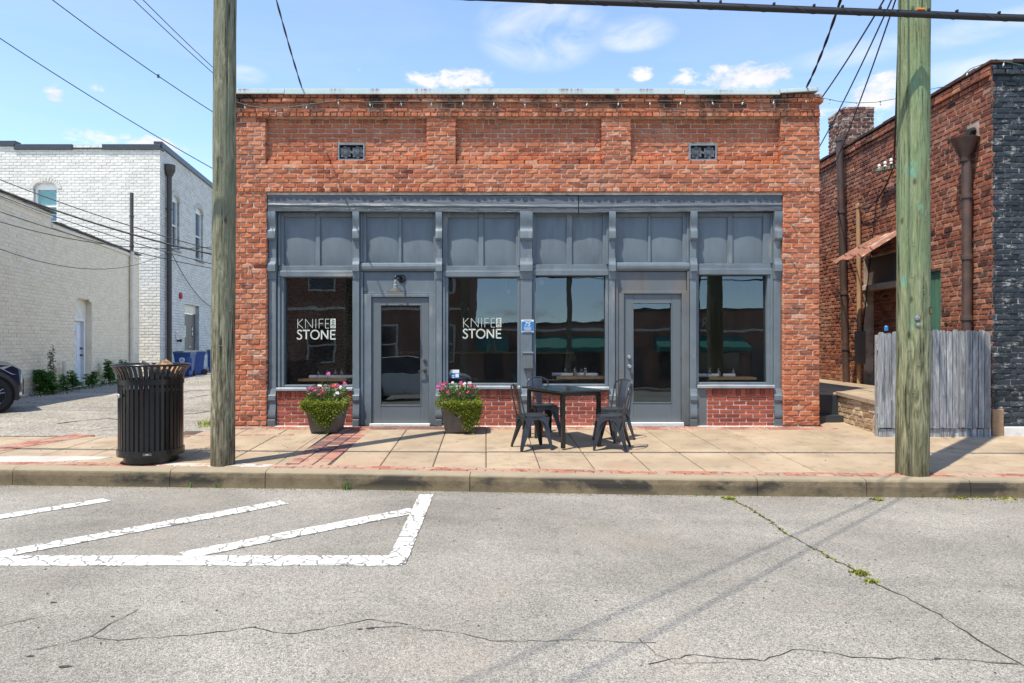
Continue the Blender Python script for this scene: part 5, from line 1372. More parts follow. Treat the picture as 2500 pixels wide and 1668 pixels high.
def arch_window(O, U, o, glass_top, glass_bot, nm='window'):
    a, c, e, f = o; U = Vector(U); I = ZU.cross(U); Pq = lambda u, z, d: O + U * u + ZU * z + I * d
    m_ = (a + c) / 2; hw = (c - a) / 2; bb = MB()
    bb.obox(Pq(a + .05, (e + f) / 2 - .15, .16), U, I, ZU, .09, .1, f - e - .3, .004); bb.obox(Pq(c - .05, (e + f) / 2 - .15, .16), U, I, ZU, .09, .1, f - e - .3, .004)
    bb.obox(Pq(m_, e + .05, .16), U, I, ZU, hw * 2 - .18, .1, .09, .004); bb.obox(Pq(m_, (e + f) / 2 - .15, .15), U, I, ZU, hw * 2 - .18, .08, .07, .004)
    pts = [(a, f - .32)] + [(m_ - hw * math.cos(t_), f - .28 + .27 * math.sin(t_)) for t_ in np.linspace(0, PI, 11)] + [(c, f - .32)]
    bb.prism(pts[::-1], .12, .2, lambda u, z, d: tuple(Pq(u, z, d)))
    wn = bb.build(nm, M_WHITE, white, recalc=True)
    zm = (e + f) / 2 - .15
    bb = MB(); AR = [(m_ - (hw + .004) * math.cos(t_), f - .28 + .27 * math.sin(t_)) for t_ in np.linspace(0, PI, 13)]
    for (ua1, za1), (ua2, za2) in zip(AR[:-1], AR[1:]): bb.quad(Pq(ua1, za1, .0), Pq(ua2, za2, .0), Pq(ua2, f + .03, .0), Pq(ua1, f + .03, .0)); bb.quad(Pq(ua1, za1, .25), Pq(ua2, za2, .25), Pq(ua2, za2, .0), Pq(ua1, za1, .0))
    bb.build('arch_spandrel', M_WHITEBRICK, white)
    bb = MB(); bb.obox(Pq(m_, (zm + f - .3) / 2, .2), U, I, ZU, hw * 2 - .18, .01, f - .3 - zm - .03); bb.build('pane', glass_top, wn)
    bb = MB(); bb.obox(Pq(m_, (zm + e + .08) / 2, .2), U, I, ZU, hw * 2 - .18, .01, zm - e - .12); bb.build('pane', glass_bot, wn)
    bb = MB(); bb.obox(Pq(m_, e - .06, .06), U, I, ZU, hw * 2 + .16, .3, .1, .01); bb.build('sill', M_IRON, wn)
    # brick arch over the head
    for t_ in np.linspace(.08, PI - .08, 15):
        cc = Pq(m_ - (hw + .12) * math.cos(t_) * .98, f - .28 + (.27 + .13) * math.sin(t_), -.012); d_ = (U * (-math.cos(t_)) + ZU * math.sin(t_) * .8).normalized()
        bb = MB(); bb.obox(cc, d_, I, d_.cross(I), .2, .03, .085, .006); bb.build('arch_brick', M_WHITEBRICK, white)
    return wn
aw = arch_window(TC, XU, w1, M_BLIND, M_SKYGLASS)
b = MB()
for k in range(14): b.obox(TC + Vector(((w1[0] + w1[1]) / 2, .185, w1[3] - .42 - k * .075)), XU, (0, .96, .28), (0, -.28, .96), w1[1] - w1[0] - .2, .006, .055)
b.build('blind_slats', M_BLIND, aw, kind='stuff')
for o in sw: arch_window(TC, sdir, o, M_SKYGLASS, M_DKGLASS)
# roof edge in lengths, a pale gap between two of them
for qa, qb, qy in ((-25, 38, 325), (34, 168, 333), (168, 236, 334.5), (236, 370, 333)):
    gap = qa == 168; bb = MB(); x0, x1 = TC.x + fx(qa), TC.x + fx(qb) - .01; z = fz(qy) 
    bb.cbox(x0, x1, TC.y - .08, TC.y + .3, z - (.22 if not gap else .16), z + (.02 if not gap else -.10), .01); bb.build('coping', M_TRIM, white)
b = MB(); ps_ = [TC + sdir * u + ZU * (TT + .03) for u in (0, 22)]; b.obox((ps_[0] + ps_[1]) / 2 + sinw * .1, sdir, sinw, ZU, 22, .36, .26, .01); b.build('coping', M_TRIM, white)
# double door in the side
a, c, e, f = sdoor; Ps = lambda u, z, d=0: TC + sdir * u + ZU * z + sinw * d
b = MB(); b.obox(Ps((a + c) / 2, f - .22, .2), sdir, sinw, ZU, c - a, .06, .44, .005); b.build('transom_board', M_CREAMPIPE, white)
mid = a + (c - a) * .52
for (x0, x1) in ((a, mid - .008), (mid + .008, c)):
    b = MB(); b.obox(Ps((x0 + x1) / 2, (f - .46) / 2 - .08, .22), sdir, sinw, ZU, x1 - x0, .05, f - .44 + .14, .005); dd = b.build('door_leaf', M_BROWNDOOR, white)
    b = MB(); b.obox(Ps((x0 + x1) / 2 + .05, 1.85, .192), sdir, sinw, ZU, .2, .01, .55); b.build('pane', M_DKGLASS, dd)
    b = MB()
    for zz in (1.98, 1.74): b.obox(Ps((x0 + x1) / 2 + .06, zz, .185), sdir, sinw, ZU, .11, .006, .18)
    b.build('notice', M_WHITE, dd)
b = MB(); b.obox(Ps(mid + .12, 1.08, .17), sdir, sinw, ZU, .26, .03, .04, .006); b.build('handle', M_STEEL, dd)
(ua_, da_) = su(413); za_ = sz(679, da_)
b = MB(); b.lathe([(0, .12), (.10, .11), (.16, .06), (.165, .0), (0, 0)], Ps(ua_, za_, 0), 14, axis=-sinw); b.build('alarm_bell', M_RED, white, autosmooth=40)
(ua_, da_) = su(406); za_ = sz(769, da_)
b = MB(); b.obox(Ps(ua_, za_, -.02), sdir, sinw, ZU, .30, .01, .40); b.build('notice_plate', M_WHITE, white)
b = MB()
for k in range(3): b.obox(Ps(ua_, za_ + .08 - k * .09, -.028), sdir, sinw, ZU, .2, .006, .05)
b.build('notice_print', M_SIGNRED, white)
(ua_, da_) = su(407); za_ = sz(782, da_)
b = MB(); b.lathe([(0, .2), (.08, .2), (.08, .12), (.05, .12), (.05, 0), (0, 0)], Ps(ua_, za_, 0), 10, axis=-sinw); b.build('standpipe', M_PLASTIC, white)
(ud, dd_) = su(381)
pd = Ps(ud, 0, -.14)
pipe([(pd.x, pd.y, -.1), (pd.x, pd.y, 4.5), (pd.x, pd.y, sz(403, dd_))], .11, M_DKPIPE, white, collars=(sz(480, dd_), sz(583, dd_)))
zt_ = sz(403, dd_)
b = MB(); b.lathe([(.12, zt_ - .05), (.15, zt_), (.26, zt_ + .22), (.27, zt_ + .46), (.24, zt_ + .48), (0, zt_ + .46)], (pd.x, pd.y, 0), 4 * 2); b.build('hopper_head', M_DKPIPE, white)
b = MB(); (uq, dq_) = su(489); b.tube([Ps(uq, 0, -.05), Ps(uq, TT, -.05)], .05, 6); b.build('conduit', M_IRON, white)
# rooftop clouds are sky; far left roof line beyond
# ------------------------------------------------------------------ street furniture and objects
ro = random.Random(17)
def pole(name, label, base, top, r0, r1, mat):
    o = thing(name, label, 'utility pole', base); bb = MB(); n = 44; base, top = Vector(base), Vector(top); k0 = 72; gv = [(ro.randrange(72), ro.uniform(.004, .015), ro.uniform(0, 6), ro.uniform(.5, 1.4)) for _ in range(9)]
    for i in range(n + 1):
        t_ = i / n; c_ = base.lerp(top, t_); r_ = r0 + (r1 - r0) * t_; 
        for j in range(k0):
            a = 2 * PI * j / k0; w_ = r_ * (1 + .018 * math.sin(3 * a + i * .35) + .012 * math.sin(7 * a + i * .9) + ro.uniform(-.004, .004)) - sum(g_[1] * max(0, math.sin(i * .13 * g_[3] + g_[2])) for g_ in gv if (j - g_[0] - int(i * .06)) % 72 in (0,)); bb.v.append((c_.x + w_ * math.cos(a), c_.y + w_ * math.sin(a), c_.z))
    for i in range(n):
        for j in range(k0): j2 = (j + 1) % k0; bb.f.append([i * k0 + j, i * k0 + j2, (i + 1) * k0 + j2, (i + 1) * k0 + j]); bb.mi.append(0)
    bb.f.append([n * k0 + j for j in range(k0)]); bb.mi.append(0)
    bb.build('post', mat, o, smooth=True); return o
LP = Vector((-3.375, -2.93, walk_z(-2.93) - .05)); LPT = Vector((-3.335, -2.93, 7.3))
lpole = pole('utility_pole', 'grey brown wooden utility pole beside the black litter bin', LP, LPT, .134, .121, M_POLE)
RP = Vector((4.385, -3.42, walk_z(-3.42) - .05)); RPT = Vector((4.41, -3.42, 8.6))
rpole = pole('utility_pole', 'green treated wooden utility pole with black and yellow number tag', RP, RPT, .166, .152, M_POLE_G)
def staples(o, P0, P1, r, zs, seed):
    rn = random.Random(seed)
    for z in zs:
        a = -PI / 2 + rn.uniform(-.9, .9); t_ = (z - P0.z) / (P1.z - P0.z); c_ = P0.lerp(P1, t_); d_ = Vector((math.cos(a), math.sin(a), 0)); s_ = Vector((-d_.y, d_.x, 0)); p = c_ + d_ * (r * 1.012)
        bb = MB(); bb.tube([p - s_ * .012, p - s_ * .012 + d_ * .008, p + s_ * .012 + d_ * .008, p + s_ * .012], .0025, 4); bb.build('staple', M_STEEL if rn.random() < .6 else M_RUST, o)
staples(lpole, LP, LPT, .137, [.9, 1.05, 1.3, 1.42, 1.5, 1.7, 1.95, 2.2, 2.6], 3); staples(rpole, RP, RPT, .163, [.8, 1.1, 1.25, 1.33, 1.45, 1.9, 2.05, 2.4, 2.9, 3.3], 4)
# number tag and nail heads on the right pole
ang = math.radians(-50); pc = Vector((RP.x + .165 * math.cos(ang), RP.y + .165 * math.sin(ang), 0)); n_ = Vector((math.cos(ang), math.sin(ang), 0)); tdir = Vector((-n_.y, n_.x, 0))
zt_ = HC + (784 - 713) * 7.3 / 1566.7
b = MB(); b.obox(pc + ZU * zt_ + n_ * .012, tdir, n_, ZU, .055, .006, .078, .001); tg = b.build('number_tag', M_PRINTDARK, rpole)
b = MB()
for t_ in np.linspace(0, 2 * PI, 15)[:-1]:
    t2_ = t_ + 2 * PI / 14; f_ = lambda a, k: pc + ZU * (zt_ + math.sin(a) * .026 * k) + tdir * (math.cos(a) * .016 * k) + n_ * .0165
    b.quad(f_(t_, 1), f_(t2_, 1), f_(t2_, .55), f_(t_, .55))
b.build('numeral', M_YELLOW, tg)
for (qx, qy, r_, w_) in ((2113, 729, .026, 1), (2115, 745, .02, .5)):
    a = math.asin(max(-1, min(1, ((qx - 1175) * 7.25 / 1566.7 - RP.x) / .164))) - PI / 2; d_ = Vector((math.cos(a), math.sin(a), 0)); b = MB()
    b.lathe([(0, .012), (r_ * .35, .012), (r_ * .4, .006), (r_, .005), (r_, 0)], Vector((RP.x, RP.y, HC + (784 - qy) * 7.25 / 1566.7)) + d_ * .168, 12, axis=d_); b.build('nail_head', M_STEEL, rpole)

# litter bin: flared vertical straps on rings round a dark liner
BC = Vector((-4.33, -2.70, walk_z(-2.70))); bin_ = thing('litter_bin', 'black slatted metal litter bin with flared rim beside the left utility pole', 'litter bin', BC)
BR = .35; BH = 1.165
prof = [(BR, .11), (BR, .90), (BR, .99), (BR + .012, 1.04), (BR + .035, 1.09), (BR + .062, 1.125), (BR + .07, 1.14)]
ns = 40; sm = None
for k in range(ns):
    a = 2 * PI * k / ns; ca, sa = math.cos(a), math.sin(a); wd = .036
    if sm is None:
        bb = MB(); vs = []
        for (r_, z_) in prof:
            for dr in (.0, -.006):
                for s_ in (-1, 1): vs.append((r_ + dr, s_ * wd / 2, z_))
        fs = []
        for i in range(len(prof) - 1):
            q = i * 4; e = q + 4
            fs += [(q, q + 1, e + 1, e), (q + 3, q + 2, e + 2, e + 3), (q + 1, q + 3, e + 3, e + 1), (q + 2, q, e, e + 2)]
        bb.add(vs, fs); so_ = bb.build('slat', M_BLACKMETAL, bin_, local=True, recalc=True); sm = so_
    else:
        so_ = sm.copy(); COL.objects.link(so_); so_.parent = bin_
    so_.rotation_euler = (0, 0, a + .04)
def ring(r0, r1, z0, z1, nm, mat=M_BLACKMETAL):
    bb = MB(); bb.lathe([(r0, z0), (r1, z0), (r1, z1), (r0, z1)], BC, 40, closed=True); return bb.build(nm, mat, bin_, recalc=True, autosmooth=40)
ring(BR - .012, BR + .011, .925, .985, 'band'); ring(BR - .012, BR + .016, .085, .16, 'base_band'); ring(BR - .10, BR - .055, .0, .086, 'foot_ring')
b = MB(); b.tube([BC + Vector((math.cos(a) * (BR + .07), math.sin(a) * (BR + .07), 1.15)) for a in np.linspace(0, 2 * PI, 41)], .014, 8, False); b.build('rim', M_BLACKMETAL, bin_, smooth=True)
b = MB(); b.lathe([(0, .12), (BR - .03, .12), (BR - .03, .845), (BR - .045, .845), (BR - .045, .3), (0, .3)], BC, 32); b.build('liner', M_PLASTIC, bin_, recalc=True)
b = MB(); b.lathe([(0, .018), (.018, .018), (.026, .01), (.026, 0)], BC + Vector((-.20, -.322, .80)), 10, axis=(-.2, -.32, 0)); b.build('lock', M_STEEL, bin_)
b = MB(); c0 = BC + Vector((.145, -.362, .128)); nn = Vector((.37, -.93, 0)); tt_ = Vector((.93, .37, 0))
for dz in (-.008, .008): b.obox(c0 + nn * .0 + ZU * dz, tt_, nn, ZU, .09, .006, .005)
b.obox(c0 + nn * .001, tt_, nn, ZU, .03, .006, .018, .002); b.build('maker_emblem', M_STEEL, bin_)
b = MB(); a = -PI / 2 + .19; b.obox(BC + Vector((math.cos(a) * (BR - .024), math.sin(a) * (BR - .024), .86)), (-math.sin(a), math.cos(a), 0), (math.cos(a), math.sin(a), 0), ZU, .035, .004, .30); b.build('red_strip', M_SIGNRED, bin_)
def crumple(label, c, s_, mat, rot):
    bb = MB(); n_ = 5
    for j in range(n_):
        for i in range(n_): bb.v.append(((i / (n_ - 1) - .5) * s_, (j / (n_ - 1) - .5) * s_ * .8, ro.uniform(-.12, .12) * s_))
    for j in range(n_ - 1):
        for i in range(n_ - 1): k = j * n_ + i; bb.f.append([k, k + 1, k + n_ + 1, k + n_]); bb.mi.append(0)
    o = bb.build('waste_paper', mat); o.location = c; o.rotation_euler = rot; tag(o, label, 'rubbish', 'rubbish heaped in the litter bin')
crumple('right scrap of brown cardboard sticking out of the litter bin', BC + Vector((.26, -.05, 1.13)), .20, M_CARD, (.5, .5, .3)); crumple('second scrap of brown cardboard between the papers in the litter bin', BC + Vector((.10, .02, 1.14)), .13, M_CARD, (.8, -.4, 1))
crumple('crumpled white paper lying in the litter bin', BC + Vector((.07, -.1, 1.14)), .13, M_PAPER, (.4, .2, 2)); crumple('dark torn packaging at the left of the rubbish in the litter bin', BC + Vector((-.06, 0, 1.14)), .13, M_BROWNDOOR, (.7, .5, .5))

# planters
def leaf(bb, tints, p, d, L, wd, k, up=None):
    d = Vector(d).normalized(); s_ = d.cross(up if up else Vector((ro.uniform(-1, 1), ro.uniform(-1, 1), ro.uniform(.2, 1)))).normalized() * wd / 2
    m_ = p + d * L * .5 + Vector((0, 0, L * .06)); e = p + d * L - Vector((0, 0, L * .12))
    bb.add([p, m_ - s_, e, m_ + s_], [(0, 1, 2), (0, 2, 3)]); tints += [k, k]
def planter(label, c, pot_w, h, seed, spill_dir):
    rn = random.Random(seed); o = thing('planter', label, 'planter', c, 0, 'planters by the entrance'); c = Vector(c); bb = MB(); t0, t1 = pot_w * .5, pot_w * .34
    def sq(r, z): return [(c.x - r, c.y - r, c.z + z), (c.x + r, c.y - r, c.z + z), (c.x + r, c.y + r, c.z + z), (c.x - r, c.y + r, c.z + z)]
    lv = [(t1 - .012, .0), (t1, .012), (t1 + .012, .06), (t0 - .02, h - .05), (t0 + .008, h - .045), (t0 + .012, h - .005), (t0 + .004, h), (t0 - .025, h), (t0 - .03, h - .06)]
    vs = []; 
    for r, z in lv: vs += sq(r, z)
    fs = [(3, 2, 1, 0)]
    for i in range(len(lv) - 1):
        for j in range(4): fs.append((i * 4 + j, i * 4 + (j + 1) % 4, i * 4 + 4 + (j + 1) % 4, i * 4 + 4 + j))
    e = (len(lv) - 1) * 4; fs.append((e, e + 1, e + 2, e + 3)); bb.add(vs, fs); bb.build('pot', M_POT, o)
    b2 = MB(); zr = c.z + h * .66; yr = c.y - (t1 + (t0 - t1) * .6) - .012
    b2.tube([(c.x + math.cos(a) * .062, yr + math.sin(a) * -.012, zr + math.sin(a) * .062) for a in np.linspace(0, 2 * PI, 19)], .008, 6, False); b2.lathe([(0, .03), (.016, .03), (.022, 0)], (c.x, yr + .02, zr + .062), 8, axis=(0, -1, 0)); b2.build('ring_handle', M_POT, o)
    # upright green foliage
    fl = MB(); T = []
    for _ in range(900):
        a = rn.uniform(0, 2 * PI); r = t0 * 1.05 * math.sqrt(rn.random()); hh = h + rn.uniform(-.02, .26) * (1.15 - .45 * r / t0)
        p = c + Vector((math.cos(a) * r, math.sin(a) * r * .9, hh)); leaf(fl, T, p, (math.cos(a) * .8 + rn.uniform(-.6, .6), math.sin(a) * .8 + rn.uniform(-.6, .6), rn.uniform(-.2, .9)), rn.uniform(.035, .065), rn.uniform(.014, .024), rn.uniform(0, 1) ** 1.2)
    for _ in range(34):
        a = rn.uniform(0, 2 * PI); r = t0 * .8 * math.sqrt(rn.random()); p0 = c + Vector((math.cos(a) * r, math.sin(a) * r, h)); p1 = p0 + Vector((rn.uniform(-.05, .05), rn.uniform(-.05, .05), rn.uniform(.15, .27)))
        s_ = Vector((.003, 0, 0)); fl.add([p0 - s_, p0 + s_, p1 + s_, p1 - s_], [(0, 1, 2, 3)]); T += [.2]
    fl.build('foliage', M_LEAF, o, tints=T)
    # trailing yellow green stems down the front
    tr = MB(); T = []
    for _ in range(115):
        a = -PI / 2 + rn.gauss(0, .8) + spill_dir * .5; x0 = math.cos(a); y0 = math.sin(a); mm = max(abs(x0), abs(y0)); p = c + Vector((x0 / mm * t0, y0 / mm * t0, h + .02)); out = Vector((x0, y0, 0)).normalized()
        wt = math.exp(-((x0 - spill_dir * .55) / .5) ** 2); L = rn.uniform(.06, .16) + wt * rn.uniform(.06, h - .1); v = Vector((rn.uniform(-.12, .12), 0, -1)); n_ = int(L / .012)
        for i in range(n_):
            p = p + v * .012 + out * (.010 if i < 3 else -.0015) + Vector((rn.uniform(-.005, .005), rn.uniform(-.003, .003), 0))
            for __ in range(3): leaf(tr, T, p + Vector((rn.uniform(-.02, .02), rn.uniform(-.02, .005), 0)), (rn.uniform(-1, 1), rn.uniform(-1, .3), rn.uniform(-.6, .8)), rn.uniform(.018, .038), rn.uniform(.011, .02), rn.random() * (1 - .5 * i / max(n_, 1)))
    for _ in range(420):
        a = rn.uniform(0, 2 * PI); x0, y0 = math.cos(a), math.sin(a); mm = max(abs(x0), abs(y0)); p = c + Vector((x0 / mm * t0 * rn.uniform(.8, 1.08), y0 / mm * t0 * rn.uniform(.8, 1.08), h + rn.uniform(-.03, .05)))
        leaf(tr, T, p, (x0, y0, rn.uniform(-.5, .6)), rn.uniform(.02, .04), rn.uniform(.01, .018), rn.random())
    tr.build('trailing_foliage', M_TRAIL, o, tints=T)
    return o, c, t0, h, rn
def flower(o, p, r, mat, rn):
    fb_ = MB(); T = []; ax = Vector((rn.uniform(-.5, .5), -1, rn.uniform(.2, 1.2))).normalized(); X = ax.orthogonal().normalized(); Y = ax.cross(X)
    for m_ in range(rn.randint(2, 4)):
        c2 = p + Vector((rn.uniform(-1, 1), rn.uniform(-1, .3), rn.uniform(-.7, .7))) * r * .8; a0 = rn.uniform(0, 1)
        for k in range(5):
            a = a0 + 2 * PI * k / 5; d_ = X * math.cos(a) + Y * math.sin(a); s_ = ax.cross(d_) * r * .42; fb_.add([c2, c2 + d_ * r * .6 - s_ + ax * r * .15, c2 + d_ * r + ax * r * .08, c2 + d_ * r * .6 + s_ + ax * r * .15], [(0, 1, 2, 3)]); T.append(rn.random())
    fb_.build('flower', mat, o, tints=T)
def pot_at(px, py): return Gs(px, py)
o, c, t0, h, rn = planter('left bronze grey planter with magenta flowers and foliage trailing down its front', (SXZ(802, 0)[0] * .955, -.56, walk_z(-.56)), .56, .47, 3, .2)
for k in range(26):
    x = c.x + (rn.uniform(-.28, -.02) if k < 15 else rn.uniform(-.1, .28)); z = c.z + h + rn.uniform(.09, .25); flower(o, Vector((x, c.y - rn.uniform(.0, .22), z)), .022, M_PETAL if k < 17 else (M_PETALR if k < 20 else M_PETALW), rn)
flower(o, c + Vector((.02, -.05, h + .40)), .028, M_PETAL, rn); flower(o, c + Vector((.27, -.05, h + .27)), .028, M_PETAL, rn)
b = MB(); b.tube([c + Vector((.02, -.04, h + .1)), c + Vector((.02, -.05, h + .39))], .004, 5); b.build('stem', M_LEAF, o)
o, c, t0, h, rn = planter('right bronze grey planter with pink flowers and foliage spilling over its right corner', (SXZ(1122, 0)[0] * .955, -.56, walk_z(-.56)), .56, .47, 8, 1.0)
for k in range(24):
    x = c.x + rn.uniform(-.3, .3); z = c.z + h + rn.uniform(.10, .29); flower(o, Vector((x, c.y - rn.uniform(-.05, .2), z)), .022, M_PETAL if k % 3 else (M_PETALR if k % 2 else M_PETALW), rn)

# cafe table and four metal chairs
TA = Vector((.70, 9.44 - D0, 0)); lx = Vector((-.42, .91, 0)).normalized(); sx_ = Vector((lx.y, -lx.x, 0)); tz = walk_z(TA.y)
tab = thing('cafe_table', 'black rectangular outdoor table on four square legs among metal chairs', 'table', (TA.x, TA.y, tz))
b = MB(); b.obox(TA + ZU * (tz + .735), lx, sx_, ZU, 1.16, .70, .024, .005); b.build('tabletop', M_TABLE, tab)
b = MB(); b.obox(TA + ZU * (tz + .70), lx, sx_, ZU, 1.04, .58, .04, .004); b.build('apron', M_BLACKMETAL, tab)
for a in (-1, 1):
    for c_ in (-1, 1):
        b = MB(); p = TA + lx * a * .50 + sx_ * c_ * .27; b.obox(p + ZU * (tz + .345), lx, sx_, ZU, .05, .05, .69, .005); b.build('leg', M_BLACKMETAL, tab)
def chair_proto(label, loc, rz):
    o = thing('metal_chair', label, 'chair', loc, rz, 'metal chairs round the outdoor table'); bb = MB()
    # seat pan: rounded, dished, front is +x
    n_ = 9
    def rsq(t_, r): 
        a = t_ * 2 * PI; ex = .55; ca, sa = math.cos(a), math.sin(a); return (math.copysign(abs(ca) ** ex, ca) * r, math.copysign(abs(sa) ** ex, sa) * r * (.98))
    m_ = 28; rings = [(.02, .438), (.10, .437), (.15, .442), (.172, .452), (.18, .447), (.18, .425), (.172, .42)]
    for (r, z) in rings:
        for k in range(m_): x, y = rsq(k / m_, r); bb.v.append((x, y, z))
    for i in range(len(rings) - 1):
        for k in range(m_): k2 = (k + 1) % m_; bb.f.append([i * m_ + k, i * m_ + k2, (i + 1) * m_ + k2, (i + 1) * m_ + k]); bb.mi.append(0)
    bb.f.append([k for k in range(m_)][::-1]); bb.mi.append(0)
    bb.build('seat', M_CHAIR, o, local=True, recalc=True, autosmooth=40)
    for sx2 in (-1, 1):
        for sy in (-1, 1):
            bb = MB(); top = Vector((sx2 * .15, sy * .15, .43)); foot = Vector((sx2 * (.205 if sx2 > 0 else .235), sy * .205, 0)); m1 = Vector((sx2 * .175, sy * .175, .26))
            for ax_ in (0, 1):          # two flanges make the angle section that tapers to the foot
                secs = []
                for p, wd in ((top, .115), (m1, .072), (foot + ZU * .03, .036), (foot, .032)):
                    e = Vector((-sx2 * wd, 0, 0)) if ax_ == 0 else Vector((0, -sy * wd, 0)); th = Vector((0, -sy * .005, 0)) if ax_ == 0 else Vector((-sx2 * .005, 0, 0)); secs.append((p, p + e, p + e + th, p + th))
                k = len(bb.v)
                for s_ in secs: bb.v += [tuple(q) for q in s_]
                for i in range(3):
                    for j in range(4): j2 = (j + 1) % 4; bb.f.append([k + i * 4 + j, k + i * 4 + j2, k + i * 4 + 4 + j2, k + i * 4 + 4 + j]); bb.mi.append(0)
                bb.f.append([k, k + 1, k + 2, k + 3]); bb.mi.append(0); bb.f.append([k + 12, k + 13, k + 14, k + 15]); bb.mi.append(0)
            bb.build('leg', M_CHAIR, o, local=True, recalc=True)
    # arched skirts between the legs
    bb = MB()
    for q in range(4):
        a = q * PI / 2; R_ = Matrix.Rotation(a, 3, 'Z'); arch = [(math.cos(t_) * .125, .30 + math.sin(t_) * .105) for t_ in np.linspace(0, PI, 9)]
        outline = [(.165, .425), (-.165, .425), (-.178, .30)] + [(x, z) for x, z in arch[::-1]] + [(.178, .30)]
        outline = outline[:3] + [(x, z) for x, z in arch[::-1]] + outline[-1:]
        n2 = len(outline); k = len(bb.v)
        for d_ in (.170, .166): bb.v += [tuple(R_ @ Vector((d_ + (.425 - z) * .12, x, z))) for x, z in outline]
        # strip between outer edge and arch
        up = [(-.178 + .356 * i / 8, .425) for i in range(9)]; arc = [(-math.cos(t_) * .125 if 0 < i < 8 else (-.125 if i == 0 else .125), .27 + math.sin(t_) * .125) for i, t_ in enumerate(np.linspace(0, PI, 9))]
        del bb.v[k:]
        for d_ in (.171, .166):
            bb.v += [tuple(R_ @ Vector((d_ + (.425 - z) * .12, x, z))) for x, z in up] + [tuple(R_ @ Vector((d_ + (.425 - z) * .12, x, z))) for x, z in arc]
        for i in range(8):
            bb.f.append([k + i, k + i + 1, k + 9 + i + 1, k + 9 + i]); bb.mi.append(0); bb.f.append([k + 18 + i, k + 27 + i, k + 27 + i + 1, k + 18 + i + 1]); bb.mi.append(0)
            bb.f.append([k + 9 + i, k + 9 + i + 1, k + 27 + i + 1, k + 27 + i]); bb.mi.append(0)
    bb.build('skirt', M_CHAIR, o, local=True)
    # back hoop and splat
    pts = []
    for t_ in np.linspace(0, 1, 25):
        if t_ < .32: u = t_ / .32; pts.append((-.16 - .075 * u, -.165 - .0 * u, .43 + .30 * u))
        elif t_ > .68: u = (1 - t_) / .32; pts.append((-.16 - .075 * u, .165, .43 + .30 * u))
        else: a = PI * (t_ - .32) / .36; pts.append((-.235 - .025 * math.sin(a), -.165 * math.cos(a), .73 + .115 * math.sin(a) ** .7))
    bb = MB(); bb.tube(pts, .0105, 8); bb.build('back_frame', M_CHAIR, o, local=True, smooth=True)
    bb = MB(); n3 = 8
    for i in range(n3 + 1):
        u = i / n3; z = .435 + .395 * u; x = -.165 - .09 * u + (.012 * math.sin(u * PI)); wd = .045 + .03 * u
        bb.v += [(x, -wd, z), (x + .012, -wd * .5, z), (x + .012, wd * .5, z), (x, wd, z)]
    for i in range(n3):
        for j in range(3): k = i * 4 + j; bb.f.append([k, k + 1, k + 5, k + 4]); bb.mi.append(0)
    bb.build('splat', M_CHAIR, o, local=True, smooth=True)
    bb = MB(); z0 = .745; bb.obox((-.231, 0, z0), (0, 1, 0), (1, 0, -.2), (0, 0, 1), .055, .006, .006); bb.obox((-.229, -.028, z0 - .02), (0, 1, 0), (1, 0, 0), (0, 0, 1), .006, .006, .035); bb.obox((-.229, .028, z0 - .02), (0, 1, 0), (1, 0, 0), (0, 0, 1), .006, .006, .035); bb.build('emboss', M_CHAIR, o, local=True)
    return o
CH = [('metal chair at the left end of the black table, its back towards the left planter', (.27, 8.97), .33), ('metal chair behind the black table backing onto the window wall', (.46, 9.98), -1.25),
      ('metal chair behind the right end of the table beside the right door', (1.42, 9.60), -2.4), ('metal chair at the street side of the table, seen from behind at its right', (1.30, 8.95), 2.85)]
proto = None
for lb, (x, dd_), a in CH:
    loc = (x, dd_ - D0, walk_z(dd_ - D0))
    if proto is None: proto = chair_proto(lb, loc, a); o = proto
    else: o = copy_tree(proto); o.location = loc; o.rotation_euler = (0, 0, a); o['label'] = lb
ct = thing('drink_carton', 'small yellow and orange carton standing on the sidewalk under the table', 'carton', (.42, -.62, walk_z(-.62)))
b = MB(); b.cbox(.38, .47, -.66, -.58, walk_z(-.62), .13, .003); b.build('box', M_ORANGE, ct); b = MB(); b.cbox(.378, .472, -.662, -.578, .131, .24, .003); b.build('top', M_LIME, ct)
# mail box, plaque, wall lamp
mb = thing('mail_box', 'small brown grey metal box fixed to the middle pilaster', 'mail box', (FX(1211), .05, FZ(848)))
b = MB(); b.cbox(FX(1201), FX(1223), -.035, .072, FZ(846), FZ(812), .006); b.build('box', M_GREYWOOD, mb); b = MB(); b.cbox(FX(1199.5), FX(1224.5), -.045, .072, FZ(811.5), FZ(808), .003); b.build('lid', M_IRON, mb)
pq = thing('plaque', 'blue and white anniversary plaque reading 75 on the middle pilaster', 'sign', (FX(1211), .07, FZ(748)))
b = MB(); b.cbox(FX(1196.5), FX(1225.5), .064, .072, FZ(763), FZ(734), .002); b.build('plate', M_WHITE, pq); b = MB(); b.cbox(FX(1197), FX(1225), .061, .0645, FZ(760), FZ(738), .001); b.build('blue_field', M_SIGNBLUE, pq)
cxp = FX(1211); text_mesh('75', .098, M_WHITE, (cxp, .058, FZ(744.5)), (1, 0, .0), (.25, 0, 1), 'lettering', pq, bold=True)
text_mesh('JACKSON', .026, M_WHITE, (cxp, .058, FZ(751.5)), (1, 0, 0), (0, 0, 1), 'lettering', pq, bold=True)
b = MB()
for zq, ww in ((754, .12), (756, .1), (758, .13)): b.box(cxp - ww / 2, cxp + ww / 2, .0585, .0605, FZ(zq + .5), FZ(zq - .3))
b.build('small_print', M_WHITE, pq); b = MB()
for zq, ww in ((736, .13), (762, .14)): b.box(cxp - ww / 2, cxp + ww / 2, .061, .0635, FZ(zq + .4), FZ(zq - .4))
b.build('small_print', M_SIGNBLUE, pq)
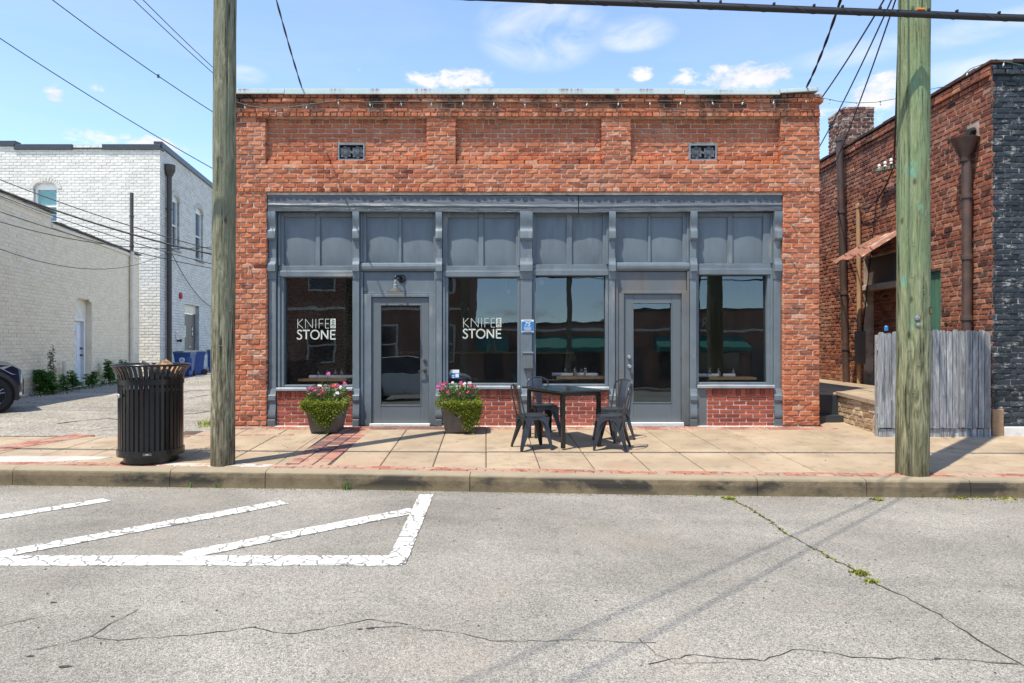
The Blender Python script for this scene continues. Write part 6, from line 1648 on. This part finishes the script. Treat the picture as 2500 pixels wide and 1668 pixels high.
lc = Vector((FX(919), .15, FZ(638))); lamp = thing('wall_lamp', 'galvanised barn lamp with flared shade on the wall above the left door', 'lamp', lc)
b = MB(); b.lathe([(0, .02), (.055, .02), (.066, .012), (.068, 0)], lc, 20, axis=(0, -1, 0)); b.build('wall_plate', M_BLACKMETAL, lamp, autosmooth=40)
sc_ = Vector((FX(908.5), -.04, FZ(655)))
b = MB(); b.tube([lc + Vector((0, -.01, .0)), lc + Vector((-.02, -.08, .035)), Vector((sc_.x + .01, .0, FZ(634))), Vector((sc_.x + .002, -.035, FZ(634))), sc_ + ZU * .06], .017, 10); b.build('arm', M_BLACKMETAL, lamp, smooth=True)
b = MB(); b.lathe([(0, .085), (.02, .085), (.027, .06), (.027, .01), (.036, .0), (.036, -.03), (.05, -.045)], sc_ , 18); b.build('socket', M_IRON, lamp, autosmooth=40)
b = MB(); b.lathe([(.036, -.03), (.05, -.045), (.09, -.068), (.128, -.098), (.142, -.106), (.14, -.110)], sc_, 28); b.m = 1; b.lathe([(.14, -.110), (.126, -.103), (.09, -.075), (.02, -.055), (0, -.055)], sc_, 28); b.build('shade', [M_LAMP, M_LAMPIN], lamp, smooth=True)
b = MB(); b.lathe([(0, -.02), (.03, -.03), (.042, -.07), (.03, -.1), (0, -.11)], sc_, 12); b.build('light_bulb', M_WHITE, lamp, smooth=True)
# hooks and fixings in the brick piers
for lb, px, py in (('small iron hook in the left brick pier', 609, 650), ('small white fixing stub in the right brick pier', 1939, 644), ('rusty screw eye in the right pier above the fixing stub', 1938, 551)):
    X, Z = SXZ(px, py); b = MB(); b.tube([(X, .01, Z), (X, -.03, Z), (X + .005, -.045, Z - .01), (X + .004, -.04, Z - .05)], .008, 6); b.lathe([(0, .014), (.02, .012), (.022, 0)], (X, .0, Z), 8, axis=(0, -1, 0)); tag(b.build('hook', M_STEEL), lb, 'hook')

# laid tables behind the windows
def laid_table(where, xa, xb, z, y0, glasses, rolls, depth=.6):
    o = thing('dining_table', 'oiled wood table top laid with glasses, inside the %s' % where, 'table', ((xa + xb) / 2, y0 + depth / 2, 0))
    b = MB(); b.cbox(xa, xb, y0, y0 + depth, z - .042, z, .004); b.build('tabletop', M_WOODTOP, o)
    b = MB(); xm = (xa + xb) / 2; b.lathe([(.22, 0), (.22, .015), (.035, .03), (.035, z - .06), (.15, z - .05), (.15, z - .043)], (xm, y0 + depth / 2, -.01), 14); b.build('pedestal', M_BLACKMETAL, o)
    nth = ['first', 'second', 'third', 'fourth', 'fifth', 'sixth']
    for k, (x, y) in enumerate(glasses):
        b = MB(); b.lathe([(0, .006), (.03, .006), (.041, .145), (.043, .145), (.033, .0), (0, 0)], (x, y - .12, z + .001), 14)
        tag(b.build('drinking_glass', M_TUMBLER, smooth=True), '%s tumbler from the left inside the %s' % (nth[k], where), 'glass', 'tumblers on the window tables')
    for k, (x, y, a) in enumerate(rolls):
        b = MB(); d_ = Vector((math.cos(a), math.sin(a), 0)); c_ = Vector((x, y - .14, z + .03)); b.tube([c_ - d_ * .1, c_ - d_ * .09, c_ + d_ * .09, c_ + d_ * .1], [.02, .029, .029, .02], 10); b.lathe([(.030, -.012), (.032, 0), (.030, .012)], c_, 10, axis=d_)
        tag(b.build('napkin_roll', M_NAPKIN), '%s napkin roll from the left inside the %s' % (nth[k], where), 'napkin', 'napkins on the window tables')
kx = lambda px, d: (px - 1250) / F * d
dI = D0 + .36
laid_table('leftmost shop window', kx(727, dI), kx(846, dI), .73, .36, [(kx(776, dI + .2), .72), (kx(799, dI + .3), .80), (kx(818, dI + .2), .72), (kx(834, dI + .2), .70)], [(kx(766, dI), .58, .05), (kx(790, dI), .60, -.05), (kx(816, dI), .57, .1), (kx(845, dI), .58, .0)])
laid_table('window left of the right door', kx(1359, dI), kx(1482, dI), .765, .36, [(kx(1380, dI + .3), .85), (kx(1405, dI), .6), (kx(1420, dI + .3), .85), (kx(1432, dI), .62)], [(kx(1364, dI), .72, .0), (kx(1385, dI), .58, .05), (kx(1420, dI), .66, -.1), (kx(1446, dI), .58, .05)])
laid_table('rightmost shop window', kx(1732, dI), kx(1848, dI), .755, .36, [(kx(1735, dI + .2), .74), (kx(1759, dI), .6), (kx(1796, dI), .62)], [(kx(1722, dI), .6, .0), (kx(1744, dI), .58, .1), (kx(1784, dI), .58, -.05)])
for k, px in enumerate((1192, 1207)):
    b = MB(); b.lathe([(0, 0), (.04, 0), (.04, .16), (.015, .2), (.015, .27), (0, .27)], (kx(px, D0 + 5.8), 5.8, 1.103), 10); tag(b.build('bottle', M_ORANGE if k else M_LIME), ('left' if k == 0 else 'right') + ' of two small bottles on the bar seen through the second window', 'bottle')

for k, (px, py, dd_) in enumerate(((715, 709, 3.0), (739, 718, 4.0), (765, 732, 5.2), (1242, 712, 3.0), (1322, 690, 2.6))):
    d_ = D0 + dd_; c_ = Vector((kx(px, d_), dd_, HC + (834 - py) / F * d_)); o = thing('pendant_bulb', '%s unlit white globe bulb hanging inside the shop, counted from the left' % ['first', 'second', 'third', 'fourth', 'fifth'][k], 'lamp', c_, 0, 'globe bulbs inside the shop')
    b = MB(); b.lathe([(0, -.06), (.035, -.05), (.06, 0), (.045, .045), (.02, .07), (0, .07)], c_, 12); b.build('globe', M_WHITE, o, smooth=True); b = MB(); b.tube([c_ + ZU * .07, (c_.x, c_.y, 3.49)], .006, 5); b.build('cord', M_CABLE, o)
# string of small lights along the cornice and over to the next building
sl_ = thing('light_string', 'string of small clear bulbs on a green cord along the brick cornice', 'light string', (0, -.09, 5.1))
pts = []; bulbs = []
q_ = [(528, 232), (575, 246), (620, 252), (655, 250), (690, 246), (730, 240), (785, 232), (840, 238), (900, 236), (960, 236), (1020, 236), (1090, 235), (1150, 236), (1230, 238), (1310, 238), (1400, 236), (1500, 235), (1600, 234), (1700, 234), (1790, 232), (1860, 228), (1880, 224)]
for qx, qy in q_: pts.append(Vector((FX(qx), -.062, FZ(qy))))
b = MB(); b.tube(pts, .0035, 5); 
q2 = [(1883, 224), (1925, 233), (1965, 236.5), (2010, 235), (2060, 226), (2100, 214), (2150, 202)]
d2_ = np.linspace(10.85, 10.6, 7); p2 = [W(x, y, d) for (x, y), d in zip(q2, d2_)]
b.tube(p2, .005, 5); b.tube([p2[-1], (RX - .03, -.0, 5.42), (RX - .04, -.5, 5.50), (RX + .02, -.96, 5.45), (RX + .4, -.97, 5.36)], .006, 5); b.build('cord', M_CORD, sl_)
bs = None
def bulb(p):
    global bs
    if bs is None:
        bb = MB(); bb.lathe([(0, .012), (.008, .01), (.008, -.02), (.006, -.022)], (0, 0, 0), 8); bb.m = 1; bb.lathe([(.007, -.022), (.011, -.032), (.009, -.05), (.003, -.066), (0, -.068)], (0, 0, 0), 8); bs = bb.build('bulb', [M_CORD, M_BULB], sl_, local=True, smooth=True); o = bs
    else: o = bs.copy(); COL.objects.link(o); o.parent = sl_
    o.location = Vector(p) - Vector(sl_.location); o.rotation_euler = (ro.uniform(-.2, .2), ro.uniform(-.3, .3), 0)
for qx in list(range(566, 1880, 71)): 
    yy = np.interp(qx, [q[0] for q in q_], [q[1] for q in q_]); bulb((FX(qx), -.07, FZ(yy) - .012))
for qx in (1905, 1965, 2020): bulb(W(qx, np.interp(qx, [q[0] for q in q2], [q[1] for q in q2]), 10.75))
bulb((RX - .05, -.45, 5.47)); bulb((RX + .12, -.99, 5.40))

# overhead cables and wires
def wire(label, p, q, r, sag=0.0, mat=M_CABLE, n=18, twist=False, cat='wire'):
    p, q = Vector(p), Vector(q); pts = [p.lerp(q, i / n) - ZU * sag * 4 * (i / n) * (1 - i / n) for i in range(n + 1)]; bb = MB()
    if twist:
        n2 = 160; pts = [p.lerp(q, i / n2) - ZU * sag * 4 * (i / n2) * (1 - i / n2) for i in range(n2 + 1)]
        for ph in (0, PI): bb.tube([c + Vector((math.cos(i * .13 + ph), math.sin(i * .13 + ph), 0)) * r * .75 for i, c in enumerate(pts)], r * .8, 6)
    else: bb.tube(pts, r, 7)
    return tag(bb.build('overhead_wire', mat, smooth=True), label, cat, 'overhead wires')
cbl = thing('overhead_cable', 'thick black bundled cable with lashing passing in front of the green pole', 'cable', (4.3, -3.72, 5))
DC = 7.13
cp = [W(x, y, DC) for x, y in ((-700, -190), (0, -75), (600, -28), (1180, -2), (1500, 10), (1800, 22), (2065, 32), (2350, 43), (2800, 52), (3600, 40))]
def smooth_path(P, n=12):
    out = []
    for i in range(len(P) - 1):
        p0, p1, p2, p3 = P[max(i - 1, 0)], P[i], P[i + 1], P[min(i + 2, len(P) - 1)]
        for k in range(n):
            t_ = k / n; out.append(.5 * ((2 * p1) + (p2 - p0) * t_ + (2 * p0 - 5 * p1 + 4 * p2 - p3) * t_ ** 2 + (3 * p1 - p0 - 3 * p2 + p3) * t_ ** 3))
    out.append(P[-1]); return out
sp = smooth_path(cp)
b = MB(); b.tube(sp, .031, 10); b.build('bundle', M_CABLE, cbl, smooth=True)
b = MB(); b.tube([p + ZU * .033 for p in sp], .011, 6); b.build('messenger_strand', M_CABLE, cbl, smooth=True)
b = MB(); L = [(sp[i] + Vector((0, math.cos(i * 1.4) * .0, 0)), i) for i in range(len(sp))]
hp = []
for i in range(len(sp) - 1):
    for k in range(8):
        t_ = i * 8 + k; c_ = sp[i].lerp(sp[i + 1], k / 8); a = t_ * .16; hp.append(c_ + Vector((0, math.cos(a) * .0325, math.sin(a) * .0325)))
b.tube(hp, .0022, 4, False); b.build('lashing_wire', M_CABLE_G, cbl)
for qx in (1612, 1660, 1782, 1877, 1941, 2025, 2125, 2207, 2302, 2375):
    i = min(range(len(sp)), key=lambda k: abs(1175 + sp[k].x / DC * 1566.7 - qx)); b = MB(); c_ = sp[i]; b.cbox(c_.x - .012, c_.x + .012, c_.y - .015, c_.y + .015, c_.z + .042, c_.z + .066, .003); b.build('clip', M_CABLE, cbl)
i = min(range(len(sp)), key=lambda k: abs(1175 + sp[k].x / DC * 1566.7 - 2115)); b = MB(); b.tube([sp[i] + Vector((-.03, -.01, .052)), sp[i] + Vector((.05, -.01, .05))], .014, 8); b.build('red_marker', M_ORANGE, cbl)

wire('twisted dark service wire dropping to the roof edge near the left pole', W(612, -85, 9.2), W(694, 206, 10.95), .010, .05, M_CABLE_G, twist=True)
wire('twisted black service wire running down to the right end of the roof edge', W(1945, -50, 8.6), W(1848, 206, 10.95), .013, .10, M_CABLE, twist=True)
RTP = lambda h: Vector((4.31, -3.42 + .15, h))
wire('black wire sloping from the green pole to the top right shop corner', W(2052, -40, 7.9), W(1876, 238, 11.6), .011, .05)
wire('middle of the three straight wires sloping behind the shop from the green pole', W(2064, -40, 8.2), W(1872, 352, 13.5), .010, .08)
wire('lowest of the three straight wires sloping behind the shop from the green pole', W(2072, -50, 8.2), W(1905, 400, 14.2), .010, .12)
wire('thick black drop wire hanging along the green pole to the side wall bracket', W(2066, -40, 8.0), Vector((RX - .12, 1.45, 4.58)), .016, .25)
wire('loop of black wire hanging below the side wall bracket', Vector((RX - .10, 1.5, 4.50)), Vector((RX - .09, 2.78, 4.05)), .012, .28)
wire('thin wire running down the dark red side wall to the meter box', Vector((RX - .03, 2.15, 4.25)), Vector((RX - .03, 2.72, 1.55)), .010, .0)
b4 = Vector((XL - .015, .05, 0))
wire('lowest thin wire crossing the sky left of the pole down to the shop corner', W(-320, -130, 8.2), b4 + ZU * 3.97, .0065, .10)
wire('thin wire with a small clip crossing the left sky to the pole', W(-60, -140, 8.2), b4 + ZU * 4.86, .0065, .08)
wire('left of the two close thin wires at the top left of the pole', W(215, -90, 7.6), b4 + ZU * 5.42, .0055, .03)
wire('right of the two close thin wires at the top left of the pole', W(240, -90, 7.6), b4 + ZU * 5.50, .0055, .03)
_a, _b = W(-60, -140, 8.2), b4 + ZU * 4.86
clip_p = min((_a.lerp(_b, i / 200) - ZU * .32 * (i / 200) * (1 - i / 200) for i in range(201)), key=lambda p: abs(1175 + p.x / (p.y + D0) * 1566.7 - 362))
tag(MB().lathe([(0, .03), (.018, .02), (.018, -.02), (0, -.03)], clip_p, 8).build('wire_clip', M_CABLE_G), 'small grey clip on the thin wire in the left sky', 'clip')
# wires across the white buildings
wire('thickest black wire sagging across the white buildings', W(-260, 322, 12.5), W(640, 612, 13), .017, .30)
wire('thin wire just above the thickest wire across the white buildings', W(-260, 302, 12.5), W(640, 610, 13.2), .009, .22)
wire('thin wire just below the thickest wire across the white buildings', W(-260, 338, 12.5), W(640, 640, 13.2), .008, .25)
wire('long thin wire crossing the top of the cream wall', W(-260, 385, 12.5), W(640, 640, 13.4), .008, .28)
wire('lower thin wire crossing the cream wall', W(-260, 415, 12.5), W(500, 566, 16), .008, .45)
wire('lowest wire drooping across the cream wall to the white corner', W(-260, 450, 12.5), W(388, 577, 27), .009, 1.0)
wire('thin wire drooping on the shaded face of the white building', Ps(su(389)[0], sz(583, 31), -.12), Ps(su(520)[0], sz(700, 38), -.1), .016, .9)
# wires over the street, behind the camera, whose shadows cross the asphalt
wire('first overhead wire crossing the street high above the asphalt', Vector((-4.6, -11.9, 8.4)), Vector((4.2, -3.5, 6.4)), .0095, .1)
wire('second overhead wire crossing the street high above the asphalt', Vector((-4.2, -12.1, 8.5)), Vector((4.2, -3.6, 6.1)), .0095, .1)

# blue wheeled bins by the white building
def wheelie(label, q, qb, d, rz, s_=1.0, proto=None):
    p = W(q, qb, d); p.z = alley_z(p.x, p.y)
    if proto: o = copy_tree(proto); o.location = p; o.rotation_euler = (0, 0, rz); o['label'] = label; return o
    o = thing('wheelie_bin', label, 'wheeled bin', p, rz, 'blue wheeled bins'); bb = MB()
    def sec(wx, wy, z, yo=0): return [(-wx, -wy + yo, z), (wx, -wy + yo, z), (wx, wy + yo, z), (-wx, wy + yo, z)]
    lv = [(.24, .24, .02, .03), (.26, .27, .08, .03), (.29, .30, .55, .01), (.33, .34, .93, 0), (.345, .355, .935, 0), (.345, .355, 1.0, 0)]
    vs = [];
    for a in lv: vs += sec(*a)
    fs = [(3, 2, 1, 0)] + [(i * 4 + j, i * 4 + (j + 1) % 4, i * 4 + 4 + (j + 1) % 4, i * 4 + 4 + j) for i in range(len(lv) - 1) for j in range(4)]
    bb.add(vs, fs)
    for sx2 in (-.31, .31): bb.cbox(sx2 - .03, sx2 + .03, -.2, -.08, .25, .80, .01)
    bb.build('body', M_BLUE, o, local=True)
    bb = MB(); bb.add(sec(.36, .37, 1.0) + sec(.36, .37, 1.03) + sec(.25, .25, 1.075), [(0, 1, 5, 4), (1, 2, 6, 5), (2, 3, 7, 6), (3, 0, 4, 7), (4, 5, 9, 8), (5, 6, 10, 9), (6, 7, 11, 10), (7, 4, 8, 11), (8, 9, 10, 11), (3, 2, 1, 0)]); bb.build('lid', M_LID, o, local=True)
    for sx2 in (-1, 1): bb = MB(); bb.lathe([(0, -.03), (.1, -.03), (.13, -.02), (.13, .02), (.1, .03), (0, .03)], (sx2 * .28, .34, .13), 14, axis=(1, 0, 0)); bb.build('wheel', M_TYRE, o, local=True)
    bb = MB(); bb.tube([(-.3, .36, .9), (-.28, .46, .98), (.28, .46, .98), (.3, .36, .9)], .018, 6); bb.build('handle', M_BLUE_D, o, local=True)
    bb = MB(); bb.lathe([(0, .006), (.11, .005), (.115, 0)], (0, -.322, .70), 18, axis=(0, -1, .05)); bb.build('emblem', M_WHITE, o, local=True)
    bb = MB(); bb.lathe([(.075, .009), (.08, .011), (.085, .009)], (0, -.322, .70), 18, axis=(0, -1, .05)); bb.build('emblem_ring', M_SIGNBLUE, o, local=True); bb = MB(); bb.box(-.05, .05, -.338, -.333, .66, .68); bb.box(-.035, .035, -.338, -.333, .69, .735); bb.build('emblem_print', M_SIGNBLUE, o, local=True)
    return o
wb = wheelie('front blue wheeled bin with round white emblem beside the brown downpipe', 424, 860, 28.6, .12)
wheelie('second blue wheeled bin close behind the emblem bin by the brown doors', 445, 858, 29.7, -.75, proto=wb)
wheelie('far blue wheeled bin half hidden by the left utility pole', 496, 850, 32.5, .2, proto=wb)

# weeds along the cream wall
def weed(label, q, qb, h, wd, n, leafL, mat=M_WEED, stems=4, d=None):
    u = u_at(q); p = Pc(u, 0, -.28); p.z = alley_z(p.x, p.y) - .02; rn = random.Random(int(q * 7)); o = thing('weed', label, 'plant', p, 0, 'weeds along the cream wall')
    st = MB(); lf = MB(); T = []
    for s_ in range(stems):
        a = rn.uniform(0, 2 * PI); top = p + Vector((math.cos(a) * wd * .45 * rn.random(), math.sin(a) * .15, h * rn.uniform(.7, 1.0))); base = p + Vector((rn.uniform(-.25, .25) * wd, rn.uniform(-.08, .08), 0)); st.tube([base, base.lerp(top, .5) + Vector((.01, 0, .02)), top], [.012, .009, .004], 5)
        for k in range(n):
            t_ = rn.uniform(.1, 1) ** .8; c_ = base.lerp(top, t_); a2 = k * 2.4 + rn.uniform(-.3, .3); leaf(lf, T, c_, (math.cos(a2), math.sin(a2) - .25, rn.uniform(-.3, .6)), leafL * (1.15 - .6 * t_) * rn.uniform(.7, 1.2), leafL * .24, rn.random(), up=ZU)
    st.build('stem', M_DRY, o); lf.build('foliage', mat, o, tints=T)
weed('large dark green weed clump at the cream wall near the parked car', 80, 900, .75, .95, 60, .26, stems=12)
weed('tall dry stalk rising behind the large weed clump at the cream wall', 97, 890, 1.4, .16, 130, .15, M_DRY, stems=2)
weed('small weed right of the white drain pipe at the cream wall', 124, 892, .52, .3, 34, .2, stems=4)
weed('feathery weed left of the white side door', 148, 890, .58, .5, 34, .27, stems=5)
weed('broad leaved weed in front of the white side door', 188, 885, .52, .5, 40, .24, stems=6)
weed('tall dark spiky weed right of the white side door', 231, 880, 1.0, .22, 110, .24, stems=3)
weed('bushy weed at the cream wall partly behind the litter bin', 263, 878, .85, .4, 60, .18, stems=7)
weed('low small sprig of weed between the door and the spiky weed', 214, 884, .2, .3, 20, .1, stems=4)
b = MB(); T = []
for k in range(60):
    u = u_at(ro.uniform(30, 280)); p = Pc(u, 0, -.4); blades(b, T, (p.x, p.y, alley_z(p.x, p.y)), 8, .06, .16, 1.0, .012)
b.build('grass', M_DRY, tints=T, kind='stuff')

# dark car nosing into the alley at the left
def car(label, loc, rz, paint, name='parked_car', suv=True):
    o = thing(name, label, 'car', loc, rz); hw = .90; H = 1.66 if suv else 1.42
    # stations: x from nose (0) backwards, (x, half width, sill z, shoulder z, bonnet crown z)
    st = [(.0, .62, .34, .70, .76), (-.05, .74, .26, .84, .90), (-.2, .84, .22, .93, .99), (-.6, .89, .22, .97, 1.05), (-1.25, hw, .22, 1.0, 1.10), (-1.9, hw, .22, 1.02, 1.08), (-3.4, hw, .22, 1.04, 1.08), (-4.2, .88, .24, 1.03, 1.07), (-4.45, .82, .3, .98, 1.0), (-4.52, .74, .38, .8, .82)]
    bb = MB(); m_ = 9
    for (x, w_, z0, z1, z2) in st: bb.v += [(x, -w_ * .9, z0), (x, -w_, z0 + .12), (x, -w_, (z0 + z1) / 2), (x, -w_ * .985, z1), (x, 0, z2), (x, w_ * .985, z1), (x, w_, (z0 + z1) / 2), (x, w_, z0 + .12), (x, w_ * .9, z0)]
    for i in range(len(st) - 1):
        for j in range(m_ - 1): bb.f.append([i * m_ + j, (i + 1) * m_ + j, (i + 1) * m_ + j + 1, i * m_ + j + 1]); bb.mi.append(0)
        bb.f.append([i * m_ + 8, (i + 1) * m_ + 8, (i + 1) * m_, i * m_]); bb.mi.append(0)
    bb.f.append(list(range(m_))); bb.mi.append(0); bb.f.append([(len(st) - 1) * m_ + j for j in range(m_)][::-1]); bb.mi.append(0)
    bb.build('body', paint, o, local=True, recalc=True, autosmooth=50)
    bb = MB(); gl_ = [(-1.2, .80, 1.04, 1.06), (-1.95, .68, 1.04, H - .06), (-2.4, .66, 1.04, H), (-3.5, .66, 1.04, H - .03), (-4.25, .74, 1.04, 1.12)]
    for (x, w_, z0, z1) in gl_: bb.v += [(x, -.86, z0), (x, -w_, z1 - .02), (x, 0, z1 + .02), (x, w_, z1 - .02), (x, .86, z0)]
    for i in range(4):
        for j in range(4):
            bb.m = 1 if (j in (1, 2) and i in (1, 2)) else 0; bb.f.append([i * 5 + j, i * 5 + 5 + j, i * 5 + 6 + j, i * 5 + j + 1]); bb.mi.append(bb.m)
    bb.build('cabin', [M_CARGLASS, paint], o, local=True, recalc=True)
    for x in (-.56, -3.62):
        for sy in (-1, 1):
            wl_ = MB(); ax = (0, sy, 0); y = sy * (hw - .205)
            wl_.lathe([(.24, .0), (.34, .02), (.365, .05), (.37, .11), (.365, .20), (.345, .235), (.27, .24), (.255, .22)], (x, y, .37), 32, axis=ax); wo = wl_.build('wheel', M_TYRE, o, local=True, autosmooth=50)
            rm = MB(); rm.lathe([(.262, .225), (.25, .235), (.235, .20), (.235, .06)], (x, y, .37), 32, axis=ax); rm.lathe([(0, .215), (.05, .21), (.055, .16)], (x, y, .37), 14, axis=ax)
            for k in range(5):
                for s2 in (-.16, .16):
                    a = 2 * PI * k / 5 + .3; a2 = a + s2; p0 = Vector((x + math.cos(a) * .05, y + sy * .20, .37 + math.sin(a) * .05)); p1 = Vector((x + math.cos(a2) * .243, y + sy * .215, .37 + math.sin(a2) * .243)); rm.tube([p0, p1], [.02, .014], 5)
            r_ = rm.build('rim', M_ALLOY, wo, local=True); dk = MB(); dk.lathe([(0, .06), (.236, .06)], (x, y, .37), 24, axis=ax); dk.build('brake_hub', M_DARK, wo, local=True)
            ar = MB(); pr_ = [(math.cos(t_), math.sin(t_)) for t_ in np.linspace(-.28, PI + .28, 21)]
            for (ca, sa) in pr_: ar.v += [(x + ca * .40, sy * (hw - .12), .37 + sa * .40), (x + ca * .40, sy * (hw + .05), .37 + sa * .40), (x + ca * .47, sy * (hw + .04), .37 + sa * .47), (x + ca * .475, sy * (hw - .1), .37 + sa * .475)]
            for i in range(20):
                for j in range(3): ar.f.append([i * 4 + j, i * 4 + j + 1, i * 4 + 5 + j, i * 4 + 4 + j]); ar.mi.append(0)
            ar.build('wheel_arch', M_PLASTIC, o, local=True, recalc=True, autosmooth=40)
            dw = MB(); dw.lathe([(0, .0), (.41, .0)], (x, sy * (hw + .006), .37), 24, axis=ax)
            dw.build('wheel_well', M_DARK, o, local=True)
    for sy in (-1, 1):
        bb = MB(); bb.add([(-.045, sy * .72, .86), (-.03, sy * .70, .74), (-.20, sy * .852, .76), (-.42, sy * .888, .90), (-.2, sy * .83, .94)], [(0, 1, 2, 3, 4)]); bb.build('headlight', M_HEADLIGHT, o, local=True)
        bb = MB(); bb.obox((-.10, sy * .80, .36), (.6, sy * -.8, 0), (sy * .8, .6, 0), (0, 0, 1), .2, .06, .09, .02); bb.build('bumper_trim', M_STEEL, o, local=True)
        bb = MB(); bb.obox((-1.75, sy * (hw + .09), 1.12), (1, 0, 0), (0, 1, 0), (0, 0, 1), .12, .2, .14, .03); bb.build('mirror', paint, o, local=True)
    bb = MB(); bb.obox((-.02, 0, .5), (0, 1, 0), (1, 0, 0), (0, 0, 1), 1.2, .08, .36, .03); bb.build('grille', M_PLASTIC, o, local=True)
    return o
cw = W(-3, 943, 13.75)
car('front end of a dark blue car parked in the alley, cut by the left edge', (-10.32, 3.4, alley_z(-10.3, 3.4)), .73, M_CARPAINT)

# ------------------------------------------------------------------ the other side of the street, seen in the panes
OY = -27.0
M_OPP = simple('brown red brick', (.30, .15, .10), .9, .35, 5, (1, 1, 3), bump=0)
ob = thing('opposite_building', 'row of low brick shops with teal awnings across the street, mirrored in the shop windows', 'building', (0, OY, 0))
b = MB(); b.box(-2.4, 6.0, OY - 8, OY, -.35, 3.35); b.box(6.01, 40, OY - 8, OY, -.35, 4.15); b.box(-40, -2.41, OY - 8, OY + .02, -.35, 10.5); b.build('wall', M_OPP, ob)
b = MB(); b.box(-2.39, 5.95, OY - .3, OY + .05, 3.36, 3.5); b.box(6.0, 40.1, OY - .3, OY + .05, 4.16, 4.3); b.build('coping', M_TRIM, ob)
for xa, xb in ((-1.9, -.2), (.8, 5.2), (8, 13), (15, 21)):
    bb = MB(); bb.prism([(OY + .02, 2.75), (OY + 1.3, 2.1), (OY + 1.3, 1.85), (OY + .02, 1.9)], xa, xb, lambda a, c_, d: (d, a, c_)); bb.build('awning', M_TEAL, ob, recalc=True)
    bb = MB(); bb.box(xa + .3, xb - .3, OY + .01, OY + .05, .3, 1.85); bb.build('window', M_DKGLASS, ob)
for xw, zw in ((-15, 1.2), (-11.5, 1.2), (-8, 1.2), (-4.8, 1.2), (-15, 5.2), (-11.5, 5.2), (-8, 5.2), (-4.8, 5.2)):
    b = MB(); b.cbox(xw, xw + 1.6, OY + .02, OY + .12, zw, zw + 2.2, .02); wf_ = b.build('window', M_CREAMPIPE, ob); b = MB(); b.box(xw + .12, xw + 1.48, OY + .121, OY + .13, zw + .12, zw + 1.05); b.box(xw + .12, xw + 1.48, OY + .121, OY + .13, zw + 1.15, zw + 2.08); b.build('pane', M_DKGLASS, wf_)
for xa, xb, z in ((-2.3, 40, 3.0), (-40, -2.5, 4.2)):
    b = MB(); b.box(xa, xb, OY + .02, OY + .08, z, z + .14); b.build('belt_course', M_CREAMPIPE, ob)
for xd in (-.1, 5.4, 6.6, 13.4): b = MB(); b.box(xd, xd + .7, OY + .02, OY + .1, -.14, 2.1); b.build('door', M_BROWNDOOR, ob)
text_mesh('SERVICE', .75, M_LETTER, (10.5, OY + .02, 3.5), (-1, 0, 0), (0, 0, 1), 'lettering', ob)
b = MB(); b.box(-60, 60, OY - .01, -34.0 + 0, -.6, -.5)
tag(MB().box(-45, 45, OY, -24.2, -.5, -.14).build('far_pavement', M_SLAB), kind='structure')
for lb, x, y, h in (('slim utility pole across the street mirrored in the second window', -2.55, -24.6, 9.5), ('utility pole across the street mirrored in the fourth window', 3.05, -25, 7.2), ('pole across the street mirrored in the last window', 9.8, -24.8, 7.0)):
    pole('street_pole', lb, (x, y, -.15), (x, y, h), .15, .12, M_POLE)
wire('upper wire along the far side of the street', (-14, -24.7, 8.6), (-2.55, -24.6, 8.9), .03, .3); wire('upper wire along the far side of the street past the slim pole', (-2.55, -24.6, 8.9), (16, -24.7, 6.6), .03, .35); wire('lower wire along the far side of the street', (-14, -24.7, 6.6), (16, -24.7, 5.6), .03, .3)
car('white car parked across the street, mirrored in the left door', (-1.6, -15.2, ROADZ), .0, M_CARPAINT_W)
